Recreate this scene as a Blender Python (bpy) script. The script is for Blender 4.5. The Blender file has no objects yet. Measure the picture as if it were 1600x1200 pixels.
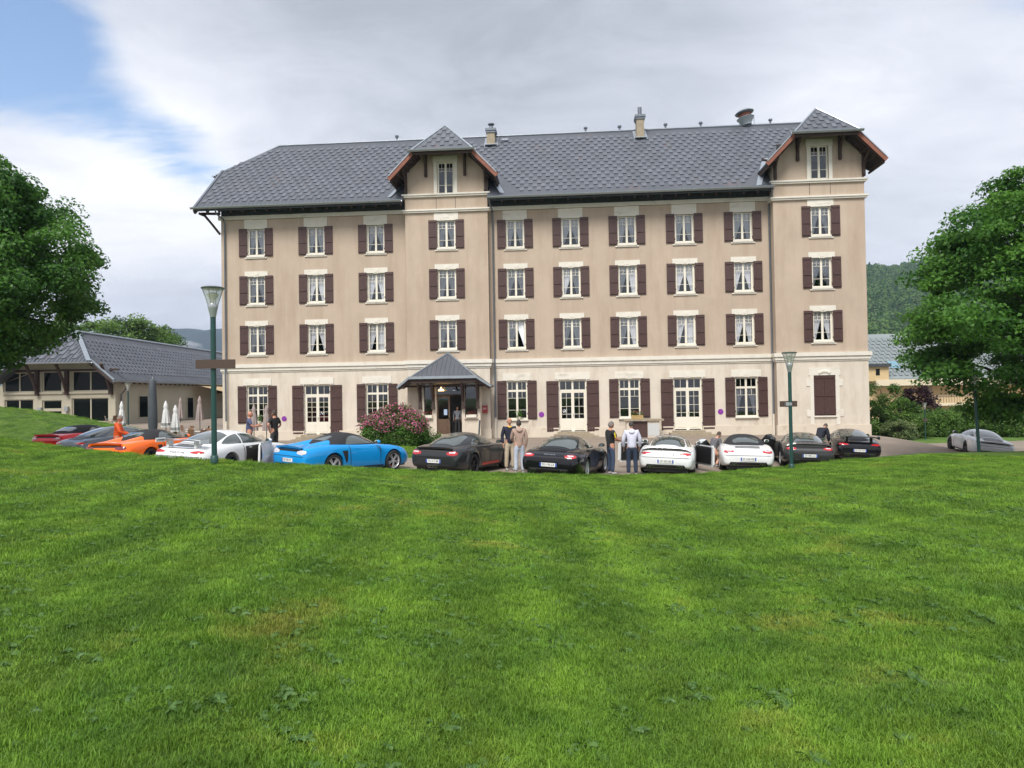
import bpy, bmesh, math, random
import numpy as np
from mathutils import Vector, Matrix, Euler
from mathutils.bvhtree import BVHTree
random.seed(7)
RNG = np.random.default_rng(11)
SC = bpy.context.scene
COL = SC.collection
PI = math.pi
R = math.radians

# ------------------------------------------------------------------ camera, sky, sun, exposure
EYE = 2.70
PITCH, ROLL, FPX = .016234, .016176, 1109.0
cam_d = bpy.data.cameras.new('camera')
cam = bpy.data.objects.new('camera', cam_d)
COL.objects.link(cam)
cam_d.sensor_width = 36.0
cam_d.lens = 36.0 * FPX / 1600.0
cam_d.clip_start, cam_d.clip_end = .1, 20000
cam.matrix_world = Matrix.Translation((0, 0, EYE)) @ Matrix.Rotation(PI / 2 + PITCH, 4, 'X') @ Matrix.Rotation(-ROLL, 4, 'Z')
SC.camera = cam

SUN_EL, SUN_AZ = R(52), R(200)          # azimuth clockwise from +Y: the sun stands behind the camera
world = bpy.data.worlds.new('World')
SC.world = world
world.use_nodes = True
SC.view_settings.view_transform = 'Standard'
SC.view_settings.look = 'None'
SC.view_settings.gamma = 1
SC.view_settings.use_curve_mapping = False
SC.view_settings.exposure = 0.95
SC.render.engine = 'CYCLES'
SC.cycles.use_denoising = True
SC.cycles.max_bounces = 6
SC.cycles.transparent_max_bounces = 12
SC.cycles.volume_bounces = 0
sun_d = bpy.data.lights.new('sun', 'SUN')
sun_d.energy = 2.4
sun_d.angle = R(26)
sun_d.color = (1, .96, .9)
sun = bpy.data.objects.new('sun', sun_d)
COL.objects.link(sun)
sv = Vector((math.sin(SUN_AZ) * math.cos(SUN_EL), math.cos(SUN_AZ) * math.cos(SUN_EL), math.sin(SUN_EL)))
sun.rotation_euler = sv.to_track_quat('Z', 'Y').to_euler()
sun.location = sv * 60


def ray(px, py):
    """world direction (Y = 1) through a pixel of the 1600 x 1200 photograph"""
    a, b = px - 800, py - 600
    c, s = math.cos(ROLL), math.sin(ROLL)
    X, Z = (c * a - s * b) / FPX, -(s * a + c * b) / FPX
    y, z = math.cos(PITCH) - Z * math.sin(PITCH), math.sin(PITCH) + Z * math.cos(PITCH)
    return Vector((X / y, 1, z / y))


def at(px, py, Y):
    d = ray(px, py)
    return Vector((d.x * Y, Y, EYE + d.z * Y))


def sky_nodes():
    nt = world.node_tree
    nt.nodes.clear()
    N, L = nt.nodes.new, nt.links.new

    def math_(op, a, b=None, clamp=False):
        m = N('ShaderNodeMath')
        m.operation = op
        m.use_clamp = clamp
        for i, v in enumerate((a, b)):
            if v is None:
                continue
            if isinstance(v, (int, float)):
                m.inputs[i].default_value = v
            else:
                L(v, m.inputs[i])
        return m.outputs[0]
    tc = N('ShaderNodeTexCoord')
    sep = N('ShaderNodeSeparateXYZ')
    L(tc.outputs['Generated'], sep.inputs[0])
    x, y, z = sep.outputs
    zz = math_('ADD', math_('MAXIMUM', z, 0.0), .22)
    comb = N('ShaderNodeCombineXYZ')
    L(math_('DIVIDE', x, zz), comb.inputs[0])
    L(math_('DIVIDE', y, zz), comb.inputs[1])

    def noise(scale, detail, rough, off, dist=0.0):
        mp = N('ShaderNodeMapping')
        mp.inputs['Location'].default_value = off
        mp.inputs['Scale'].default_value = (.62, 1, 1)
        mp.inputs['Rotation'].default_value = (0, 0, R(-14))
        L(comb.outputs[0], mp.inputs[0])
        n = N('ShaderNodeTexNoise')
        n.inputs['Scale'].default_value = scale
        n.inputs['Detail'].default_value = detail
        n.inputs['Roughness'].default_value = rough
        n.inputs['Distortion'].default_value = dist
        L(mp.outputs[0], n.inputs['Vector'])
        return n.outputs[0]
    n1 = noise(1.7, 12, .60, (3.1, 1.7, 0), .35)
    n2 = noise(1.1, 9, .55, (-2.4, 5.2, 0), .3)
    n3 = noise(3.4, 12, .66, (7.7, 2.2, 0), .6)

    def hole(px, py, rad, amt):
        d = ray(px, py).normalized()
        v = N('ShaderNodeVectorMath')
        v.operation = 'DISTANCE'
        L(tc.outputs['Generated'], v.inputs[0])
        v.inputs[1].default_value = d
        mr = N('ShaderNodeMapRange')
        mr.interpolation_type = 'SMOOTHSTEP'
        mr.inputs['From Min'].default_value = 0
        mr.inputs['From Max'].default_value = rad
        mr.inputs['To Min'].default_value = amt
        mr.inputs['To Max'].default_value = 0
        L(v.outputs['Value'], mr.inputs['Value'])
        return mr.outputs[0]
    hs = None
    for h in ((-60, 20, .23, .30), (40, 110, .14, .15), (150, 165, .10, .14), (240, 200, .08, .16), (320, 235, .09, .16), (1370, 20, .08, .16), (1590, -20, .10, .20)):
        o = hole(*h)
        hs = o if hs is None else math_('ADD', hs, o)
    dens = math_('SUBTRACT', math_('ADD', math_('MULTIPLY', n1, .72), math_('MULTIPLY', n3, .36)), hs)
    cov = N('ShaderNodeMapRange')
    cov.interpolation_type = 'SMOOTHSTEP'
    cov.inputs['From Min'].default_value = .25
    cov.inputs['From Max'].default_value = .45
    L(dens, cov.inputs['Value'])
    # light and dark of the cloud deck: paler towards the horizon, where one looks along it
    hz = N('ShaderNodeMapRange')
    hz.interpolation_type = 'SMOOTHSTEP'
    hz.inputs['From Min'].default_value = .08
    hz.inputs['From Max'].default_value = .50
    L(z, hz.inputs['Value'])
    lob = None                                       # thick grey masses and bright banks of the deck
    for h in ((760, 70, .50, .26), (420, 40, .30, .14), (1180, 120, .30, .06), (330, 200, .22, -.24), (130, 300, .28, -.22), (1330, 60, .18, -.12), (1480, 330, .25, .08), (230, 520, .22, .24), (560, 170, .16, -.08)):
        o = hole(*h)
        lob = o if lob is None else math_('ADD', lob, o)
    t = math_('ADD', math_('ADD', math_('MULTIPLY', hz.outputs[0], .16), lob), math_('ADD', math_('MULTIPLY', n2, .66), math_('MULTIPLY', n3, .62)))
    cr = N('ShaderNodeValToRGB')
    e = cr.color_ramp.elements
    e[0].position, e[0].color = .37, (.87, .872, .895, 1)
    e[1].position, e[1].color = .90, (.36, .385, .44, 1)
    m = e.new(.55)
    m.color = (.66, .682, .745, 1)
    m.position = .55
    L(math_('MULTIPLY', t, .80), cr.inputs[0])
    bgc = N('ShaderNodeBackground')
    L(cr.outputs[0], bgc.inputs[0])
    bgc.inputs[1].default_value = .70
    sky = N('ShaderNodeTexSky')
    sky.sky_type = 'NISHITA'
    sky.sun_disc = False
    sky.sun_elevation = SUN_EL
    sky.sun_rotation = SUN_AZ
    sky.air_density = 1.0
    sky.dust_density = .6
    bgs = N('ShaderNodeBackground')
    L(sky.outputs[0], bgs.inputs[0])
    bgs.inputs[1].default_value = .115
    mx = N('ShaderNodeMixShader')
    L(cov.outputs[0], mx.inputs[0])
    L(bgs.outputs[0], mx.inputs[1])
    L(bgc.outputs[0], mx.inputs[2])
    out = N('ShaderNodeOutputWorld')
    L(mx.outputs[0], out.inputs[0])


sky_nodes()

# ------------------------------------------------------------------ helpers


def srgb(r, g, b):
    f = lambda c: (c / 255 / 12.92) if c / 255 <= .04045 else ((c / 255 + .055) / 1.055) ** 2.4
    return (f(r), f(g), f(b))


MATS = {}


def mat(name, col, rough=.7, metal=0.0, var=.0, scale=3.0, bump=0.0, bscale=40.0, coat=0.0, spec=.5, stain=None, emit=None, world_pos=False):
    if name in MATS:
        return MATS[name]
    m = bpy.data.materials.new(name)
    MATS[name] = m
    m.use_nodes = True
    nt = m.node_tree
    N, L = nt.nodes.new, nt.links.new
    b = nt.nodes['Principled BSDF']
    b.inputs['Base Color'].default_value = (*col, 1)
    b.inputs['Roughness'].default_value = rough
    b.inputs['Metallic'].default_value = metal
    b.inputs['Specular IOR Level'].default_value = spec
    b.inputs['Coat Weight'].default_value = coat
    b.inputs['Coat Roughness'].default_value = .04
    if emit:
        b.inputs['Emission Color'].default_value = (*emit[0], 1)
        b.inputs['Emission Strength'].default_value = emit[1]
    vec = None
    if var or bump or stain:
        if world_pos:
            vec = N('ShaderNodeNewGeometry').outputs['Position']
        else:
            vec = N('ShaderNodeTexCoord').outputs['Object']
    if var or stain:
        n = N('ShaderNodeTexNoise')
        n.inputs['Scale'].default_value = scale
        n.inputs['Detail'].default_value = 8
        n.inputs['Roughness'].default_value = .62
        L(vec, n.inputs['Vector'])
        cr = N('ShaderNodeValToRGB')
        e = cr.color_ramp.elements
        e[0].position, e[1].position = .3, .7
        e[0].color = (*[c * (1 - var) for c in col], 1)
        e[1].color = (*[min(1, c * (1 + var)) for c in col], 1)
        L(n.outputs[0], cr.inputs[0])
        outc = cr.outputs[0]
        if stain:
            scol, sscale, lo, hi, vscale = stain
            mp = N('ShaderNodeMapping')
            mp.inputs['Scale'].default_value = vscale
            L(vec, mp.inputs[0])
            n2 = N('ShaderNodeTexNoise')
            n2.inputs['Scale'].default_value = sscale
            n2.inputs['Detail'].default_value = 9
            n2.inputs['Roughness'].default_value = .68
            L(mp.outputs[0], n2.inputs['Vector'])
            mr = N('ShaderNodeMapRange')
            mr.inputs['From Min'].default_value = lo
            mr.inputs['From Max'].default_value = hi
            L(n2.outputs[0], mr.inputs['Value'])
            mix = N('ShaderNodeMix')
            mix.data_type = 'RGBA'
            L(mr.outputs[0], mix.inputs[0])
            L(outc, mix.inputs[6])
            mix.inputs[7].default_value = (*scol, 1)
            outc = mix.outputs[2]
        L(outc, b.inputs['Base Color'])
    if bump:
        n = N('ShaderNodeTexNoise')
        n.inputs['Scale'].default_value = bscale
        n.inputs['Detail'].default_value = 6
        L(vec, n.inputs['Vector'])
        bp = N('ShaderNodeBump')
        bp.inputs['Strength'].default_value = bump
        bp.inputs['Distance'].default_value = .02
        L(n.outputs[0], bp.inputs['Height'])
        L(bp.outputs[0], b.inputs['Normal'])
    return m


def glass_mat(name, tint=(.02, .025, .03), rough=.03, thru=.75):
    """window glass: clear from the front, mirror-like at a glancing angle"""
    m = bpy.data.materials.new(name)
    MATS[name] = m
    m.use_nodes = True
    nt = m.node_tree
    N, L = nt.nodes.new, nt.links.new
    nt.nodes.remove(nt.nodes['Principled BSDF'])
    tr = N('ShaderNodeBsdfTransparent')
    tr.inputs[0].default_value = (thru, thru, thru * 1.01, 1)
    gl = N('ShaderNodeBsdfGlossy')
    gl.inputs['Roughness'].default_value = rough
    gl.inputs[0].default_value = (.9, .95, 1, 1)
    fr = N('ShaderNodeFresnel')
    fr.inputs[0].default_value = 1.5
    mu = N('ShaderNodeMath')
    mu.operation = 'MULTIPLY_ADD'
    L(fr.outputs[0], mu.inputs[0])
    mu.inputs[1].default_value = 1.3
    mu.inputs[2].default_value = .03
    mx = N('ShaderNodeMixShader')
    L(mu.outputs[0], mx.inputs[0])
    L(tr.outputs[0], mx.inputs[1])
    L(gl.outputs[0], mx.inputs[2])
    L(mx.outputs[0], nt.nodes['Material Output'].inputs[0])
    return m


class MB:
    """collects boxes, tubes and sheets; build() links them as one mesh object"""

    def __init__(s):
        s.v, s.f, s.m = [], [], []

    def add(s, vs, fs, mi=0):
        o = len(s.v)
        s.v += [tuple(p) for p in vs]
        s.f += [tuple(o + i for i in f) for f in fs]
        s.m += [mi] * len(fs)
        return s

    def box(s, x0, x1, y0, y1, z0, z1, mi=0, M=None):
        vs = [(x, y, z) for z in (z0, z1) for y in (y0, y1) for x in (x0, x1)]
        if M is not None:
            vs = [M @ Vector(p) for p in vs]
        return s.add(vs, [(0, 2, 3, 1), (4, 5, 7, 6), (0, 1, 5, 4), (2, 6, 7, 3), (0, 4, 6, 2), (1, 3, 7, 5)], mi)

    def bar(s, a, b, w, h, mi=0, up=(0, 0, 1)):
        a, b = Vector(a), Vector(b)
        d = (b - a).normalized()
        x = d.cross(Vector(up))
        if x.length < 1e-4:
            x = Vector((1, 0, 0))
        x = x.normalized() * w / 2
        z = x.cross(d).normalized() * h / 2
        vs = [p + i * x + j * z for p in (a, b) for i, j in ((-1, -1), (1, -1), (1, 1), (-1, 1))]
        return s.add(vs, [(0, 1, 2, 3), (7, 6, 5, 4), (0, 4, 5, 1), (1, 5, 6, 2), (2, 6, 7, 3), (3, 7, 4, 0)], mi)

    def tube(s, pts, rad, n=8, mi=0, cap=True):
        pts = [Vector(p) for p in pts]
        rr = rad if isinstance(rad, (list, tuple)) else [rad] * len(pts)
        rings = []
        for i, p in enumerate(pts):
            d = (pts[min(i + 1, len(pts) - 1)] - pts[max(i - 1, 0)]).normalized()
            u = d.cross(Vector((0, 0, 1)) if abs(d.z) < .95 else Vector((0, 1, 0))).normalized()
            w = d.cross(u)
            rings.append([p + (math.cos(2 * PI * k / n) * u + math.sin(2 * PI * k / n) * w) * rr[i] for k in range(n)])
        vs = [q for r_ in rings for q in r_]
        fs = [(i * n + k, i * n + (k + 1) % n, (i + 1) * n + (k + 1) % n, (i + 1) * n + k) for i in range(len(pts) - 1) for k in range(n)]
        if cap:
            fs += [tuple(range(n))[::-1], tuple((len(pts) - 1) * n + k for k in range(n))]
        return s.add(vs, fs, mi)

    def lathe(s, prof, n=20, mi=0, M=None, cap=True):
        vs = [(r * math.cos(2 * PI * k / n), r * math.sin(2 * PI * k / n), z) for r, z in prof for k in range(n)]
        if M is not None:
            vs = [M @ Vector(p) for p in vs]
        fs = [(i * n + k, i * n + (k + 1) % n, (i + 1) * n + (k + 1) % n, (i + 1) * n + k) for i in range(len(prof) - 1) for k in range(n)]
        if cap:
            fs += [tuple(range(n))[::-1], tuple((len(prof) - 1) * n + k for k in range(n))]
        return s.add(vs, fs, mi)

    def slab(s, poly, off, mi=0):
        """polygon (points in order) thickened by the vector off"""
        n = len(poly)
        a = [Vector(p) for p in poly]
        b = [p + Vector(off) for p in a]
        fs = [tuple(range(n)), tuple(range(2 * n - 1, n - 1, -1))] + [(i, i + n, (i + 1) % n + n, (i + 1) % n) for i in range(n)]
        return s.add(a + b, fs, mi)

    def grid(s, fn, nu, nv, mi=0):
        vs = [fn(i / nu, j / nv) for j in range(nv + 1) for i in range(nu + 1)]
        fs = [(j * (nu + 1) + i, j * (nu + 1) + i + 1, (j + 1) * (nu + 1) + i + 1, (j + 1) * (nu + 1) + i) for j in range(nv) for i in range(nu)]
        return s.add(vs, fs, mi)

    def mesh(s, name, mats, smooth=None, fix=True):
        me = bpy.data.meshes.new(name)
        me.from_pydata(s.v, [], s.f)
        for m in (mats if isinstance(mats, (list, tuple)) else [mats]):
            me.materials.append(m)
        if len(me.materials) > 1:
            me.polygons.foreach_set('material_index', s.m)
        if fix:
            bm = bmesh.new()
            bm.from_mesh(me)
            bmesh.ops.recalc_face_normals(bm, faces=bm.faces)
            bm.to_mesh(me)
            bm.free()
        if smooth:
            me.polygons.foreach_set('use_smooth', [True] * len(me.polygons))
            me.set_sharp_from_angle(angle=R(smooth))
        return me

    def build(s, name, mats, parent=None, smooth=None, **kw):
        return link(name, s.mesh(name, mats, smooth), parent, **kw)


def link(name, data, parent=None, loc=None, rot=None, scale=None):
    o = bpy.data.objects.new(name, data)
    COL.objects.link(o)
    o.parent = parent
    if loc is not None:
        o.location = loc
    if rot is not None:
        o.rotation_euler = rot
    if scale is not None:
        o.scale = scale
    return o


def tag(o, label=None, cat=None, group=None, kind=None):
    for k, v in (('label', label), ('category', cat), ('group', group), ('kind', kind)):
        if v:
            o[k] = v
    return o


def thing(name, label, cat, loc=(0, 0, 0), rotz=0, group=None):
    return tag(link(name, None, None, loc, (0, 0, rotz)), label, cat, group)


def copy_tree(o, parent=None):
    kids = list(o.children)
    c = o.copy()
    COL.objects.link(c)
    if parent is not None:
        c.parent = parent
        c.matrix_parent_inverse = o.matrix_parent_inverse.copy()
    for k in kids:
        copy_tree(k, c)
    return c


def ss(a, b, x):
    t = np.clip((x - a) / (b - a), 0, 1)
    return t * t * (3 - 2 * t)


def text_mesh(s, size, depth=.004):
    cu = bpy.data.curves.new('lettering', 'FONT')
    cu.body = s
    cu.size = size
    cu.align_x = cu.align_y = 'CENTER'
    cu.extrude = depth
    cu.resolution_u = 2
    return cu


def lettering(name, cu, m, parent, loc, rot, scale=(1, 1, 1)):
    """text turned into a mesh object"""
    o = bpy.data.objects.new(name, cu)
    COL.objects.link(o)
    me = bpy.data.meshes.new_from_object(o.evaluated_get(bpy.context.evaluated_depsgraph_get()))
    bpy.data.objects.remove(o)
    me.name = name
    me.materials.clear()
    me.materials.append(m)
    return link(name, me, parent, loc, rot, scale)


# ------------------------------------------------------------------ materials
M = {}
M['stucco'] = mat('tan stucco', (.448, .360, .280), .9, var=.07, scale=.55, bump=.25, bscale=60, stain=((.350, .262, .190), 1.1, .46, .80, (1, 1, .16)))
M['ground_stucco'] = mat('pale ground floor stucco', (.60, .54, .455), .9, var=.06, scale=.7, bump=.25, bscale=60,
                         stain=((.42, .35, .27), 1.2, .47, .78, (1, 1, .2)))
M['plinth'] = mat('cream plinth', (.59, .52, .425), .85, var=.05, scale=1.2, bump=.15, bscale=50, stain=((.40, .32, .235), 1.6, .55, .8, (1, 1, .5)))
M['trim'] = mat('cream stone trim', (.655, .62, .545), .75, var=.05, scale=2.5, stain=((.38, .34, .27), 2.2, .56, .80, (.35, 1, 1)))
M['frame'] = mat('white painted window frame', (.70, .66, .56), .5)
M['shutter'] = mat('maroon painted wood', (.062, .030, .026), .55, var=.16, scale=5, bump=.1, bscale=30)
M['dark_wood'] = mat('dark brown timber', (.045, .026, .020), .7, var=.25, scale=8)
M['rake'] = mat('red brown barge board', (.21, .075, .045), .7, var=.2, scale=4)
M['frieze'] = mat('dark slate frieze boards', (.042, .050, .055), .7, var=.3, scale=3)
M['roof'] = mat('slate grey roof panel', (.092, .100, .118), .5, metal=.25, var=.10, scale=1.2, stain=((.16, .12, .115), .7, .58, .80, (1, .5, .5)))
M['roof_tile'] = mat('slate grey tile', (.118, .128, .150), .5, metal=.2, var=.22, scale=.9, world_pos=True)
M['zinc'] = mat('zinc sheet', (.36, .40, .44), .38, metal=.6, var=.1, scale=4)
M['zinc_dark'] = mat('weathered zinc', (.16, .18, .21), .45, metal=.5, var=.15, scale=4)
M['curtain'] = mat('white lace curtain', (.84, .86, .90), .9, var=.05, scale=20)
M['interior'] = mat('shade-dark interior', (.035, .033, .03), .9, var=.3, scale=1.2)  # near-black colour carries the shade of unlit rooms
M['red_drape'] = mat('dark red drape', (.22, .045, .03), .8, var=.25, scale=4)
M['brown_door'] = mat('brown door', (.10, .06, .035), .5, var=.15, scale=3)
M['black'] = mat('black', (.012, .012, .013), .5)
M['stone'] = mat('weathered stone', (.30, .25, .18), .85, var=.18, scale=4, bump=.3, bscale=25)
M['green_metal'] = mat('dark green lamp paint', (.012, .055, .048), .4, var=.1, scale=4)
M['sign_brown'] = mat('brown sign board', (.065, .040, .030), .5)
M['steel'] = mat('grey steel', (.40, .42, .43), .35, metal=.6)
M['rubber'] = mat('tyre rubber', (.018, .018, .019), .75)
M['alloy'] = mat('silver alloy', (.62, .63, .65), .3, metal=.4)
M['dark_alloy'] = mat('black alloy', (.02, .021, .024), .3, metal=.4)
M['blue_alloy'] = mat('dark blue alloy', (.02, .03, .07), .3, metal=.6)
M['soft_top'] = mat('black fabric roof', (.018, .018, .021), .85, bump=.1, bscale=200)
M['car_glass'] = mat('car glass', (.05, .064, .058), .03, spec=1.0, coat=1.0)
M['tail_light'] = mat('red lamp lens', (.45, .02, .025), .12, coat=1.0, var=.25, scale=14)
M['tail_dark'] = mat('smoked lamp lens', (.16, .02, .03), .1, coat=1.0)
M['tail_clear'] = mat('clear lamp lens', (.55, .53, .56), .12, coat=1.0, var=.2, scale=9)
M['plate'] = mat('number plate white', (.72, .72, .70), .4)
M['plate_blue'] = mat('number plate blue', (.03, .08, .38), .4)
M['ink'] = mat('black lettering', (.02, .02, .02), .5)
M['chrome'] = mat('polished steel', (.6, .6, .6), .15, metal=1)
M['skin'] = mat('skin', (.52, .29, .20), .55)
M['skin_tan'] = mat('tanned skin', (.46, .22, .14), .55)
M['shoe'] = mat('shoe', (.35, .34, .33), .6)
M['asphalt'] = mat('worn asphalt', (.235, .190, .150), .9, var=.10, scale=.5, bump=.35, bscale=90, stain=((.165, .135, .11), .35, .52, .75, (1, 1, 1)))
M['kerb'] = mat('kerb stone', (.28, .26, .22), .85, var=.12, scale=3)
M['gravel'] = mat('pale paving', (.30, .27, .22), .9, var=.1, scale=2)
M['annex_wall'] = mat('cream annex render', (.42, .385, .295), .85, var=.06, scale=.8, stain=((.36, .32, .24), 1.3, .55, .8, (1, 1, .4)))
M['apt_wall'] = mat('yellow ochre render', (.56, .42, .23), .85, var=.05, scale=.5)
M['apt_trim'] = mat('cream render', (.62, .54, .39), .8, var=.05, scale=.5)
M['dark_glass'] = mat('dark glazing', (.006, .008, .008), .04, spec=.12)
M['white_cloth'] = mat('white parasol cloth', (.62, .62, .62), .85, bump=.1, bscale=60)
M['taupe_cloth'] = mat('taupe parasol cloth', (.30, .25, .235), .85, bump=.1, bscale=60)
M['awning'] = mat('ochre awning cloth', (.42, .31, .17), .8, var=.05, scale=1)
M['slate_cover'] = mat('slate grey cover', (.055, .065, .078), .7, var=.15, scale=2)
M['wicker'] = mat('brown wicker', (.20, .11, .06), .7, var=.2, scale=20)
M['bark'] = mat('bark', (.055, .042, .032), .9, var=.3, scale=6, bump=.6, bscale=18)
GLASS = glass_mat('window glass')

# ------------------------------------------------------------------ terrain


RX = [-60, -24, -20, -13, -9, -6.7, -2.5, 1, 5, 8.2, 11, 15.5, 18, 21, 24, 30, 60]
RZ = [.75, .55, .46, .46, .52, .38, .23, .14, -.05, -.17, -.22, -.36, -.62, -.88, -.95, -1.05, -1.3]


def base(x, y):
    """road level: it falls from the annex side to the maple side and meets the hotel plinth at 0"""
    x, y = np.asarray(x, float), np.asarray(y, float)
    near = np.interp(x, RX, RZ)
    far = .85 * (1 - ss(-27, -21, x)) - ss(21, 26, x) * (.55 + .02 * np.clip(y - 30, 0, 60))
    t = ss(30, 42, y)
    return near * (1 - t) + far * t


EDGE = [(-420, 655, 28), (0, 685, 24), (48, 693, 24), (90, 698, 22.5), (133, 704, 21), (184, 709, 19.6), (250, 715, 18), (330, 721.5, 17), (384, 724, 17.6), (430, 726, 18.3), (530, 731, 19.3),
        (640, 737, 20.3), (750, 740, 20.7), (850, 743, 20), (980, 745, 22), (1090, 743, 22.3), (1150, 737, 23.6), (1230, 730, 24.6), (1300, 722, 26), (1370, 714, 28),
        (1450, 707.5, 27), (1600, 705, 27.5), (1750, 712, 31), (2100, 730, 38)]
_ed = [at(*e) for e in EDGE]
E_AZ = np.array([math.atan2(p.x, p.y) for p in _ed])
E_R = np.array([math.hypot(p.x, p.y) for p in _ed])
E_Z = np.array([p.z for p in _ed])
CAMZ = 1.12


def bumpy(x, y):
    return (.030 * np.sin(x * .9 + 1.3 * np.sin(y * .5)) * np.sin(y * .7 + .8) + .014 * np.sin(x * 2.3 + y * 1.1) + .010 * np.sin(y * 3.1 - x * 1.7))


def lawn_z(x, y):
    az, r = np.arctan2(x, y), np.hypot(x, y)
    re, ze = np.interp(az, E_AZ, E_R), np.interp(az, E_AZ, E_Z)
    t = np.clip(r / re, 0, 1)
    z = CAMZ + (ze - CAMZ) * t + bumpy(x, y) * np.clip(r / 3, 0, 1) * np.clip((1 - t) * 5 + .25, 0, 1)
    over = np.clip((r - re) / 1.3, 0, 1)
    return z * (1 - ss(0, 1, over)) + (base(x, y) - .06) * ss(0, 1, over)


def mesh_np(name, V, F, mats, parent=None, smooth=True, mi=None):
    """fast mesh from numpy arrays; F is n x 3 or n x 4"""
    me = bpy.data.meshes.new(name)
    n, k = F.shape
    me.vertices.add(len(V))
    me.vertices.foreach_set('co', np.ascontiguousarray(V, dtype=np.float32).ravel())
    me.loops.add(n * k)
    me.loops.foreach_set('vertex_index', np.ascontiguousarray(F, dtype=np.int32).ravel())
    me.polygons.add(n)
    me.polygons.foreach_set('loop_start', np.arange(0, n * k, k, dtype=np.int32))
    me.polygons.foreach_set('loop_total', np.full(n, k, dtype=np.int32))
    for m in (mats if isinstance(mats, (list, tuple)) else [mats]):
        me.materials.append(m)
    if mi is not None:
        me.polygons.foreach_set('material_index', np.asarray(mi, dtype=np.int32))
    if smooth:
        me.polygons.foreach_set('use_smooth', np.ones(n, dtype=bool))
    me.update(calc_edges=True)
    return link(name, me, parent)


def sheet(name, xs, ys, zf, m):
    X, Y = np.meshgrid(xs, ys)
    V = np.stack([X, Y, zf(X, Y)], -1).reshape(-1, 3)
    nx, ny = len(xs), len(ys)
    i, j = np.meshgrid(np.arange(nx - 1), np.arange(ny - 1))
    a = (j * nx + i).ravel()
    return mesh_np(name, V, np.stack([a, a + 1, a + nx + 1, a + nx], -1), m)


def grass_mat(name, c0, c1, c2, under=False):
    m = bpy.data.materials.new(name)
    m.use_nodes = True
    nt = m.node_tree
    N, L = nt.nodes.new, nt.links.new
    b = nt.nodes['Principled BSDF']
    b.inputs['Roughness'].default_value = .55 if not under else .9
    b.inputs['Specular IOR Level'].default_value = .3
    g = N('ShaderNodeNewGeometry')

    def noise(sc, det, ro=.6):
        n = N('ShaderNodeTexNoise')
        n.inputs['Scale'].default_value = sc
        n.inputs['Detail'].default_value = det
        n.inputs['Roughness'].default_value = ro
        L(g.outputs['Position'], n.inputs['Vector'])
        return n.outputs[0]
    r1 = N('ShaderNodeValToRGB')
    e = r1.color_ramp.elements
    e[0].position, e[0].color = .38, (*c0, 1)
    e[1].position, e[1].color = .62, (*c1, 1)
    L(noise(1.1, 9, .72), r1.inputs[0])
    mr = N('ShaderNodeMapRange')
    mr.inputs['From Min'].default_value = .58
    mr.inputs['From Max'].default_value = .74
    mr.inputs['To Max'].default_value = .75
    L(noise(.55, 8, .7), mr.inputs['Value'])
    mx = N('ShaderNodeMix')
    mx.data_type = 'RGBA'
    L(mr.outputs[0], mx.inputs[0])
    L(r1.outputs[0], mx.inputs[6])
    mx.inputs[7].default_value = (*c2, 1)
    col = mx.outputs[2]
    if not under:
        oi = N('ShaderNodeObjectInfo')
        hs = N('ShaderNodeHueSaturation')
        v = N('ShaderNodeMapRange')
        v.inputs['To Min'].default_value = .72
        v.inputs['To Max'].default_value = 1.28
        L(oi.outputs['Random'], v.inputs['Value'])
        wv = N('ShaderNodeTexWave')                  # faint mowing lanes
        wv.bands_direction = 'X'
        wv.inputs['Scale'].default_value = .26
        wv.inputs['Distortion'].default_value = .9
        wv.inputs['Detail'].default_value = 3
        mpw = N('ShaderNodeMapping')
        mpw.inputs['Rotation'].default_value = (0, 0, R(-4))
        L(g.outputs['Position'], mpw.inputs[0])
        L(mpw.outputs[0], wv.inputs[0])
        mw = N('ShaderNodeMath')
        mw.operation = 'MULTIPLY_ADD'
        L(wv.outputs[1], mw.inputs[0])
        mw.inputs[1].default_value = .26
        mw.inputs[2].default_value = .87
        mv = N('ShaderNodeMath')
        mv.operation = 'MULTIPLY'
        L(v.outputs[0], mv.inputs[0])
        L(mw.outputs[0], mv.inputs[1])
        L(mv.outputs[0], hs.inputs['Value'])
        L(col, hs.inputs['Color'])
        col = hs.outputs[0]
        L(col, b.inputs['Base Color'])
        tr = N('ShaderNodeBsdfTranslucent')
        L(col, tr.inputs[0])
        ms = N('ShaderNodeMixShader')
        ms.inputs[0].default_value = .35
        L(b.outputs[0], ms.inputs[1])
        L(tr.outputs[0], ms.inputs[2])
        L(ms.outputs[0], nt.nodes['Material Output'].inputs[0])
    else:
        n = noise(30, 6, .7)
        bp = N('ShaderNodeBump')
        bp.inputs['Strength'].default_value = .8
        bp.inputs['Distance'].default_value = .05
        L(n, bp.inputs['Height'])
        L(bp.outputs[0], b.inputs['Normal'])
        L(col, b.inputs['Base Color'])
    return m


G_UNDER = grass_mat('lawn turf', (.045, .095, .012), (.095, .165, .022), (.15, .13, .04), True)
G_BLADE = grass_mat('grass blade', (.087, .192, .017), (.196, .342, .034), (.33, .26, .06))
G_FAR = grass_mat('meadow', (.055, .115, .016), (.10, .18, .026), (.14, .15, .04), True)

tag(sheet('ground', np.array([-3250, -1500, -800, -200, -90, 0, 100, 200, 800, 1250.]), np.array([-90, -60, 0, 60, 140, 300, 800, 1600, 3000, 3740.]),
          lambda x, y: np.full_like(x, -4.0), G_FAR), kind='structure')
tag(sheet('road', np.arange(-70, 90.1, 1.0), np.arange(6, 140.1, 1.0), lambda x, y: base(x, y), M['asphalt']), kind='structure')


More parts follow.
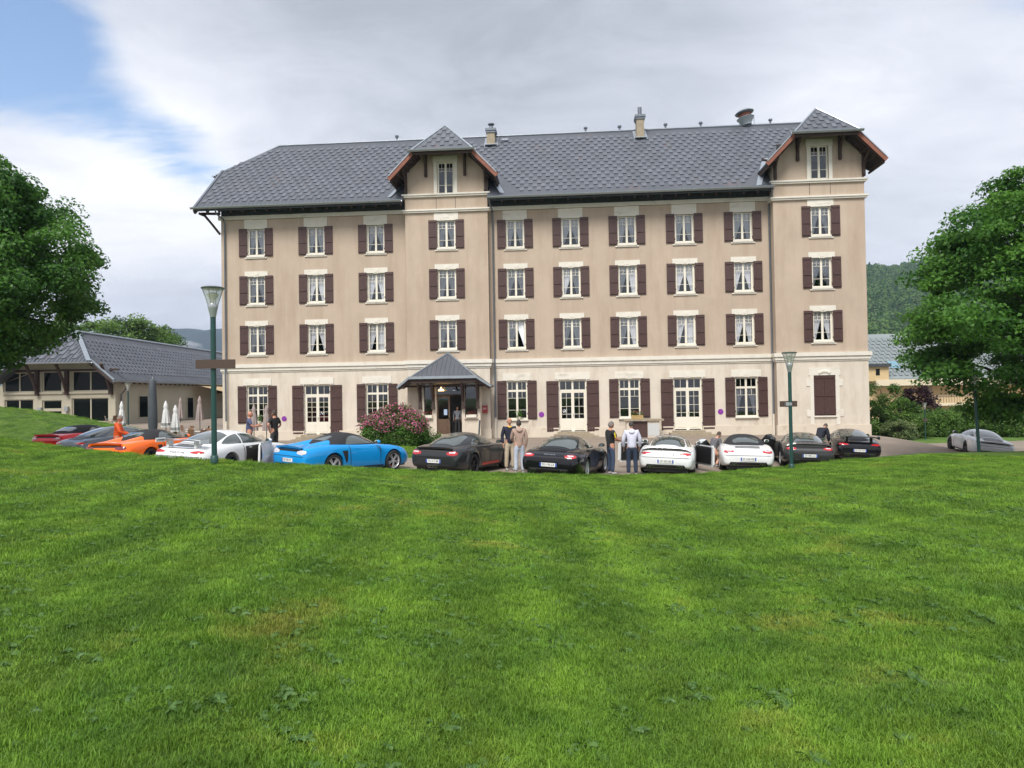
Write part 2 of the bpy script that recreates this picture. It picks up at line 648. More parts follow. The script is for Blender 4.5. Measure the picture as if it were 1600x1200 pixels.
def lawn_mesh():
    azs = np.concatenate([np.linspace(-PI, E_AZ[0] - .01, 14), np.linspace(E_AZ[0], E_AZ[-1], 150), np.linspace(E_AZ[-1] + .01, PI, 14)])
    ts = np.concatenate([np.linspace(0.02, .985, 56), np.array([1.0])])
    V, F = [], []
    for az in azs:
        re = np.interp(az, E_AZ, E_R)
        rs = np.concatenate([ts * re, re + np.array([.12, .3, .55, .8, 1.05, 1.3])])
        x, y = rs * math.sin(az), rs * math.cos(az)
        V.append(np.stack([x, y, lawn_z(x, y)], -1))
    n = len(V[0])
    V = np.concatenate(V)
    for i in range(len(azs) - 1):
        for j in range(n - 1):
            a = i * n + j
            F.append((a, a + n, a + n + 1, a + 1))
    return mesh_np('lawn', V, np.array(F), G_UNDER)


tag(lawn_mesh(), kind='structure')

# the grassy bank in front of the annex
B_C = [at(-60, 634, 38), at(0, 640, 38), at(60, 649, 38), at(110, 665, 37), at(128, 672, 36), at(150, 690, 36)]


def bank_z(x, y):
    bx = np.array([-60.] + [p.x for p in B_C])
    bz = np.array([2.9] + [p.z for p in B_C])
    top = np.interp(x, bx, bz)
    w = ss(31.0, 37.5, y) * (1 - ss(40, 47, y))
    return base(x, y) - .05 + np.maximum(top - base(x, y), 0) * w


bank = tag(sheet('grass_bank', np.arange(-60, -19, .8), np.arange(30, 48.1, .6), bank_z, G_UNDER), kind='structure')


def island_z(x, y):
    d = ((x + 5.6) / 3.6) ** 2 + ((y - 34.0) / 6.4) ** 2
    return base(x, y) + .10 * (1 - ss(.86, 1.0, d)) - .05 * ss(.97, 1.05, d)


tag(sheet('lawn_island', np.arange(-10, -1.1, .3), np.arange(26.8, 41.2, .3), island_z, G_UNDER), kind='structure')


def verge_z(x, y):
    edge = 45.5 + .12 * (x - 20) + .004 * (x - 20) ** 2
    return base(x, y) - .05 + .19 * ss(0, .25, y - edge) + .9 * ss(3, 22, y - edge)


tag(sheet('grass_verge', np.arange(22.6, 85, .7), np.arange(44, 80, .45), verge_z, G_FAR), kind='structure')

# ------------------------------------------------------------------ the hotel (local frame: u to the right, depth away from the camera, z up)
YAW, DIST = .075377, 45.5
hotel = thing('hotel', 'tall tan hotel with grey tiled roof, maroon shutters and a gabled entrance porch', 'hotel', (0, DIST, 0), -YAW)
H_MAT = Matrix.Translation((0, DIST, 0)) @ Matrix.Rotation(-YAW, 4, 'Z')

UL, UR = -19.2, 21.8
CP0, CP1, CPC, CPD = -6.68, -1.35, -4.02, -.55      # centre pavilion
RP0, RP1, RPC, RPD = 16.35, 21.8, 19.17, -.75       # end pavilion
Z_COURSE0, Z_COURSE1 = 4.60, 5.04
ROWS = [(12.15, 14.01), (8.96, 10.87), (5.67, 7.59)]
COLS = [(-16.82, 0), (-12.78, 0), (-8.78, 0), (CPC, CPD), (.35, 0), (3.90, 0), (7.47, 0), (11.06, 0), (14.67, 0), (RPC, RPD)]
OW = .59                                             # half width of an upper opening


def wall(name, m, u0, u1, z0, z1, d, holes, reveal=.22, mr=None):
    """facade sheet with openings and their reveals"""
    us = sorted({u0, u1, *[h[0] for h in holes], *[h[1] for h in holes]})
    zs = sorted({z0, z1, *[h[2] for h in holes], *[h[3] for h in holes]})
    b = MB()
    for i in range(len(us) - 1):
        for j in range(len(zs) - 1):
            cu, cz = (us[i] + us[i + 1]) / 2, (zs[j] + zs[j + 1]) / 2
            if any(h[0] < cu < h[1] and h[2] < cz < h[3] for h in holes):
                continue
            b.add([(us[i], d, zs[j]), (us[i + 1], d, zs[j]), (us[i + 1], d, zs[j + 1]), (us[i], d, zs[j + 1])], [(0, 1, 2, 3)])
    for a, c, e, f in holes:
        r = d + reveal
        b.add([(a, d, e), (a, r, e), (a, r, f), (a, d, f)], [(0, 1, 2, 3)], 1)
        b.add([(c, d, e), (c, d, f), (c, r, f), (c, r, e)], [(0, 1, 2, 3)], 1)
        b.add([(a, d, f), (a, r, f), (c, r, f), (c, d, f)], [(0, 1, 2, 3)], 1)
        b.add([(a, d, e), (c, d, e), (c, r, e), (a, r, e)], [(0, 1, 2, 3)], 1)
    me = b.mesh(name, [m, mr or M['trim']], fix=False)
    return link(name, me, hotel)


up_holes = lambda lo, hi: [(c - OW, c + OW, z0 + .02, z1 - .04) for c, d in COLS if lo < c < hi for z0, z1 in ROWS]
GW = [  # ground floor openings: centre, half width, z0, z1, kind
    (-16.83, .72, 1.12, 3.60, 'w4'), (-12.80, .88, .36, 3.60, 'd5'), (-8.80, .74, 1.12, 3.60, 'w4'),
    (.31, .66, 1.16, 3.62, 'w2'), (3.86, .88, .36, 3.62, 'd4'), (7.45, .67, 1.16, 3.62, 'w2'), (11.07, .88, .36, 3.62, 'd4'), (14.69, .69, 1.13, 3.60, 'w2c')]
g_holes = lambda lo, hi: [(c - h, c + h, a, b_) for c, h, a, b_, k in GW if lo < c < hi]
CAV = [(CPC - .545, CPC + .545, 15.66, 17.72)]
RAV = [(RPC - .545, RPC + .545, 15.66, 17.72)]
# wings and pavilions
for a, b_ in ((UL, CP0), (CP1, RP0)):
    wall('wall', M['stucco'], a, b_, Z_COURSE1, 14.60, 0, up_holes(a, b_))
    wall('wall', M['ground_stucco'], a, b_, .6, Z_COURSE0, 0, g_holes(a, b_), .2)
wall('wall', M['stucco'], CP0, CP1, Z_COURSE1, 14.5, CPD, up_holes(CP0, CP1))
wall('wall', M['ground_stucco'], CP0, CP1, .6, Z_COURSE0, CPD, [(CPC - 1.4, CPC + 1.4, .6, 3.5)], .1)
wall('wall', M['stucco'], CP0, CP1, 14.72, 15.50, CPD, [])
wall('wall', M['stucco'], RP0, RP1, Z_COURSE1, 14.42, RPD, up_holes(RP0, RP1))
wall('wall', M['ground_stucco'], RP0, RP1, .6, Z_COURSE0, RPD, [(18.53, 19.82, 1.17, 3.63)], .08)
wall('wall', M['stucco'], RP0, RP1, 14.64, 15.42, RPD, [])


def gable_wall(c, half, d, zb, hole):
    b = MB()
    a, e, f, g = hole[0]
    zt = lambda du: 20.02 - 1.064 * abs(du)
    us = [-half, a - c, e - c, half]
    P = lambda du, z: (c + du, d, z)
    b.add([P(-half, zb), P(us[1], zb), P(us[1], zt(us[1])), P(-half, zt(half))], [(0, 1, 2, 3)])
    b.add([P(us[2], zb), P(half, zb), P(half, zt(half)), P(us[2], zt(us[2]))], [(0, 1, 2, 3)])
    b.add([P(us[1], g), P(us[2], g), P(us[2], zt(us[2])), P(0, 19.2), P(us[1], zt(us[1]))], [(0, 1, 2, 3, 4)])
    b.add([P(us[1], zb), P(us[2], zb), P(us[2], f), P(us[1], f)], [(0, 1, 2, 3)])
    for s in (-1, 1):       # side walls up to the pavilion roof
        b.add([(c + s * half, d, 5.04), (c + s * half, 2.5, 5.04), (c + s * half, 2.5, zt(half)), (c + s * half, d, zt(half))], [(0, 1, 2, 3)])
    for u in (us[1], us[2]):
        b.add([(c + u, d, f), (c + u, d + .2, f), (c + u, d + .2, g), (c + u, d, g)], [(0, 1, 2, 3)])
    link('wall', b.mesh('wall', M['stucco'], fix=False), hotel)


gable_wall(CPC, (CP1 - CP0) / 2, CPD, 15.68, CAV)
gable_wall((RP0 + RP1) / 2, (RP1 - RP0) / 2, RPD, 15.60, RAV)
b = MB()                                            # end walls and back
b.box(UL - .001, UL + .3, .01, 11.5, -1, 4.62)
b.add([(UL, .01, 4.6), (UL, 11.5, 4.6), (UL, 11.5, 15.9), (UL, 8.0, 18.9), (UL, 3.3, 18.9), (UL, .01, 15.9)], [(0, 1, 2, 3, 4, 5)])
b.box(UR - .3, UR, RPD + .01, 11.5, -1.5, 16)
b.box(UL, UR, 11.3, 11.5, -1, 16)
for s0, s1, dd in ((CP0, CP1, CPD), (RP0, RP1, RPD)):   # pavilion returns on the ground floor
    b.add([(s0, dd, 0), (s0, .02, 0), (s0, .02, 5.1), (s0, dd, 5.1)], [(0, 1, 2, 3)])
    b.add([(s1, dd, 0), (s1, .02, 0), (s1, .02, 5.1), (s1, dd, 5.1)], [(0, 1, 2, 3)])
b.build('end_wall', M['stucco'], hotel)
b = MB()  # dark backing behind the glazing, room shade put into its colour
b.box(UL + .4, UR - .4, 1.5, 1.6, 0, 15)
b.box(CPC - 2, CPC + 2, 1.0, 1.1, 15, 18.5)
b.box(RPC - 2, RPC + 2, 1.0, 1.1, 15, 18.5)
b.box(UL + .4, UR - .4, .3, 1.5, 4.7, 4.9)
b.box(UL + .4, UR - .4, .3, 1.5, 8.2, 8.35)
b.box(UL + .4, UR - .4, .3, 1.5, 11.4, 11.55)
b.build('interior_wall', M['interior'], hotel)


def band(name, z0, z1, out, m, extra=0, pav=True):
    segs = [(UL - out, CP0, -out), (CP1, RP0, -out)]
    pv = [(CP0 - out, CP1 + out, CPD - out), (RP0 - out, RP1 + out, RPD - out)]
    for a, e, d in segs:
        MB().box(a, e, d, .02, z0, z1).build(name, m, hotel)
    if pav:
        for a, e, d in pv:
            bb = MB()
            bb.box(a, e, d, d + out + .3, z0 + extra, z1 + extra)
            bb.box(a, a + out + .02, d + out + .3, -.02, z0 + extra, z1 + extra)
            bb.box(e - out - .02, e, d + out + .3, -.02, z0 + extra, z1 + extra)
            bb.build(name, m, hotel)


# plinth with gaps at the doors
cuts = [(c - h, c + h) for c, h, a, e, k in GW if k[0] == 'd']
pl_box = lambda *a: MB().box(*a).build('plinth', M['plinth'], hotel)
for a, e, d in ((UL - .05, CP0, 0), (CP1, RP0, 0)):
    us = [a] + [v for cc in cuts if a < cc[0] < e for v in cc] + [e]
    for i in range(0, len(us), 2):
        pl_box(us[i], us[i + 1], d - .06, d + .1, -.6, .60)
    for cc in cuts:
        if a < cc[0] < e:
            MB().box(cc[0], cc[1], d - .06, d + .25, -.6, .35).build('threshold', M['plinth'], hotel)
pl_box(CP0 - .05, CPC - 1.62, CPD - .06, CPD + .2, -.6, .6)
pl_box(CPC + 2.05, CP1 + .05, CPD - .06, CPD + .2, -.6, .6)
pl_box(RP0 - .05, RP1 + .06, RPD - .06, RPD + .2, -1.4, .6)
pl_box(RP1 - .2, RP1 + .06, RPD + .2, 11.5, -1.4, .6)
band('string_course', Z_COURSE0, 4.80, .10, M['trim'])
band('string_course', 4.803, Z_COURSE1, .17, M['trim'])
band('string_course', Z_COURSE0 - .10, Z_COURSE0 - .003, .045, M['trim'])
band('cornice', 14.62, 14.86, .14, M['trim'], pav=False)
for a, e, d, z in ((CP0, CP1, CPD, 14.50), (CP0, CP1, CPD, 15.50), (RP0, RP1, RPD, 14.42), (RP0, RP1, RPD, 15.42)):
    b = MB().box(a - .12, e + .12, d - .12, d + .25, z, z + .1)
    b.box(a - .18, e + .18, d - .18, d + .25, z + .103, z + .2)
    b.box(a - .12, a + .02, d + .25, .4, z, z + .2)
    b.box(e - .02, e + .12, d + .25, .4, z, z + .2)
    b.build('cornice', M['trim'], hotel)
for c, d in ((CPC, CPD), (RPC, RPD)):               # apron panel under the attic windows
    for s in (-1, 1):
        MB().box(c + s * .62 - .012, c + s * .62 + .012, d - .012, d + .02, 14.72, 15.45).build('panel_joint', M['dark_wood'], hotel)
# dark boarded frieze between the cornice and the eaves, board by board
frb = MB().box(-.1, .1, -.03, .05, 14.865, 16.15).mesh('frieze_board', M['frieze'])
fr0 = MB()
for a, e in ((UL + .02, CP0), (CP1, RP0)):
    fr0.box(a, e, .02, .06, 14.86, 16.2)
fr0 = fr0.build('frieze', M['frieze'], hotel)
for a, e in ((UL + .02, CP0), (CP1, RP0)):
    n = int((e - a) / .42)
    for i in range(n):
        o = link('frieze_board', frb, fr0, (a + (i + .5) * (e - a) / n, 0, random.uniform(-.006, .006)), scale=((e - a) / n / .2 - .12, 1 + random.uniform(-.3, .3), 1))

# --- windows


def upper_window(c, d, z0, z1, state, parent=hotel, attic=False):
    """casement window: the mesh itself is frame and glazing bars; panes, curtains, sill and lintel are its parts"""
    b = MB()
    y = d + .12
    a, e, f, g = c - OW + .05, c + OW - .05, z0 + .06, z1 - .08
    if attic:
        a, e, f, g = c - .50, c + .50, z0 + .02, z1 - .02
    b.box(c - OW + .004, a + .06, y, y + .06, f - .04, g + .04)
    b.box(e - .06, c + OW - .004, y, y + .06, f - .04, g + .04)
    b.box(a + .06, e - .06, y, y + .06, g - .03, g + .04)
    b.box(a + .06, e - .06, y, y + .06, f - .04, f + .09)
    b.box(c - .065, c + .065, y - .02, y + .05, f + .09, g - .03)
    H = g - f
    for s, (p, q) in enumerate(((a + .06, c - .065), (c + .065, e - .06))):
        if state == 'ajar' and s == 1:
            continue
        b.box(p, q, y + .01, y + .045, f + .09 + (H - .12) * .26, f + .115 + (H - .12) * .26)
        zz = f + .09 + (H - .12) * .73
        b.box(p, q, y + .01, y + .045, zz, zz + .025)
        mx = (p + q) / 2
        b.box(mx - .011, mx + .011, y + .01, y + .045, zz + .025, g - .03)
        b.box(p, q, y + .01, y + .045, zz + .20, zz + .22)
    w = b.build('window', M['frame'], parent)
    for s, (p, q) in enumerate(((a + .06, c - .065), (c + .065, e - .06))):
        if not (state == 'ajar' and s == 1):
            MB().add([(p, y + .03, f + .09), (q, y + .03, f + .09), (q, y + .03, g - .03), (p, y + .03, g - .03)], [(0, 1, 2, 3)]).build('pane', GLASS, w)
    if not attic:
        for s, sg in ((0, -1), (1, 1)):
            out = c + sg * (OW - .10)
            ttop = .72 + random.uniform(-.06, .05)
            swing = random.uniform(.72, 1.12) if (state != 'full' or s == 0) else random.uniform(.05, .25)
            if state == 'ajar' and s == 1:
                swing = 1.25
            k0 = random.uniform(0, 6)

            def fn(i, j, out=out, sg=sg, ttop=ttop, swing=swing, k0=k0):
                z = f + .05 + j * (H - .08)
                t = max(0, (ttop - j) / ttop)
                inner = c + sg * (.03 + swing * .35 * t ** .85)
                if j > .66:
                    inner = c + sg * .015
                x = out + (inner - out) * i
                return (x, d + .26 + .022 * math.sin(i * 22 + k0) * (1.2 - .5 * j) + .01 * math.sin(j * 9 + k0), z)
            MB().grid(fn, 22, 14).build('curtain', M['curtain'], w, smooth=60)
        sl = MB().box(c - .61, c + .61, d - .10, d + .16, z0 - .06, z0 + .055)
        sl.box(c - .74, c + .74, d - .07, d + .02, z0 - .13, z0 - .063)
        sl.build('sill', M['trim'], w)
    else:
        s_ = MB()
        s_.box(c - .76, c - .545, d - .05, d + .1, 15.62, 17.72)
        s_.box(c + .545, c + .76, d - .05, d + .1, 15.62, 17.72)
        s_.box(c - .80, c + .80, d - .06, d + .1, 17.723, 18.12)
        s_.build('surround', M['trim'], w)
    return w


def lintel(w, c, d, z, h, half, flush=False):
    b = MB().box(c - half, c + half, d - .035, d + .1, z, z + h)
    if not flush:
        b.box(c - .17, c + .17, d - .055, d - .034, z - .03, z + h * .72)
        b.box(c - .11, c + .11, d - .07, d - .054, z + .04, z + h * .55)
    else:
        b.box(c - .2, c + .2, d - .045, d - .034, z + h * .35, z + h * .8)
    b.build('lintel', M['trim'], w)


def shutter_mesh(w, h, nb, battens, arch=False):
    """boards with joints, battens and strap hinges"""
    b = MB()
    bw = w / nb
    for i in range(nb):
        b.box(-w / 2 + i * bw + .006, -w / 2 + (i + 1) * bw - .006, -.026, 0, 0, h)
    b.box(-w / 2 + .003, w / 2 - .003, -.016, -.004, .01, h - .01)
    for t in battens:
        b.box(-w / 2 + .05, w / 2 - .05, -.060, -.0262, h * t - .045, h * t + .045)
    for t in (.14, .86):
        b.box(w / 2 - .012, w / 2 + .03, -.03, .02, h * t - .05, h * t + .05)
    return b.mesh('shutter', M['shutter'])


SH = {}
for ri, (z0, z1) in enumerate(ROWS):
    SH[ri] = shutter_mesh(.555, z1 - z0, 4, (.06, .44, .94))
SHW = shutter_mesh(.60, 2.46, 4, (.05, .36, .68, .95))
SHD = shutter_mesh(.78, 3.24, 5, (.04, .28, .52, .76, .96))


def shutter(me, u, d, z, flip=False):
    o = link('shutter', me, hotel, (u, d - .03 + random.uniform(-.01, .01), z), rot=(0, 0, random.uniform(-.05, .05)))
    if flip:
        o.scale = (-1, 1, 1)
    return o


for ci, (c, d) in enumerate(COLS):
    for ri, (z0, z1) in enumerate(ROWS):
        st = 'full' if (ci, ri) in ((2, 2), (7, 2)) else 'ajar' if (ci, ri) == (4, 2) else 'drawn'
        if st == 'drawn' and random.random() < .14:
            st = 'full'
        w = upper_window(c, d, z0, z1, st)
        if ri == 0:
            top = (14.61, 14.61)[0] if ci not in (3, 9) else (14.49 if ci == 3 else 14.41)
            lintel(w, c, d, z1 - .04, top - z1 + .03, .78, True)
        else:
            lintel(w, c, d, z1 - .04, .34, .78)
        shutter(SH[ri], c - OW - .285, d, z0)
        shutter(SH[ri], c + OW + .285, d, z0, True)
for c, d in ((CPC, CPD), (RPC, RPD)):
    upper_window(c, d, 15.66, 17.72, 'drawn', attic=True)


def ground_window(c, h, z0, z1, kind):
    b = MB()
    y = .10
    door = kind[0] == 'd'
    zt = z1 - .66 if door else z1 - .62           # transom bar
    fw = .085
    b.box(c - h + .004, c - h + fw, y, y + .07, z0, z1)
    b.box(c + h - fw, c + h - .004, y, y + .07, z0, z1)
    b.box(c - h + fw, c + h - fw, y, y + .07, z1 - .07, z1)
    b.box(c - h + fw, c + h - fw, y - .015, y + .07, zt - .07, zt + .06)
    b.box(c - .06, c + .06, y, y + .06, zt + .06, z1 - .07)
    b.box(c - (.095 if door else .065), c + (.095 if door else .065), y - .01, y + .06, z0, zt - .07)
    panes = []
    for s in (-1, 1):
        p, q = sorted((c + s * .06, c + s * (h - fw)))
        b.box((p + q) / 2 - .012, (p + q) / 2 + .012, y + .01, y + .05, zt + .06, z1 - .07)
        panes.append((p, q, zt + .06, z1 - .07))
        if door:
            p, q = sorted((c + s * .095, c + s * (h - fw - .03)))
            b.box(*sorted((c + s * (h - fw - .09), c + s * (h - fw))), y - .01, y + .05, z0 + .06, zt - .07)
            q_ = sorted((c + s * .095, c + s * (h - fw - .09)))
            p, q = q_
            zl, zu = z0 + .82, zt - .15
            b.box(p, q, y - .01, y + .05, z0 + .06, zl)
            b.box(p + .05, q - .05, y - .03, y - .011, z0 + .16, zl - .12)
            b.box(p, q, y - .01, y + .05, zu, zt - .07)
            rows = int(kind[1])
            fr = [i / rows for i in range(1, rows)] if rows == 5 else [.17, .47, .80]
        else:
            p, q = sorted((c + s * .065, c + s * (h - fw)))
            zl, zu = z0 + .10, zt - .07
            b.box(p, q, y, y + .055, z0, zl)
            fr = [.25, .5, .75] if kind == 'w4' else [.30, .76]
            if kind == 'w4':
                fr = [.24, .48, .72]
        for t in fr:
            z = zl + (zu - zl) * t
            b.box(p, q, y + .01, y + .045, z - .012, z + .012)
        v0 = zl if (door or kind == 'w4') else zl + (zu - zl) * .76
        b.box((p + q) / 2 - .012, (p + q) / 2 + .012, y + .01, y + .046, v0, zu)
        panes.append((p, q, zl, zu))
    w = b.build('french_door' if door else 'window', M['frame'], hotel)
    for p, q, e, f in panes:
        MB().add([(p, y + .03, e), (q, y + .03, e), (q, y + .03, f), (p, y + .03, f)], [(0, 1, 2, 3)]).build('pane', GLASS, w)
    lintel(w, c, 0, z1 + .05, .44, h + .23)
    if door:
        MB().box(c + .01, c + .03, y - .06, y - .012, 1.32, 1.5).build('handle', M['chrome'], w)
    else:
        s_ = MB().box(c - h - .05, c + h + .05, -.12, .14, z0 - .075, z0 - .003)
        s_.build('sill', M['trim'], w)
        for s in (-1, 1):
            MB().box(c + s * (h + .14) - .14, c + s * (h + .14) + .14, -.03, .04, .603, z0 - .08).build('apron', M['plinth'], w)
    for s in (-1, 1):
        MB().box(*sorted((c + s * h, c + s * (h + .06))), -.03, .05, z0, z1 + .045).build('jamb', M['trim'], w)
    return w


for c, h, z0, z1, k in GW:
    w = ground_window(c, h, z0, z1, k)
    if k[0] == 'd':
        shutter(SHD, c - h - .40, 0, z0 - .02)
        shutter(SHD, c + h + .40, 0, z0 - .02, True)
        st = MB()
        for i in range(3):
            st.box(c - 1.0 - .22 * i, c + 1.0 + .30 * i, -.35 - .32 * i, -.062, .22 - .12 * i, .338 - .12 * i)
        st.build('step', M['stone'], hotel)
    else:
        shutter(SHW, c - h - .31, 0, z0 + .02)
        shutter(SHW, c + h + .31, 0, z0 + .02, True)
    if k in ('w4', 'd5'):
        MB().grid(lambda i, j, c=c, h=h, z0=z0, z1=z1: (c - h + .1 + i * h * .52, .45 + .03 * math.sin(i * 20), z0 + j * (z1 - z0 - .7)), 16, 2).build('curtain', M['red_drape'], w, smooth=60)
    if k == 'w2c':
        for s in (-1, 1):
            MB().grid(lambda i, j, s=s: (c + s * (h - .1 - i * (.12 + .42 * j ** 1.5)), .32 + .02 * math.sin(i * 24), z0 + .1 + j * 1.7), 14, 8).build('curtain', M['curtain'], w, smooth=60)
# the closed shutters of the end pavilion
b = MB()
c, d = (18.53 + 19.82) / 2, RPD
b.box(18.31, 18.528, d - .04, d + .1, .62, 3.63)
b.box(19.822, 20.05, d - .04, d + .1, .62, 3.63)
b.box(18.25, 20.11, d - .04, d + .1, 3.633, 4.10)
for z in (2.98, 1.12):
    b.box(18.10, 18.308, d - .035, d + .1, z, z + .42)
    b.box(20.052, 20.26, d - .035, d + .1, z, z + .42)
b.box(18.50, 19.86, d - .10, d + .06, 1.08, 1.165)
for i in range(7):
    t = (i - 3) / 3
    b.lathe([(.10, 0), (.10, .03), (.05, .05)], 10, 0, Matrix.Translation((c + t * .28, d - .04, 3.80 + .08 * (1 - t * t))) @ Matrix.Rotation(PI / 2, 4, 'X'))
sur = b.build('window', M['trim'], hotel)
sur['label'] = 'closed window with white stone surround and ears'
shm = shutter_mesh(.64, 2.45, 4, (.05, .50, .95))
for s in (-1, 1):
    o = link('shutter', shm, hotel, (c + s * .323, d + .02, 1.17), scale=(s, 1, 1))
    o['label'] = 'maroon shutter closed over its window'

# --- main roof
SL = .926
zr = lambda dep: 15.15 + SL * (dep + 1.15)
RIDGE_D, RIDGE_Z = 5.74, zr(5.74)
VL, VR = -20.5, 22.15
rb = MB()
n_dn = Vector((0, SL, -1)).normalized() * .16


def slope_poly(pts):
    return [(u, dd, zr(dd)) for u, dd in pts]


HL, HR = -17.5, 20.4
front = [(VL, -1.15), (CP0 - .05, -1.15), (CP0 - .05, .4), (CP1 + .05, .4), (CP1 + .05, -1.15), (RP0 - .05, -1.15), (RP0 - .05, .4), (VR, .4), (VR, 2.9), (HR, RIDGE_D), (HL, RIDGE_D), (VL, 2.9)]
for poly in ([front[0], front[1], front[2], (CP0 - .05, 2.9), front[11]], [front[2], front[3], (CP1 + .05, 2.9), (CP0 - .05, 2.9)],
             [front[4], front[5], front[6], (RP0 - .05, 2.9), (CP1 + .05, 2.9), front[3]], [front[6], front[7], front[8], (RP0 - .05, 2.9)],
             [front[11], front[8], front[9], front[10]]):
    rb.slab(slope_poly(poly), n_dn)
back = [(u, 2 * RIDGE_D - dd) for u, dd in ((VL, -1.15), (VR, -1.15), (VR, 2.9), (HR, RIDGE_D), (HL, RIDGE_D), (VL, 2.9))]
rb.slab([(u, dd, zr(2 * RIDGE_D - dd)) for u, dd in back], Vector((0, -SL, -1)).normalized() * .16)
zh = zr(2.9)
rb.slab([(VL - .5, 2.9 - .1, zh - .35), (VL - .5, 2 * RIDGE_D - 2.8, zh - .35), (HL, RIDGE_D, RIDGE_Z + .01)], (.08, 0, -.12))
rb.slab([(VR, 2.8, zh - .1), (VR, 2 * RIDGE_D - 2.8, zh - .1), (HR, RIDGE_D, RIDGE_Z + .01)], (-.08, 0, -.12))
roof = rb.build('roof', M['roof'], hotel)

# raised tiles on the front slope: checkerboard, course by course
CW, CH = .2755, .47
slope_len = math.hypot(RIDGE_D + 1.15, RIDGE_Z - 15.15)
sv_, nv_ = Vector((0, 1, SL)).normalized(), Vector((0, -SL, 1)).normalized()


def clear_front(u, dd):
    """is this spot of the front slope open roof (not under a pavilion roof, not past the hips)"""
    if u < VL + .15 or u > RP0 + 6:
        return False
    if dd > 2.9 and u < VL + (dd - 2.9) * (HL - VL) / (RIDGE_D - 2.9) + .25:
        return False
    for c in (CPC, RPC):
        half = (20.15 - zr(dd)) / 1.064
        if half > 0 and abs(u - c) < half + .25:
            return False
    for u0, d0, du, d1 in ((-1.75, 4.9, .75, 9), (9.15, 4.75, .8, 9), (-.75, 5.1, .55, 9)):
        if abs(u - u0) < du and d0 < dd < d1:
            return False
    return True


tm = MB()
w2, L_ = CW * .5 - .008, CH * 1.02
tm.add([(-w2, 0, .012), (w2, 0, .012), (w2, 0, .047), (-w2, 0, .047), (-w2, L_, -.01), (w2, L_, -.01), (w2, L_, .016), (-w2, L_, .016)],
       [(0, 1, 2, 3), (3, 2, 6, 7), (0, 3, 7, 4), (1, 5, 6, 2)])
tile_me = tm.mesh('tile', M['roof_tile'])
tile_rot = Matrix((Vector((1, 0, 0)), sv_, nv_)).transposed().to_euler()
spots = []
for k in range(1, 18):
    s = .75 + (k - 1) * CH
    if s > slope_len - .75:
        break
    for i in range(int((VR - VL) / CW)):
        if (i + k) % 2:
            continue
        u = VL + (i + .5) * CW
        dd = -1.15 + s * sv_.y
        if clear_front(u, dd):
            spots.append((u, dd, 15.15 + s * sv_.z))
wl = [(H_MAT @ Vector(p) - Vector((0, 0, EYE))).length for p in spots]
order = np.argsort(wl)
big = set(order[:300].tolist())
stuff = MB()
for i, p in enumerate(spots):
    if i in big:
        link('tile', tile_me, roof, p, tile_rot)
    else:
        Mx = Matrix.Translation(p) @ Matrix((Vector((1, 0, 0)), sv_, nv_)).transposed().to_4x4()
        stuff.add([Mx @ Vector(v) for v in tm.v], tm.f)
tag(stuff.build('roof_tiles', M['roof_tile'], roof), kind='stuff')
# standing seams between the tile columns
b = MB()
for i in range(1, int((VR - VL) / CW)):
    u = VL + i * CW
    run = None
    for s in np.arange(.02, slope_len - .05, .18):
        dd = -1.15 + s * sv_.y
        ok = clear_front(u, dd)
        if ok and run is None:
            run = s
        if run is not None and (not ok or s > slope_len - .25):
            p0, p1 = (u, -1.15 + run * sv_.y, 15.15 + run * sv_.z + .004), (u, dd, 15.15 + s * sv_.z + .004)
            b.bar(p0, p1, .022, .03)
            run = None
tag(b.build('roof_seams', M['roof_tile'], roof), kind='stuff')
b = MB()
b.tube([(HL, RIDGE_D, RIDGE_Z + .02), (HR, RIDGE_D, RIDGE_Z + .02)], .09, 8)
b.tube([(HL, RIDGE_D, RIDGE_Z + .02), (VL - .45, 2.82, zh - .32)], .07, 6)
b.tube([(HR, RIDGE_D, RIDGE_Z + .02), (VR, 2.82, zh - .05)], .07, 6)
b.build('ridge_cap', M['zinc_dark'], roof, smooth=40)


def gutter(name, a, e, r=.095, m='zinc'):
    """half-round channel between two points"""
    a, e = Vector(a), Vector(e)
    d = (e - a).normalized()
    side = d.cross(Vector((0, 0, 1))).normalized()
    vs, fs = [], []
    n = 8
    for p in (a, e):
        for rr in (r, r - .015):
            for k in range(n + 1):
                t = PI * k / n
                vs.append(p + side * math.cos(t) * rr + Vector((0, 0, -math.sin(t) * rr)))
    m_ = n + 1
    for k in range(n):
        fs += [(k, k + 1, 2 * m_ + k + 1, 2 * m_ + k), (m_ + k, 3 * m_ + k, 3 * m_ + k + 1, m_ + k + 1)]
    for q in (0, 2 * m_):
        for k in range(n):
            fs.append((q + k, q + m_ + k, q + m_ + k + 1, q + k + 1))
    for k in (0, n):
        fs.append((k, m_ + k, 3 * m_ + k, 2 * m_ + k))
    bb = MB()
    bb.add(vs, fs)
    bb.bar(a + Vector((0, 0, .012)) + side * r * .0, e + Vector((0, 0, .012)), .035, .02)
    return bb.build(name, M[m], hotel, smooth=50)


for a, e in ((VL - .1, CP0 - .06), (CP1 + .06, RP0 - .06)):
    gutter('gutter', (a, -1.28, 15.20), (e, -1.28, 15.20), .12)
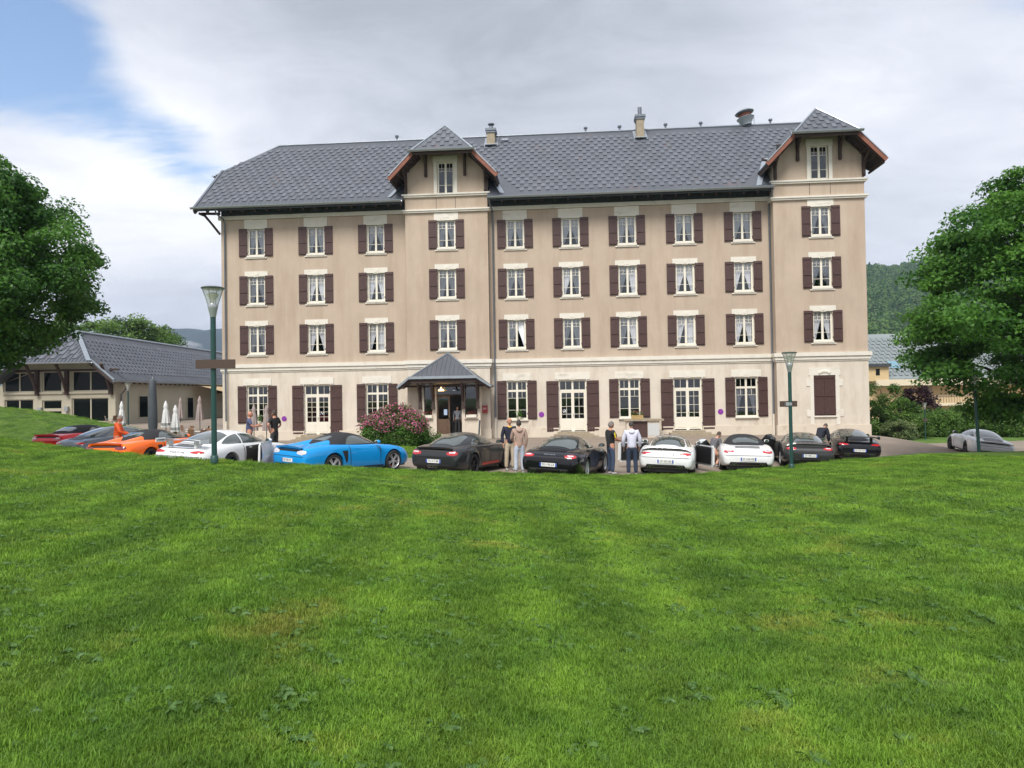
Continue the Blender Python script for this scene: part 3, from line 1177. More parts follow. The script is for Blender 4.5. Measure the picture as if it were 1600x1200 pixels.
# fascia, soffit boards and rafter ends
for a, e in ((VL, CP0 - .06), (CP1 + .06, RP0 - .06)):
    MB().box(a, e, -1.15, -1.12, 14.98, 15.14).build('fascia', M['frieze'], roof)
    b = MB()
    n = int((e - a) / .8)
    for i in range(n + 1):
        u = a + .1 + i * (e - a - .2) / n
        b.bar((u, -1.10, zr(-1.10) - .30), (u, .1, zr(.1) - .30), .09, .16)
    b.build('rafters', M['dark_wood'], roof)
for vu, s in ((VL, -1), (VR, 1)):                   # verge boards and flashing at the gable ends
    for d0, d1 in ((-1.15 if s < 0 else .6, 2.9), (2 * RIDGE_D + 1.15, 2 * RIDGE_D - 2.9)):
        q0, q1 = (zr(d0), zr(d1)) if d0 < RIDGE_D else (zr(2 * RIDGE_D - d0), zr(2 * RIDGE_D - d1))
        MB().bar((vu + s * -.04, d0, q0 - .20), (vu + s * -.04, d1, q1 - .20), .05, .24).build('verge_board', M['dark_wood'], roof)
        MB().bar((vu, d0, q0 + .05), (vu, d1, q1 + .05), .16, .04).build('flashing', M['zinc_dark'], roof)
gutter('gutter', (VL - .62, 2.7, zh - .36), (VL - .62, 2 * RIDGE_D - 2.7, zh - .36), .1)
b = MB()                                            # curved bracket under the left verge
b.tube([(VL + .1, -.6, 15.0), (VL + .35, -.3, 14.9), (VL + .75, -.1, 14.35), (UL - .05, -.05, 13.7)], .085, 6)
b.tube([(VL + .1, -.3, 15.05), (UL, -.1, 15.05)], .09, 6)
b.tube([(VL - .5, 3.0, zh - .5), (VL + .2, 3.0, zh - .6), (UL, 3.0, zh - 1.8)], .09, 6)
b.build('bracket', M['dark_wood'], hotel, smooth=40)


def jerkin_roof(c, half, fd, ztop, sl, jw, jz, name_side):
    """pavilion roof: two slopes, hipped front with its own gutter, barge boards, brackets"""
    b = MB()
    ze = ztop - sl * half
    back_e = (ze - 15.15) / SL - 1.15
    back_r = (ztop - 15.15) / SL - 1.15
    ap = -.35
    for s in (-1, 1):
        P = [(c + s * half, fd, ze), (c + s * jw, fd, jz), (c, ap, ztop), (c, back_r + .1, ztop), (c + s * half, back_e + .1, ze)]
        b.slab(P, Vector((-s * sl, 0, -1)).normalized() * .12)
    b.slab([(c - jw - .12, fd - .18, jz - .14), (c + jw + .12, fd - .18, jz - .14), (c, ap, ztop + .015)], (0, .05, -.10))
    pr = b.build('pavilion_roof', M['roof'], hotel)
    t = MB()
    hv = Vector((0, ap - fd + .18, ztop - jz + .15)).normalized()
    hn = Vector((0, -hv.z, hv.y))
    hlen = math.hypot(ap - fd + .18, ztop - jz + .15)
    for k in range(int(hlen / .42)):
        s = .35 + k * .42
        if s > hlen - .45:
            continue
        w = (jw + .12) * (1 - s / hlen) - .3
        n = int(w / .28)
        for i in range(-n, n + 1):
            if (i + k) % 2:
                continue
            Mx = Matrix.Translation((c + i * .28, fd - .18 + s * hv.y, jz - .14 + s * hv.z)) @ Matrix((Vector((1, 0, 0)), hv, hn)).transposed().to_4x4()
            o = link('tile', tile_me, pr)
            o.matrix_local = Mx
    z = MB()
    for s in (-1, 1):
        z.tube([(c + s * (jw + .12), fd - .18, jz - .12), (c, ap, ztop + .03)], .055, 6)
        z.bar((c + s * half, fd - .03, ze + .04), (c + s * (jw - .02), fd - .03, jz + .03), .12, .05)
        # flashing where the roof dies into the main slope
        if c == CPC or s < 0:
            z.bar((c + s * (half + .25), fd + 1.0, zr(fd + 1.0) + .02), (c + s * (half - .9), back_e + 1.4, zr(back_e + 1.4) + .06), .35, .05)
    z.tube([(c, ap, ztop + .03), (c, back_r, ztop + .03)], .06, 6)
    z.build('flashing', M['zinc'], pr, smooth=40)
    gutter('gutter', (c - jw - .32, fd - .28, jz - .16), (c + jw + .32, fd - .28, jz - .16), .12)
    for s in (-1, 1):
        MB().bar((c + s * (half + .02), fd - .02, ze - .16), (c + s * (jw - .05), fd - .02, jz - .14), .06, .26).build('barge_board', M['rake'], pr)
    wd = MB()
    wd.box(c - jw - .1, c + jw + .1, fd - .12, fd - .07, jz - .42, jz - .22)
    for i in range(9):                              # rafters under the slopes
        y = fd + .12 + i * .24
        if y > back_e:
            break
        for s in (-1, 1):
            wd.bar((c + s * (half - .05), y, ze - .19), (c + s * (jw - .2), y, jz - .21), .08, .12)
    for s in (-1, 1):
        for k in range(3):
            t_ = k / 2
            wd.bar((c + s * (half - .1 - t_ * .9), fd + .1, ze - .26 + t_ * .9 * sl), (c + s * (half - .1 - t_ * .9), back_e, ze - .26 + t_ * .9 * sl), .1, .12)
    wd.build('rafters', M['dark_wood'], pr)
    return pr


def pav_brackets(c, half, d, fd):
    for s, u, zb_, zt_, diag in ((-1, half - .10, 15.72, 17.2, 1), (1, half - .10, 15.72, 17.2, 1), (-1, 1.26, 16.80, 18.3, 0), (1, 1.26, 16.80, 18.3, 0)):
        x = c + s * u
        b = MB()
        b.box(x - .085, x + .085, d - .16, d - .01, zb_, zt_)
        b.box(x - .07, x + .07, d - .22, d - .16, zb_ + .08, zb_ + .26)
        b.tube([(x, d - .12, zb_ + .55), (x, d - .35, zt_ - .55), (x, fd + .1, zt_ - .1)], .075, 6)
        b.bar((x, d, zt_ - .05), (x, fd + .05, zt_ - .05), .13, .14)
        if diag:
            b.tube([(x, d - .1, zt_ - .75), (x + s * .30, d - .1, zt_ - .35), (x + s * .8, d - .1, zt_ - .22)], .07, 6)
        b.build('bracket', M['dark_wood'], hotel, smooth=40)


jerkin_roof(CPC, 3.40, -1.75, 20.15, 1.064, 1.80, 18.24, 'c')
jerkin_roof(RPC, 3.45, -1.95, 20.15, 1.064, 1.76, 18.28, 'r')
pav_brackets(CPC, 2.67, CPD, -1.75)
pav_brackets((RP0 + RP1) / 2 + .05, 2.73, RPD, -1.95)

# --- chimneys, vents, skylight


def on_roof(px, py):
    """point of the front slope seen at this pixel, in the hotel frame"""
    inv = H_MAT.inverted()
    o, d = inv @ Vector((0, 0, EYE)), inv.to_3x3() @ ray(px, py)
    k = (15.15 + SL * (o.y + 1.15) - o.z) / (d.z - SL * d.y)
    return o + d * k


def chimney(px, py, w, h, kind):
    p = on_roof(px, py)
    b = MB().box(p.x - w / 2, p.x + w / 2, p.y, p.y + .8, p.z - .2, p.z + h)
    ch = b.build('chimney', M['stone'], roof)
    cp = MB().box(p.x - w / 2 - .11, p.x + w / 2 + .11, p.y - .11, p.y + .91, p.z + h, p.z + h + .16)
    cp.box(p.x - w / 2 - .06, p.x + w / 2 + .06, p.y - .06, p.y + .86, p.z + h - .14, p.z + h - .003)
    if kind == 'pot':
        Mx = Matrix.Translation((p.x, p.y + .4, p.z + h + .16))
        cp.lathe([(.13, 0), (.13, .36), (.12, .38)], 10, 0, Mx)
        cp.lathe([(.24, .40), (.24, .46), (.03, .52)], 10, 0, Mx)
    else:
        cp.lathe([(.14, 0), (.14, .62)], 10, 0, Matrix.Translation((p.x, p.y + .3, p.z + h + .16)))
    cp.build('chimney_pot', M['zinc_dark'], roof, smooth=40)
    fl = MB()
    fl.bar((p.x - w / 2 - .15, p.y - .05, zr(p.y) + .04), (p.x + w / 2 + .15, p.y - .05, zr(p.y) + .04), .45, .04)
    for s in (-1, 1):
        fl.bar((p.x + s * (w / 2 + .1), p.y - .15, zr(p.y - .15) + .05), (p.x + s * (w / 2 + .1), p.y + .9, zr(p.y + .9) + .05), .22, .04)
    fl.build('flashing', M['zinc'], roof)


chimney(767, 228, .55, 1.10, 'pot')
chimney(1001, 217, .52, 1.55, 'pipe')
vm = MB().lathe([(.07, -.2), (.07, .28), (.14, .29), (.14, .40), (.02, .44)], 10).mesh('vent', M['zinc_dark'], smooth=40)
inv = H_MAT.inverted()
for px in (620, 915, 968, 1040, 1095, 1204):
    o, d = inv @ Vector((0, 0, EYE)), inv.to_3x3() @ ray(px, 205)
    k = (RIDGE_D - o.y) / d.y
    link('vent', vm, roof, ((o + d * k).x, RIDGE_D, RIDGE_Z))
b = MB()                                            # the big tilted exhaust cowl near the end pavilion
cx = 16.55
Mx = Matrix.Translation((cx, RIDGE_D, RIDGE_Z)) @ Matrix.Rotation(R(-10), 4, 'Y')
b.lathe([(.34, .05), (.36, .18), (.62, .55), (.50, .62)], 16, 0, Mx)
b.lathe([(.42, .62), (.44, .86)], 16, 1, Mx)
b.lathe([(.62, .88), (.66, .95), (.50, 1.06), (.1, 1.14)], 18, 2, Mx)
for s in (-1, 1):
    b.bar((cx + s * .5, RIDGE_D, RIDGE_Z), (cx + s * .5, RIDGE_D, RIDGE_Z + .6), .04, .04, 0)
b.build('exhaust_cowl', [M['zinc'], M['rake'], M['zinc_dark']], roof, smooth=40)
p = on_roof(789, 220)
Mx = Matrix.Translation(p) @ Matrix((Vector((1, 0, 0)), sv_, nv_)).transposed().to_4x4()
sk = MB().box(-.28, .28, -.18, .22, 0, .1, 0, Mx).build('skylight', M['zinc_dark'], roof)
MB().box(-.23, .23, -.13, .17, .102, .115, 0, Mx).build('pane', mat('sky reflecting glass', (.5, .52, .55), .08, metal=.8), sk)

# --- downpipes
for u, zt, el in ((-19.0, 15.05, 1), (-1.17, 15.05, 1), (16.18, 15.05, 1)):
    pts = [(u + .0, -1.2, zt), (u + .02, -1.1, zt - .25), (u + .1, -.25, 14.62), (u + .1, -.12, 14.4), (u + .1, -.12, 4.95)]
    MB().tube(pts, .055, 8).build('downpipe', M['zinc_dark'], hotel, smooth=50)
    MB().tube([(u + .1, -.20, 5.06), (u + .1, -.16, 1.3)], .055, 8).build('downpipe', M['zinc_dark'], hotel, smooth=50)
    MB().tube([(u + .1, -.16, 1.3), (u + .1, -.16, -.1)], .06, 8).build('downpipe', M['trim'], hotel, smooth=50)

# --- entrance porch
PF = -1.62                                          # porch front wall depth
pz = MB()
pk = (CPC, CPD - .02, 5.46)
fa, fb = (-6.12, -2.55, 3.86), (-1.98, -2.55, 3.86)
la, lb = (-6.92, -2.2, 3.31), (-1.16, -2.2, 3.31)
ka, kb = (-6.92, CPD - .02, 3.31), (-1.16, CPD - .02, 3.31)
pz.slab([fa, fb, pk], (0, .03, -.09))
pz.slab([fa, pk, ka, la], (.03, 0, -.09))
pz.slab([fb, lb, kb, pk], (-.03, 0, -.09))
porch = pz.build('porch_roof', M['roof'], hotel)
b = MB()
for i in range(-7, 8):                              # standing seams on the front hip
    t0 = abs(i) / 7.4
    x = CPC + i * .277
    s1 = 1 - t0
    if s1 > .06:
        b.bar((x, -2.55 + .02, 3.86 + .03), (CPC + i * .277, -2.55 + s1 * 1.98, 3.86 + .02 + s1 * 1.60), .025, .05)
b.build('seam', M['roof_tile'], porch)
for i in range(-6, 7, 2):
    MB().bar((CPC + i * .277 - .13, -2.46, 3.97), (CPC + i * .277 + .13, -2.46, 3.97), .16, .05).build('tile', M['roof_tile'], porch)
b = MB()
b.bar((fa[0] - .05, fa[1] - .02, fa[2] + .02), (fb[0] + .05, fb[1] - .02, fb[2] + .02), .12, .16)
for P, s in ((fa, -1), (fb, 1)):
    b.bar((P[0], P[1], P[2] + .02), (pk[0], pk[1], pk[2] + .03), .14, .06)
    q = la if s < 0 else lb
    b.bar((P[0], P[1] - .03, P[2]), (q[0], q[1] - .05, q[2]), .12, .13)
    b.bar((q[0], q[1], q[2]), (q[0], CPD, q[2]), .12, .12)
b.build('flashing', M['zinc'], porch)
b = MB()
b.box(-6.05, -2.02, -2.48, -2.40, 3.55, 3.76)
b.box(-6.7, -1.4, -2.0, -1.9, 3.30, 3.42)
for i in range(7):
    x = -6.0 + i * .66
    b.bar((x, -2.45, 3.62), (x, CPD, min(4.4, 3.31 + (2.9 - abs(x - CPC)) * .74 - .22)), .09, .12)
b.bar((la[0] + .05, -2.2, 3.2), (fa[0], -2.45, 3.70), .08, .14)
b.bar((lb[0] - .05, -2.2, 3.2), (fb[0], -2.45, 3.70), .08, .14)
b.build('rafters', M['dark_wood'], porch)
pw = MB()
U0, U1 = CPC - 1.62, CPC + 2.05                      # front wall spans the pavilion centre
DL, DR = -4.62, -3.03
for a, e in ((-5.58, -5.40), (-4.88, DL), (DR, -2.83), (-2.05, -1.87)):
    pw.box(a, e, PF, PF + .22, .0, 3.48)
pw.box(-5.40, -4.88, PF + .02, PF + .2, .0, 1.30)
pw.box(-2.83, -2.05, PF + .02, PF + .2, .0, 1.30)
pw.box(-5.45, -4.84, PF - .10, PF + .2, 1.303, 1.38)
pw.box(-2.88, -2.0, PF - .10, PF + .2, 1.303, 1.38)
pw.box(-5.58, -5.40, PF + .22, CPD, 0, 3.48)
pw.box(-2.05, -1.87, PF + .22, CPD, 0, 3.48)
pw.box(DL - .05, DR + .05, PF - .12, CPD + 1, .0, .34)
pw.box(-5.58, -1.87, PF + .04, PF + .2, 3.483, 3.60)
pw.build('porch_wall', M['plinth'], hotel)
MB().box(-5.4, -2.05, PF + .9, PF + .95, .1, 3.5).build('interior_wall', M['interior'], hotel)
for a, e in ((-5.40, -4.88), (-2.83, -2.05)):
    w = MB().box(a, a + .05, PF + .08, PF + .14, 1.39, 3.48).box(e - .05, e, PF + .08, PF + .14, 1.39, 3.48).box(a + .05, e - .05, PF + .08, PF + .14, 1.39, 1.45).build('window', M['dark_wood'], hotel)
    MB().add([(a + .05, PF + .11, 1.45), (e - .05, PF + .11, 1.45), (e - .05, PF + .11, 3.48), (a + .05, PF + .11, 3.48)], [(0, 1, 2, 3)]).build('pane', GLASS, w)
b = MB()                                            # double door: the leaf on the left is shut, the other stands open
mid = (DL + DR) / 2 + .03
b.box(DL, DL + .09, PF + .1, PF + .16, .345, 2.75)
b.box(mid - .09, mid, PF + .1, PF + .16, .345, 2.75)
b.box(DL + .09, mid - .09, PF + .1, PF + .16, .345, 1.30)
b.box(DL + .16, mid - .16, PF + .08, PF + .098, .50, 1.18)
b.box(DL + .09, mid - .09, PF + .1, PF + .16, 2.63, 2.75)
dr = b.build('entrance_door', M['brown_door'], hotel)
MB().add([(DL + .09, PF + .13, 1.30), (mid - .09, PF + .13, 1.30), (mid - .09, PF + .13, 2.63), (DL + .09, PF + .13, 2.63)], [(0, 1, 2, 3)]).build('pane', GLASS, dr)
MB().box(mid - .38, mid - .17, PF + .10, PF + .115, 1.55, 1.90).build('notice', mat('pale notice', (.35, .45, .62), .6), dr)
MB().box(mid - .065, mid - .03, PF + .03, PF + .1, 1.25, 1.42).build('handle', M['chrome'], dr)
b = MB().box(DL, DR, PF + .1, PF + .15, 2.76, 2.84).box(DL, DR, PF + .1, PF + .15, 3.42, 3.48)
tr = b.build('transom', M['dark_wood'], hotel)
MB().add([(DL, PF + .13, 2.84), (DR, PF + .13, 2.84), (DR, PF + .13, 3.42), (DL, PF + .13, 3.42)], [(0, 1, 2, 3)]).build('pane', GLASS, tr)
for x in (-5.62, -4.80, -2.93, -2.0):
    b = MB()
    b.box(x - .085, x + .085, PF - .20, PF - .03, 2.05, 3.45)
    b.box(x - .11, x + .11, PF - .24, PF - .02, 1.93, 2.08)
    b.tube([(x, PF - .1, 2.3), (x, PF - .35, 2.9), (x, -2.4, 3.5)], .08, 6)
    b.build('bracket', M['dark_wood'], hotel, smooth=40)
lampglow = mat('lit lamp glass', (.8, .5, .2), .4, emit=((1, .62, .25), 2.2))
for x in (-4.25, -3.42):
    l = MB().lathe([(.20, 0), (.16, .08), (.05, .14), (.02, .30)], 12, 0, Matrix.Translation((x, PF - .35, 3.05))).build('porch_lamp', lampglow if x < -4 else M['zinc_dark'], hotel, smooth=50)
    MB().tube([(x, PF - .35, 3.34), (x, PF - .35, 3.9)], .012, 6).build('lamp_rod', M['black'], l)
for a, e in ((-5.40, -4.88), (-2.75, -2.10)):
    t = thing('flower_box', 'white flower box with red blooms on the ' + ('porch sill beside the letter box' if a > -4 else 'porch sill beside the pink bush'), 'flower box', H_MAT @ Vector(((a + e) / 2, PF - .08, 1.385)), -YAW, 'flower boxes on the porch')
    hw = (e - a) / 2
    MB().box(-hw, hw, -.1, .1, 0, .18).build('planter', M['frame'], t)
    fb_ = MB()
    for i in range(60):
        x, y, z = random.uniform(-hw, hw), random.uniform(-.13, .1), .18 + random.uniform(0, .2)
        Mx = Matrix.Translation((x, y, z)) @ Euler((random.uniform(-1, 1), random.uniform(-1, 1), random.uniform(0, 6))).to_matrix().to_4x4()
        fb_.add([Mx @ Vector(v) for v in ((-.035, 0, 0), (0, -.035, .01), (.035, 0, 0), (0, .035, .01))], [(0, 1, 2, 3)], 0 if i % 3 else 1)
    fb_.build('flowers', [mat('geranium leaf', (.03, .07, .015), .7), mat('red petal', (.35, .02, .03), .6)], t)

# ------------------------------------------------------------------ cars


def catmull(xs, pts, x):
    """smooth interpolation of rows pts over decreasing or increasing xs"""
    xs, pts = np.asarray(xs, float), np.asarray(pts, float)
    if xs[0] > xs[-1]:
        xs, pts = xs[::-1], pts[::-1]
    i = int(np.clip(np.searchsorted(xs, x) - 1, 0, len(xs) - 2))
    t = (x - xs[i]) / (xs[i + 1] - xs[i])
    p1, p2 = pts[i], pts[i + 1]
    h = xs[i + 1] - xs[i]
    m1 = (pts[i + 1] - pts[i - 1]) / (xs[i + 1] - xs[i - 1]) if i > 0 else (p2 - p1) / h
    m2 = (pts[i + 2] - pts[i]) / (xs[i + 2] - xs[i]) if i + 2 < len(xs) else (p2 - p1) / h
    t2, t3 = t * t, t ** 3
    return (2 * t3 - 3 * t2 + 1) * p1 + (t3 - 2 * t2 + t) * h * m1 + (-2 * t3 + 3 * t2) * p2 + (t3 - t2) * h * m2


BODY = {  # y: half width, bottom, shoulder z, shoulder x, centre z
    '911': [(2.25, .46, .28, .46, .38, .48), (2.20, .62, .24, .55, .50, .56), (2.08, .76, .21, .63, .60, .62), (1.85, .86, .18, .74, .68, .68), (1.32, .905, .17, .845, .74, .78),
            (.85, .895, .16, .88, .76, .90), (.3, .885, .16, .895, .77, .93), (-.3, .885, .16, .91, .78, .95), (-.8, .91, .17, .93, .79, .96), (-1.2, .93, .18, .925, .79, .97),
            (-1.6, .93, .20, .895, .77, .935), (-1.92, .905, .23, .855, .74, .885), (-2.12, .86, .27, .80, .71, .82), (-2.22, .80, .30, .745, .67, .755), (-2.26, .70, .34, .68, .60, .68)],
    'mid': [(2.18, .46, .28, .46, .38, .48), (2.13, .62, .24, .55, .50, .56), (2.02, .76, .21, .63, .60, .62), (1.80, .86, .18, .74, .68, .68), (1.28, .90, .17, .845, .74, .77),
            (.80, .89, .16, .88, .76, .89), (.3, .88, .16, .895, .77, .92), (-.3, .88, .16, .905, .78, .94), (-.8, .90, .17, .925, .79, .94), (-1.2, .92, .18, .935, .79, .945),
            (-1.6, .915, .20, .915, .77, .93), (-1.90, .89, .23, .88, .745, .90), (-2.08, .84, .27, .835, .71, .855), (-2.16, .79, .30, .76, .68, .77), (-2.19, .70, .34, .66, .62, .67)]}
ROOFS = {  # y: roof z at the centre, half width at the belt
    '911': [(1.02, .86, .66), (.62, 1.06, .72), (.25, 1.215, .745), (-.08, 1.28, .755), (-.45, 1.295, .755), (-.85, 1.262, .74), (-1.25, 1.165, .70), (-1.62, 1.03, .63), (-1.98, .84, .52)],
    'cabrio': [(1.02, .86, .66), (.62, 1.06, .72), (.25, 1.215, .745), (-.08, 1.275, .755), (-.45, 1.285, .755), (-.85, 1.25, .745), (-1.15, 1.17, .72), (-1.42, 1.04, .68), (-1.60, .88, .62)],
    'spyder': [(.98, .86, .66), (.58, 1.06, .72), (.22, 1.20, .745), (-.08, 1.26, .755), (-.40, 1.265, .75), (-.75, 1.20, .72), (-1.02, 1.10, .68), (-1.25, .98, .60), (-1.45, .86, .50)],
    'cayman': [(.98, .86, .66), (.58, 1.07, .72), (.22, 1.22, .745), (-.08, 1.285, .755), (-.45, 1.295, .755), (-.85, 1.26, .735), (-1.25, 1.17, .68), (-1.62, 1.04, .60), (-2.0, .86, .50)]}
AXLES = {'911': (1.32, -1.13), 'mid': (1.27, -1.17)}
WHEEL_R = .335


def body_profile(row):
    W, zb, zs, xs, zc = row
    pts = [(0, zb), (W * .78, zb), (W * .955, zb + .05), (W, (zb + zs) * .5 - .02), (W * .99, zs - .17), ((W + xs) / 2 + .01, zs - .055), (xs, zs), (xs * .70, zs + (zc - zs) * .55 + .006), (xs * .35, zs + (zc - zs) * .88), (0, zc)]
    t = np.arange(len(pts))
    out = []
    for q in np.linspace(0, len(pts) - 1, 25):
        out.append(catmull(t, pts, q))
    return out


def shell(rows, ys, prof, name):
    V, F = [], []
    n = None
    for y in ys:
        h = prof(catmull([r[0] for r in rows], [r[1:] for r in rows], y))
        full = [(p[0], y, p[1]) for p in h] + [(-p[0], y, p[1]) for p in h[-2:0:-1]]
        n = len(full)
        V += full
    for i in range(len(ys) - 1):
        for k in range(n):
            a, b_ = i * n + k, i * n + (k + 1) % n
            F.append((a, b_, b_ + n, a + n))
    F.append(tuple(range(n))[::-1])
    F.append(tuple((len(ys) - 1) * n + k for k in range(n)))
    return V, F


CAR_SHELLS = {}


def car_shells(body, roof):
    key = (body, roof)
    if key in CAR_SHELLS:
        return CAR_SHELLS[key]
    rows = BODY[body]
    y0, y1 = rows[0][0], rows[-1][0]
    ys = np.concatenate([np.linspace(y0, y0 - .25, 7)[:-1], np.linspace(y0 - .25, y1 + .25, 46)[:-1], np.linspace(y1 + .25, y1, 9)])
    V, F = shell(rows, ys, body_profile, 'body')
    gr = ROOFS[roof]

    def gprof(row):
        zr_, wb = row
        zb = .80
        h = max(zr_ - zb, .02)
        out = []
        for a in np.linspace(0, PI / 2, 14):
            sz = math.sin(a) ** (2 / 2.3)
            cx = max(math.cos(a), 0) ** (2 / 2.7)
            out.append((wb * cx * (1 - .10 * sz), zb + h * sz))
        return [(0, zb)] + out[:-1] + [(0, zb + h)]
    gy = np.linspace(gr[0][0], gr[-1][0], 34)
    GV, GF = shell(gr, gy, gprof, 'roof')
    key_b = 'body_' + body
    if key_b not in CAR_SHELLS:                     # wheel arches cut out of the body once per kind
        me = bpy.data.meshes.new('car_body')
        me.from_pydata(V, [], F)
        bm = bmesh.new()
        bm.from_mesh(me)
        bmesh.ops.recalc_face_normals(bm, faces=bm.faces)
        bm.to_mesh(me)
        bm.free()
        cb = MB()
        for ay in AXLES[body]:
            for s in (-1, 1):
                cb.lathe([(WHEEL_R + .045, 0), (WHEEL_R + .045, .5)], 36, 0, Matrix.Translation((s * .60, ay, WHEEL_R + .01)) @ Matrix.Rotation(s * PI / 2, 4, 'Y'))
        cut = cb.build('arch_cutter', M['black'])
        ob = link('car_body', me)
        mod = ob.modifiers.new('arch', 'BOOLEAN')
        mod.object = cut
        mod.operation = 'DIFFERENCE'
        mod.solver = 'EXACT'
        dg = bpy.context.evaluated_depsgraph_get()
        me2 = bpy.data.meshes.new_from_object(ob.evaluated_get(dg))
        me2.name = 'car_body'
        bpy.data.objects.remove(ob)
        bpy.data.objects.remove(cut)
        me2.materials.clear()
        me2.polygons.foreach_set('use_smooth', [True] * len(me2.polygons))
        me2.set_sharp_from_angle(angle=R(42))
        CAR_SHELLS[key_b] = me2
    g = bpy.data.meshes.new('car_roof')
    g.from_pydata(GV, [], GF)
    bm = bmesh.new()
    bm.from_mesh(g)
    bmesh.ops.recalc_face_normals(bm, faces=bm.faces)
    bm.to_mesh(g)
    bm.free()
    g.polygons.foreach_set('use_smooth', [True] * len(g.polygons))
    g.set_sharp_from_angle(angle=R(60))
    o = len(V)
    bv = BVHTree.FromPolygons([Vector(p) for p in V + GV], [tuple(f) for f in F] + [tuple(i + o for i in f) for f in GF])
    CAR_SHELLS[key] = (CAR_SHELLS[key_b], g, bv)
    return CAR_SHELLS[key]


def patch(bv, fn, nu, nv, d, off, far=4.0):
    """sheet projected on to the car along d: fn(i, j) gives a point in front of the surface; it lies off metres proud of it"""
    d = Vector(d).normalized()
    b = MB()
    grid = []
    for j in range(nv + 1):
        row = []
        for i in range(nu + 1):
            p = Vector(fn(i / nu, j / nv)) - d * far
            h = bv.ray_cast(p, d)
            row.append(None if h[0] is None else h[0] - d * off)
        grid.append(row)
    idx = {}
    for j, row in enumerate(grid):
        for i, p in enumerate(row):
            if p is not None:
                idx[(i, j)] = len(b.v)
                b.v.append(tuple(p))
    for j in range(nv):
        for i in range(nu):
            k = [(i, j), (i + 1, j), (i + 1, j + 1), (i, j + 1)]
            if all(q in idx for q in k):
                b.f.append(tuple(idx[q] for q in k))
                b.m.append(0)
    return b


TYRE = MB().lathe([(.21, -.11), (.30, -.125), (WHEEL_R - .012, -.10), (WHEEL_R, -.06), (WHEEL_R, .06), (WHEEL_R - .012, .10), (.30, .125), (.245, .118), (.235, .06), (.235, -.06), (.21, -.11)], 36, cap=False).mesh('wheel', M['rubber'], smooth=50)


def rim_mesh(m, spokes, double):
    b = MB()
    b.lathe([(.240, .03), (.250, .105), (.238, .112), (.228, .10), (.222, .02)], 32, 0, cap=False)
    b.lathe([(.0, .02), (.215, .0), (.236, -.04)], 28, 1, cap=False)
    b.lathe([(.165, .012), (.165, .035), (.06, .04)], 24, 2, cap=False)
    b.lathe([(.052, .04), (.050, .088), (.03, .095), (.001, .095)], 14, 0, cap=False)
    for k in range(spokes):
        for s in ((-1, 1) if double else (0,)):
            a = 2 * PI * k / spokes
            Mx = Matrix.Rotation(a + s * .02, 4, 'Z')
            p, q = Mx @ Vector((.04, s * .012, .082)), Matrix.Rotation(a + s * .14, 4, 'Z') @ Vector((.238, 0, .092))
            b.bar(p, q, .024 if double else .045, .022)
    return b.mesh('rim', [m, M['black'], M['dark_alloy']], smooth=40)


RIMS = {'silver': rim_mesh(M['alloy'], 5, True), 'black': rim_mesh(M['dark_alloy'], 5, True), 'blue': rim_mesh(M['blue_alloy'], 10, False), 'many': rim_mesh(M['alloy'], 10, False)}
PAINT = {}


def paint(name, col, metal=.0, rough=.28):
    if name not in PAINT:
        PAINT[name] = mat('car paint ' + name, col, max(rough, .35), metal=metal, coat=.8, spec=.12)
    return PAINT[name]


def sharp_patch(bb, name, m, parent, th=0.0):
    me = bb.mesh(name, m, smooth=60)
    return link(name, me, parent)


DLO_T = {'911': [(.66, .945), (.40, 1.06), (.12, 1.165), (-.18, 1.20), (-.50, 1.20), (-.80, 1.155), (-1.05, 1.07), (-1.24, .965)],
         'cabrio': [(.66, .945), (.40, 1.06), (.12, 1.165), (-.15, 1.19), (-.42, 1.17), (-.60, 1.09), (-.68, 1.0), (-.72, .955)],
         'spyder': [(.62, .945), (.38, 1.06), (.10, 1.16), (-.14, 1.185), (-.35, 1.16), (-.48, 1.09), (-.55, 1.0), (-.58, .955)],
         'cayman': [(.62, .945), (.38, 1.065), (.10, 1.17), (-.18, 1.205), (-.45, 1.19), (-.68, 1.13), (-.88, 1.04), (-1.0, .965)]}


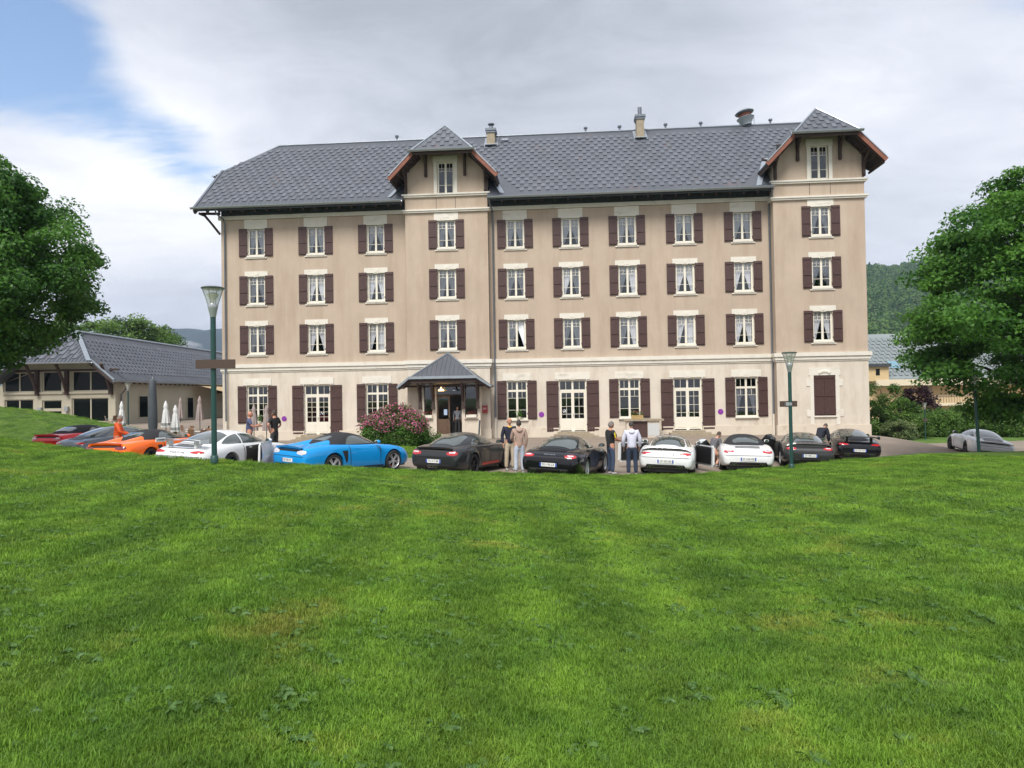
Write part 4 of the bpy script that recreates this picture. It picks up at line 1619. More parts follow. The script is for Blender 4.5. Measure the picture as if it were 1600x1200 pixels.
def make_car(name, label, px, Y, head, body, roof, col, plate=None, lights='slim', soft=False, wing=None, rim='silver', open_right=False, open_left=False, letter=None,
             side_sticker=None, trim_dark=False, pane_roof=False, two_tone=None, group='sports cars parked along the lawn', cat='car', plate_blue=True, vents=None):
    """a car whose rear bumper centre stands at (px, Y) on the road, nose turned head degrees clockwise from +Y"""
    P = (px, Y)
    hd = R(head)
    fw, rt = (math.sin(hd), math.cos(hd)), (math.cos(hd), -math.sin(hd))
    zz_ = [float(base(P[0] + fw[0] * a + rt[0] * e, P[1] + fw[1] * a + rt[1] * e)) for a, e in ((1.1, 0), (3.5, 0), (2.3, -.78), (2.3, .78))]
    pit, rol = math.atan2(zz_[1] - zz_[0], 2.4), math.atan2(zz_[3] - zz_[2], 1.56)
    c = thing(name, label, cat, (P[0], P[1], zz_[0] - (zz_[1] - zz_[0]) / 2.4 * 1.1 + .002), 0, group)
    c.rotation_euler = (Matrix.Rotation(-hd, 4, 'Z') @ Matrix.Rotation(pit, 4, 'X') @ Matrix.Rotation(-rol, 4, 'Y')).to_euler()
    bm_, gm_, bv = car_shells(body, roof)
    y_t = BODY[body][-1][0]                         # tail
    sh = Matrix.Translation((0, -y_t, 0))

    def put(o):
        o.location = (o.location[0], o.location[1] - y_t, o.location[2])
        return o
    me = bm_.copy()
    me.materials.append(col)
    put(link('body', me, c))
    g = gm_.copy()
    g.materials.append(M['soft_top'] if soft else col)
    rf = put(link('fabric_roof' if soft else 'roof', g, c))
    # glazing
    T = DLO_T[roof]
    ya, yb = T[0][0], T[-1][0]
    ymid = -.46 if roof in ('911', 'cayman') else None
    for s in (-1, 1):
        segs = [(ya, ymid + .03), (ymid - .03, yb)] if ymid else [(ya, yb)]
        for a, e in segs:
            def fn(i, j, a=a, e=e, s=s):
                y = a + (e - a) * i
                zt = float(catmull([q[0] for q in T], [[q[1]] for q in T], y)[0])
                zb = min(.935, zt - .005)
                return (0, y, zb + (zt - zb) * j)
            put(sharp_patch(patch(bv, fn, 14, 6, (-s, 0, 0), .006), 'side_window', M['car_glass'], c))
    wr = {'911': (-.86, -1.66, .50, .58), 'cabrio': (-1.06, -1.42, .42, .46), 'spyder': (-.80, -1.12, .30, .34), 'cayman': (-.86, -1.74, .48, .52)}[roof]

    def fr(i, j):
        y = wr[0] + (wr[1] - wr[0]) * j
        w = (wr[2] + (wr[3] - wr[2]) * math.sin(j * PI * .62)) * (1 - .16 * max(0, j - .75) / .25)
        return ((i * 2 - 1) * w, y, 0)
    put(sharp_patch(patch(bv, fr, 14, 10, (0, 0, -1), .006), 'rear_window', M['car_glass'], c))
    put(sharp_patch(patch(bv, lambda i, j: ((i * 2 - 1) * (.62 - .10 * j), .90 - .62 * j, 0), 14, 8, (0, 0, -1), .006), 'windscreen', M['car_glass'], c))
    if pane_roof:
        put(sharp_patch(patch(bv, lambda i, j: ((i * 2 - 1) * .50, .12 - .88 * j, 0), 12, 8, (0, 0, -1), .005), 'glass_roof', mat('painted reflection roof', (.06, .05, .045), .25, coat=.6, var=.4, scale=3), c))  # black glass panel; the mottled brown is a reflection painted into its colour
    # lamps
    for s in (-1, 1):
        if lights == 'slim':
            z0, z1, xa, xe, m2 = .700, .785, .42, .86, 'tail_light'
        elif lights == 'tear':
            z0, z1, xa, xe, m2 = .690, .815, .46, .87, 'tail_light'
        elif lights == 'bar':
            z0, z1, xa, xe, m2 = .735, .785, .02, .86, 'black'
        elif lights == 'clear':
            z0, z1, xa, xe, m2 = .670, .815, .45, .86, 'tail_clear'
        elif lights == 'smoke':
            z0, z1, xa, xe, m2 = .675, .815, .45, .87, 'tail_dark'
        else:
            z0, z1, xa, xe, m2 = .650, .800, .47, .87, 'tail_light'
        dirv = (-s * .55, .83, -.1)

        def fl(i, j, s=s, z0=z0, z1=z1, xa=xa, xe=xe):
            x = xa + (xe - xa) * i
            h = (z1 - z0) * (.42 + .58 * math.sin(min(1, i * 1.5) * PI / 2)) * (1 - .55 * max(0, i - .6) / .4)
            zc = (z0 + z1) / 2 + .02 * i
            t = Vector((s * x, -2.2, zc + (j - .5) * h))
            return t
        lp = put(sharp_patch(patch(bv, fl, 12, 5, dirv, .010), 'tail_light', M[m2], c))
        if lights in ('boxster', 'tear'):
            def fl2(i, j, s=s, z0=z0, z1=z1):
                x = .56 + .20 * i
                return Vector((s * x, -2.2, z0 + (z1 - z0) * (.60 + .28 * j)))
            sharp_patch(patch(bv, fl2, 6, 3, dirv, .013), 'lens', M['tail_clear'], lp)
    # bumper: dark lower panel, exhausts, shut lines
    put(sharp_patch(patch(bv, lambda i, j: ((i * 2 - 1) * (.66 - .06 * j), -2.4, .285 + .11 * j), 16, 4, (0, 1, 0), .008), 'diffuser', M['black'], c))
    for z_ in (.615,):
        put(sharp_patch(patch(bv, lambda i, j: ((i * 2 - 1) * .80, -2.4, z_ + .014 * j), 24, 1, (0, 1, 0), .004), 'shut_line', M['black'], c))
    ex = MB()
    for x in ((-.14, -.04, .04, .14) if body == 'mid' else (-.52, -.42, .42, .52)):
        ex.lathe([(.042, 0), (.045, .10), (.035, .10), (.033, .0)], 12, 0, Matrix.Translation((x, y_t + .06, .315)) @ Matrix.Rotation(PI / 2, 4, 'X'), cap=False)
    put(ex.build('exhaust', M['chrome'], c, smooth=50))
    for s in (-1, 1):                               # door shut lines and sill
        for yy in (.72, -.50):
            put(sharp_patch(patch(bv, lambda i, j, yy=yy: (0, yy - .011 + .022 * i - .05 * j, .30 + .60 * j), 1, 10, (-s, 0, 0), .004), 'shut_line', M['black'], c))
        put(sharp_patch(patch(bv, lambda i, j: (0, AXLES[body][1] + .42 + i * (AXLES[body][0] - AXLES[body][1] - .84), .185 + .05 * j), 12, 1, (-s, 0, 0), .008), 'sill_trim', M['black'], c))
        put(sharp_patch(patch(bv, lambda i, j: (0, -.18 - .14 * i, .80 + .022 * j), 4, 1, (-s, 0, 0), .012), 'door_handle', col, c))
        hl = put(sharp_patch(patch(bv, lambda i, j, s=s: (s * (.52 + .22 * i), 2.4, .60 + .16 * j), 6, 5, (0, -1, -.55), .008, far=1.6), 'headlight', M['tail_clear'], c))
        if body == 'mid':
            b = patch(bv, lambda i, j: (0, -.64 - .22 * i * (.3 + .7 * j), .40 + .36 * j), 6, 6, (-s, 0, 0), .007)
            put(sharp_patch(b, 'air_intake', M['black'], c))
        mi = MB()
        mi.lathe([(.001, -.09), (.05, -.085), (.075, -.03), (.075, .03), (.05, .08), (.001, .09)], 12, 0, Matrix.Translation((s * .955, .50, .985)) @ Matrix.Rotation(PI / 2, 4, 'Y') @ Matrix.Scale(.8, 4, (1, 0, 0)), cap=False)
        mi.bar((s * .84, .53, .94), (s * .93, .50, .965), .06, .04, 1)
        mr = put(mi.build('mirror', [col, M['black']], c, smooth=60))
        MB().lathe([(.001, 0), (.058, 0)], 12, 0, Matrix.Translation((s * .955, .425, .985)) @ Matrix.Rotation(PI / 2, 4, 'X') @ Matrix.Scale(1.25, 4, (1, 0, 0)), cap=False).build('mirror_glass', M['car_glass'], mr)
    # number plate
    h = bv.ray_cast(Vector((0, -4, .50)), Vector((0, 1, 0)))[0]
    zp = .50 if lights != 'boxster' else .48
    if plate:
        yp = h.y - .012
        rec = put(sharp_patch(patch(bv, lambda i, j: ((i * 2 - 1) * (.33 - .05 * j), -3, zp - .085 + .175 * j), 8, 4, (0, 1, 0), .004), 'plate_recess', M['black'] if trim_dark else col, c))
        pl = put(MB().box(-.26, .26, yp - .008, yp, zp - .055, zp + .055).build('number_plate', M['plate'], c))
        be = MB().box(-.2595, -.215, yp - .0105, yp - .0085, zp - .054, zp + .054)
        if plate_blue:
            be.box(.215, .2595, yp - .0105, yp - .0085, zp - .054, zp + .054)
        be.build('plate_band', M['plate_blue'], pl)
        tx = text_mesh(plate, .098, .001)
        lettering('plate_lettering', tx, M['ink'], pl, (0, yp - .010, zp), (PI / 2, 0, 0), (.86, 1, 1))
    if letter:
        t_, size, zz, mm = letter
        hh = bv.ray_cast(Vector((0, -4, zz)), Vector((0, 1, 0)))
        tx = text_mesh(t_, size, .002)
        tx.space_character = 1.5 if t_.isupper() else 1.0
        tilt = math.atan2(hh[1].z, -hh[1].y)
        put(lettering('lettering', tx, M[mm], c, (0, hh[0].y - .012, zz), (PI / 2 - tilt, 0, 0)))
    # engine cover slots
    if body == '911' and vents != 'none':
        for k in range(4):
            put(sharp_patch(patch(bv, lambda i, j, k=k: ((i * 2 - 1) * .42, -1.74 - .075 * k - .035 * j, 0), 10, 1, (0, 0, -1), .006), 'vent_slot', M['black'], c))
    wm = two_tone or col
    if wing == 'high':
        w = MB()
        w.grid(lambda i, j: ((i * 2 - 1) * .76, -1.92 - .30 * j, 1.05 + .05 * math.sin(j * 2.0) - .03 * abs(i * 2 - 1) ** 4), 16, 5)
        w.grid(lambda i, j: ((i * 2 - 1) * .76, -1.92 - .30 * j, 1.025 + .03 * math.sin(j * 2.0) - .03 * abs(i * 2 - 1) ** 4), 16, 5)
        for s in (-1, 1):
            w.box(*sorted((s * .755, s * .772)), -2.24, -1.90, .98, 1.10)
            w.box(*sorted((s * .44, s * .52)), -2.10, -1.92, .80, 1.04)
        put(w.build('rear_wing', wm, c, smooth=45))
        dk = MB().grid(lambda i, j: ((i * 2 - 1) * .52, -1.70 - .42 * j, .915 - .06 * j), 8, 4)
        put(dk.build('spoiler', wm, c, smooth=45))
    elif wing == 'turbo':
        w = MB()
        w.grid(lambda i, j: ((i * 2 - 1) * .80, -1.84 - .28 * j, .985 - .01 * j - .10 * abs(i * 2 - 1) ** 5), 20, 4)
        w.grid(lambda i, j: ((i * 2 - 1) * .80, -2.12 - .02 * j, .975 - .045 * j - .10 * abs(i * 2 - 1) ** 5), 20, 2)
        w.grid(lambda i, j: ((i * 2 - 1) * .80, -1.84 - .28 * j, .935 - .10 * abs(i * 2 - 1) ** 5), 20, 4)
        put(w.build('rear_wing', wm, c, smooth=45))
        put(MB().box(-.62, .62, -2.07, -1.80, .83, .90).build('wing_grille', mat('dim grille', (.10, .10, .09), .7), c))
    elif wing == 'lip':
        w = MB().grid(lambda i, j: ((i * 2 - 1) * .62, y_t + .20 - .20 * j, (.865 if body == 'mid' else .80) + .055 * j - .03 * abs(i * 2 - 1) ** 3), 14, 4)
        w.grid(lambda i, j: ((i * 2 - 1) * .62, y_t + .005 + .02 * j, (.915 if body == 'mid' else .85) - .05 * j - .03 * abs(i * 2 - 1) ** 3), 14, 2)
        put(w.build('spoiler', wm, c, smooth=45))
        put(sharp_patch(patch(bv, lambda i, j: ((i * 2 - 1) * .60, -3, (.765 if body == 'mid' else .74) + .055 * j), 10, 2, (0, 1, 0), .006), 'spoiler_gap', M['black'], c))
    if roof == 'spyder':                            # the two fairings behind the seats
        for s in (-1, 1):
            f = MB().grid(lambda i, j, s=s: (s * .36 + (i - .5) * (.50 - .18 * j), -.86 - 1.08 * j, .90 + (.17 * (1 - j) ** .8 + .015) * math.sin(i * PI) ** .8 - .015 * j), 10, 14)
            put(f.build('fairing', col, c, smooth=60))
    if side_sticker:
        for s in (-1, 1):
            put(sharp_patch(patch(bv, lambda i, j: (0, .68 - 1.28 * i, .26 + .085 * j), 10, 1, (-s, 0, 0), .009), 'side_stripe', side_sticker, c))
    # wheels
    for ay in AXLES[body]:
        for s in (-1, 1):
            w = put(link('wheel', TYRE, c, (s * .785, ay, WHEEL_R), (0, s * PI / 2, 0)))
            link('rim', RIMS[rim], w)
            if rim != 'black':
                MB().box(.10, .19, -.10, .10, -.02, .03).build('caliper', mat('red caliper', (.45, .03, .02), .4), w)
    un = MB().box(-.70, .70, y_t + .15, -y_t - .25, .14, .30)
    put(un.build('underbody', M['black'], c))
    # open doors
    for s, flag in ((1, open_right), (-1, open_left)):
        if not flag:
            continue
        put(sharp_patch(patch(bv, lambda i, j: (0, .68 - 1.15 * i, .30 + (.60 - .06 * i) * j), 10, 8, (-s, 0, 0), .010), 'opening_shade_patch', M['interior'], c))  # dark patch laid on the closed body, painting the shade inside the doorway
        ang = R(flag) * s
        D = MB()
        D.grid(lambda i, j: (s * .05 * math.sin(j * PI), -1.18 * i, .28 + .62 * j), 8, 8, 0)
        D.grid(lambda i, j: (-s * .09, -1.16 * i, .30 + .60 * j), 8, 8, 1)
        for (a, e) in (((0, .28), (0, .90)), ((-1.18, .28), (-1.18, .90)), ((0, .28), (-1.18, .28)), ((0, .90), (-1.18, .90))):
            D.bar((-s * .03, a[0], a[1]), (-s * .03, e[0], e[1]), .05, .12, 0)
        dd = link('door', D.mesh('door', [col, M['black']], smooth=50), c, (s * .905, .70 - y_t, 0), (0, 0, ang))
        gl = MB().add([(-s * .03, -.02, .90), (-s * .03, -1.12, .90), (-s * .18, -.98, 1.16), (-s * .17, -.50, 1.17)], [(0, 1, 2, 3)])
        gl.build('door_glass', GLASS, dd)
    return c


WHITE = paint('white', (.72, .73, .74))
make_car('convertible_car', 'red convertible with black fabric roof, farthest car up the slope beside the grassy bank', -19.36, 29.4, 17, 'mid', 'cabrio', paint('red', (.78, .010, .016)), lights='boxster', soft=True, wing='lip')
make_car('sports_car', 'slate grey coupe wedged between the red convertible and the orange car', -16.31, 26.0, 26, '911', '911', paint('slate', (.085, .10, .12), .3), lights='slim', wing=None, letter=('Carrera', .11, .80, 'steel'))
make_car('convertible_car', 'bright orange roadster with black fabric roof and smoked tail lights', -13.18, 22.9, 15.7, 'mid', 'spyder', paint('orange', (.95, .155, .010)), lights='smoke', soft=True, wing='lip', rim='black')
make_car('sports_car', 'white coupe with high rear wing, dark blue wheels and its door open', -9.38, 19.75, 18, '911', '911', WHITE, lights='slim', wing='high', rim='blue', open_right=22, letter=('PORSCHE', .085, .735, 'ink'))
make_car('convertible_car', 'bright blue roadster with black fabric roof and clear tail lights', -6.78, 21.3, 37.8, 'mid', 'spyder', paint('blue', (.006, .27, .66)), 'GP-728-TE', lights='clear', soft=True, wing='lip', plate_blue=False, rim='silver')
make_car('sports_car', 'dark grey coupe with red stripe along its sill, parked in front of the porch', -2.48, 22.0, 24.6, 'mid', 'cayman', paint('anthracite', (.032, .034, .037), .35), 'FX-417-BB', lights='boxster', wing='lip', rim='black', side_sticker=mat('red vinyl stripe', (.50, .05, .04), .4), trim_dark=True)
make_car('sports_car', 'black coupe with silver wheels between two standing groups of people', 1.01, 21.0, 20.3, '911', '911', paint('black', (.006, .006, .009), .2, .18), 'FD-190-LR', lights='tear', rim='silver', letter=('Carrera', .11, .80, 'steel'))
make_car('sports_car', 'white coupe with dark glass roof panel, low rear wing and both doors open', 4.98, 23.36, 16.8, '911', '911', WHITE, 'GP-382-BR', lights='slim', wing='turbo', open_right=30, open_left=52, pane_roof=True, letter=('PORSCHE', .095, .725, 'ink'), rim='silver')
make_car('convertible_car', 'white convertible with black fabric roof and red tail lights', 8.24, 24.94, 12.4, '911', 'cabrio', WHITE, 'EF-248-MB', lights='tear', soft=True, rim='silver')
make_car('sports_car', 'dark grey coupe with silver bumper and fixed rear wing behind the street lamp', 11.01, 26.4, 13.0, '911', '911', paint('graphite', (.045, .045, .046), .4), 'GF-885-LA', lights='tear', wing='turbo', rim='many', open_left=35)
make_car('sports_car', 'black coupe with tall rear wing at the end of the parked row', 14.55, 29.88, 12.6, '911', '911', paint('black', (.006, .006, .009), .2, .18), 'EZ-605-NA', lights='slim', wing='high', rim='black')
make_car('sports_car', 'silver coupe with dark light bar parked alone under the maple', 22.8, 33.75, 16, '911', '911', paint('silver', (.66, .67, .69), .1, .3), lights='bar', wing='lip', rim='black')

# ------------------------------------------------------------------ people
DG_SKIN = []


def skin_mesh(name, nodes, edges, m, sub=1):
    """nodes: list of (point, radius); edges: index pairs; one continuous surface"""
    me = bpy.data.meshes.new(name)
    me.from_pydata([tuple(p) for p, r in nodes], edges, [])
    o = bpy.data.objects.new(name, me)
    COL.objects.link(o)
    o.modifiers.new('skin', 'SKIN').use_smooth_shade = True
    sb = o.modifiers.new('sub', 'SUBSURF')
    sb.levels = sb.render_levels = sub
    lab = {}
    for i in range(len(nodes)):
        lab[i] = i

    def find(i):
        while lab[i] != i:
            i = lab[i]
        return i
    for a, b_ in edges:
        lab[find(a)] = find(b_)
    seen = set()
    for i, (p, r) in enumerate(nodes):
        sv2 = me.skin_vertices[0].data[i]
        sv2.radius = (r, r)
        if find(i) not in seen:
            seen.add(find(i))
            sv2.use_root = True
        else:
            sv2.use_root = False
    dg = bpy.context.evaluated_depsgraph_get()
    out = bpy.data.meshes.new_from_object(o.evaluated_get(dg))
    bpy.data.objects.remove(o)
    out.materials.clear()
    out.materials.append(m)
    out.name = name
    out.polygons.foreach_set('use_smooth', [True] * len(out.polygons))
    return out


def head_parts(hair, skin):
    """head with brow, nose, mouth, ears and eyes; local, facing +Y, centre of the skull at the origin"""
    b = MB()

    def fn(i, j):
        th, ph = 2 * PI * i, PI * j
        x, y, z = math.sin(ph) * math.sin(th), math.sin(ph) * math.cos(th), math.cos(ph)
        w = .073 * (1 - .30 * max(0, -z) ** 1.5)
        p = Vector((x * w, y * .093 + (.012 if z < -.3 and y > 0 else 0), z * .118))
        if y > .55:
            nz = math.exp(-((x / .20) ** 2)) * math.exp(-((z + .18) / .26) ** 2)
            p.y += .024 * nz
            p.y -= .010 * math.exp(-((abs(x) - .38) / .16) ** 2) * math.exp(-((z - .06) / .14) ** 2)
            p.y += .007 * math.exp(-((z + .58) / .10) ** 2) * math.exp(-(x / .32) ** 2)
        return p
    b.grid(fn, 24, 18, 0)
    for s in (-1, 1):
        b.lathe([(.001, -.012), (.022, -.008), (.030, .0), (.022, .01), (.001, .008)], 10, 0, Matrix.Translation((s * .074, -.008, -.005)) @ Matrix.Rotation(PI / 2, 4, 'Y') @ Matrix.Scale(.75, 4, (0, 1, 0)), cap=False)
        b.lathe([(.001, .0), (.011, .003), (.001, .006)], 8, 1, Matrix.Translation((s * .028, .083, .008)) @ Matrix.Rotation(-PI / 2, 4, 'X'), cap=False)
        b.box(s * .030 - .016, s * .030 + .016, .078, .088, .026, .032, 2)
    b.box(-.022, .022, .082, .092, -.072, -.066, 3)
    return b


def hair_mesh(style):
    b = MB()
    lo = {'short': .58, 'full': .66, 'back': .70, 'long': .74, 'fringe': .42}[style]

    def fn(i, j):
        th, ph = 2 * PI * i, PI * lo * j
        front = max(0, math.cos(th))
        ph *= 1 - .42 * front
        x, y, z = math.sin(ph) * math.sin(th), math.sin(ph) * math.cos(th), math.cos(ph)
        k = 1.075 + .03 * math.sin(th * 9 + j * 5)
        return (x * .075 * k, y * .095 * k - .006, z * .121 * k)
    b.grid(fn, 24, 12)
    return b


HAIR = {k: hair_mesh(k).mesh('hair', [], smooth=70) for k in ('short', 'full', 'back', 'long', 'fringe')}


def person(label, loc, face, shirt, trousers, hair=None, hair_col=(.05, .04, .03), skin='skin', arms=None, lean=0, head_turn=0, head_nod=0, stance=.11, h=1.75, sleeve='long', hood=None, extra=None,
           shoe='shoe', stripes=None, bulk=1.0, legs=None, group=None, hem=.86):
    """standing figure facing 'face' degrees clockwise from +Y; arms = ((elbow, hand), (elbow, hand)) for the left and the right arm relative to the figure"""
    k = h / 1.75
    root = thing('person', label, 'person', loc, -R(face), group)
    L = Matrix.Translation((0, 0, .95)) @ Matrix.Rotation(-R(lean), 4, 'X') @ Matrix.Translation((0, 0, -.95))
    up = lambda p: L @ Vector(p)
    arms = arms or (((-.25, -.02, 1.14), (-.24, .06, .88)), ((.25, -.02, 1.14), (.24, .06, .88)))
    legs = legs or (((-stance, .02, .50), (-stance - .01, -.02, .08)), ((stance, .02, .50), (stance + .01, -.02, .08)))
    pel, wai, che, nec, hed = (0, 0, .95), up((0, 0, 1.10)), up((0, .0, 1.30)), up((0, -.01, 1.47)), up((0, .015, 1.56))
    sh = [up((-.185, -.01, 1.415)), up((.185, -.01, 1.415))]
    el = [up(arms[0][0]), up(arms[1][0])]
    ha = [up(arms[0][1]), up(arms[1][1])]
    hp = [(-.095, 0, .90), (.095, 0, .90)]
    kn = [legs[0][0], legs[1][0]]
    an = [legs[0][1], legs[1][1]]
    sc = lambda nodes: [(Vector(p) * k, r * k) for p, r in nodes]
    nodes = [(pel, .125), (wai, .115), (che, .130), (nec, .058), (hed, .052), (sh[0], .060), (el[0], .042), (ha[0], .030), (sh[1], .060), (el[1], .042), (ha[1], .030),
             (hp[0], .095), (kn[0], .058), (an[0], .042), (hp[1], .095), (kn[1], .058), (an[1], .042)]
    ed = [(0, 1), (1, 2), (2, 3), (3, 4), (2, 5), (5, 6), (6, 7), (2, 8), (8, 9), (9, 10), (0, 11), (11, 12), (12, 13), (0, 14), (14, 15), (15, 16)]
    for s in (0, 1):                                # palm, four fingers and a thumb
        d = (ha[s] - el[s]).normalized()
        side = d.cross(Vector((1, 0, 0)) if abs(d.x) < .8 else Vector((0, 1, 0))).normalized()
        curl = d.cross(side).normalized()
        palm = ha[s] + d * .055
        i0 = len(nodes)
        nodes += [(ha[s] + d * .01, .026), (palm, .030)]
        ed += [(10 if s else 7, i0), (i0, i0 + 1)]
        for q in range(4):
            o = side * (-.030 + .020 * q)
            ln = (.060, .075, .070, .055)[q]
            i1 = len(nodes)
            nodes += [(palm + o + d * .005, .0095), (palm + o + d * (.03 + ln * .4) + curl * .004, .0088), (palm + o + d * (.03 + ln * .85) + curl * .018, .008)]
            ed += [(i1, i1 + 1), (i1 + 1, i1 + 2)]
        i1 = len(nodes)
        nodes += [(palm - side * .018 - d * .02, .011), (palm - side * .048 + d * .012, .010), (palm - side * .056 + d * .045 + curl * .012, .009)]
        ed += [(i1, i1 + 1), (i1 + 1, i1 + 2)]
    bodym = skin_mesh('person_body', sc(nodes), ed, M[skin])
    hb = head_parts(hair, skin)
    HM = Matrix.Translation(Vector(up((0, .03, 1.635))) * k) @ Matrix.Rotation(-R(lean * .75 + head_nod), 4, 'X') @ Matrix.Rotation(-R(head_turn), 4, 'Z') @ Matrix.Scale(k, 4)
    hm = hb.mesh('head', [M[skin], M['ink'], M['ink'], mat('lip', (.32, .12, .10), .5)], smooth=70)
    bm = bmesh.new()
    bm.from_mesh(bodym)
    hm.transform(HM)
    nb = len(bodym.polygons)
    bm.from_mesh(hm)
    bm.to_mesh(bodym)
    bm.free()
    for m_ in (M['ink'], M['ink'], MATS['lip']):
        bodym.materials.append(m_)
    link('body', bodym, root)
    if hair:
        hmsh = HAIR[hair].copy()
        hmsh.materials.append(mat('hair %.2f %.2f %.2f' % hair_col, hair_col, .7, var=.3, scale=60))
        o = link('hair', hmsh, root)
        o.matrix_local = HM
    g = 1.0 * bulk
    tn = [((0, 0, hem), .135 * g), (Vector((0, 0, .97)), .142 * g), (wai, .138 * g), (che, .150 * g), (up((0, -.01, 1.43)), .085), (sh[0], .078 * g), (sh[1], .078 * g)]
    te = [(0, 1), (1, 2), (2, 3), (3, 4), (3, 5), (3, 6)]
    for s in (0, 1):
        i1 = len(tn)
        if sleeve == 'long':
            tn += [(el[s], .060 * g), (el[s].lerp(ha[s], .93), .046 * g)]
            te += [(5 + s, i1), (i1, i1 + 1)]
        else:
            tn += [(sh[s].lerp(el[s], .75), .066 * g)]
            te += [(5 + s, i1)]
    tmesh = skin_mesh('jacket' if sleeve == 'long' else 'shirt', sc(tn), te, shirt, 2)
    top = link('jacket' if sleeve == 'long' else 'shirt', tmesh, root)
    ln = [((0, 0, 1.0), .122), ((0, .0, .93), .130), ((-.088, 0, .84), .100), (Vector(kn[0]), .078), (Vector(an[0]) + Vector((0, 0, .0)), .066), ((.088, 0, .84), .100), (Vector(kn[1]), .078), (Vector(an[1]), .066)]
    link('trousers', skin_mesh('trousers', sc(ln), [(0, 1), (1, 2), (2, 3), (3, 4), (1, 5), (5, 6), (6, 7)], trousers, 2), root)
    for s in (0, 1):
        a = Vector(an[s]) * k
        link('shoe', skin_mesh('shoe', [(a + Vector((0, -.03, -.035)), .045), (a + Vector((0, .07, -.042)), .042), (a + Vector((0, .17, -.048)), .034)], [(0, 1), (1, 2)], M[shoe]), root)
    if hood:
        hn = [(up((-.10, -.05, 1.47)) * k, .055), (up((0, -.12, 1.44)) * k, .075), (up((.10, -.05, 1.47)) * k, .055), (up((0, -.14, 1.35)) * k, .05)]
        link('hood', skin_mesh('hood', hn, [(0, 1), (1, 2), (1, 3)], shirt, 2), root)
    if extra:
        extra(root, up, k, ha)
    return root


def cloth(name, col, **kw):
    return mat('cloth ' + name, col, .85, var=.10, scale=14, bump=.4, bscale=22, **kw)


def quilt(col):
    m = mat('quilted orange jacket', col, .55, var=.08, scale=8)
    nt = m.node_tree
    w = nt.nodes.new('ShaderNodeTexWave')
    w.bands_direction = 'Z'
    w.inputs['Scale'].default_value = 4.2
    w.inputs['Distortion'].default_value = 1.2
    tc = nt.nodes.new('ShaderNodeTexCoord')
    nt.links.new(tc.outputs['Object'], w.inputs[0])
    bp = nt.nodes.new('ShaderNodeBump')
    bp.inputs['Distance'].default_value = .015
    bp.inputs['Strength'].default_value = .3
    nt.links.new(w.outputs[1], bp.inputs['Height'])
    nt.links.new(bp.outputs[0], nt.nodes['Principled BSDF'].inputs['Normal'])
    return m


JEANS = cloth('blue denim', (.035, .055, .10))
DARK = cloth('charcoal', (.03, .03, .034))


def foot(px, py):
    """where the line of sight through a pixel meets the road"""
    Y = 22.0
    for _ in range(30):
        p = at(px, py, Y)
        d = ray(px, py)
        Y = (float(base(p.x, p.y)) - EYE) / d.z
    return (d.x * Y, Y, float(base(d.x * Y, Y)))


def ground_at(px, Y, dz=0):
    p = at(px, 700, Y)
    return (p.x, p.y, float(base(p.x, p.y)) + dz)


def phone(root, up, k, ha):
    MB().box(-.035, .035, -.005, .005, -.06, .07, 0, Matrix.Translation((ha[1] + ha[0]) / 2 * k + Vector((0, .09, .03))) @ Matrix.Rotation(R(-50), 4, 'X')).build('phone', M['black'], root)


def polo_marks(root, up, k, ha):
    y = mat('yellow trim', (.72, .55, .02), .7)
    for s in (-1, 1):
        MB().tube([up((s * .262, .005, 1.39)) * k, up((s * .285, .01, 1.30)) * k, up((s * .290, .015, 1.22)) * k], .018, 6).build('sleeve_stripe', y, root)
    phone(root, up, k, ha)


def print_marks(root, up, k, ha):
    MB().box(-.075, .075, .142, .150, 1.02, 1.32).build('shirt_print', mat('pale print', (.55, .55, .57), .7), root)


def yellow_collar(root, up, k, ha):
    link('collar', skin_mesh('collar', [(up((-.06, .05, 1.46)) * k, .030), (up((0, .10, 1.43)) * k, .028), (up((.06, .05, 1.46)) * k, .030), (up((0, -.06, 1.49)) * k, .03)], [(0, 1), (1, 2), (2, 3), (3, 0)], mat('yellow collar', (.65, .45, .08), .8)), root)


FWD = (((-.24, .10, 1.16), (-.10, .34, 1.10)), ((.24, .10, 1.16), (.10, .34, 1.10)))
person('grey haired man in quilted orange jacket looking down at his hands beside the orange roadster', ground_at(184, 25.6), 72, quilt((.70, .095, .012)), DARK, 'short', (.24, .20, .17), 'skin_tan', FWD, head_nod=22, lean=4, hood=True, extra=phone, bulk=1.08)
person('bald man in blue polo talking behind the white winged coupe', ground_at(390, 27.5), 70, cloth('dusty blue', (.075, .095, .18)), DARK, None, skin='skin_tan', arms=(((-.24, .08, 1.16), (-.10, .30, 1.20)), ((.24, .10, 1.16), (.10, .32, 1.18))), sleeve='short', group=None)
person('dark haired man in black T-shirt with pale print, hand on hip', ground_at(429, 28.0), -62, cloth('black', (.012, .012, .013)), DARK, 'full', (.05, .035, .025), 'skin_tan', arms=(((-.36, -.04, 1.18), (-.20, .05, .98)), ((.34, .0, 1.16), (.20, .12, 1.0))), sleeve='short', extra=print_marks)
person('bald man in navy jumper with yellow collar facing the lawn', foot(797, 735), 165, cloth('navy', (.012, .014, .030)), cloth('beige', (.45, .38, .28)), None, skin='skin_tan', extra=yellow_collar, h=1.78, bulk=1.05)
person('dark haired person in pinkish beige hooded jacket and pale jeans, seen from behind', foot(812, 740), -8, cloth('pinkish beige', (.36, .25, .20)), cloth('pale denim', (.42, .47, .55)), 'full', (.035, .025, .022), arms=(((-.24, .08, 1.14), (-.18, .26, 1.06)), ((.24, -.02, 1.13), (.22, .04, .88))), hood=True, h=1.74, hem=.80)
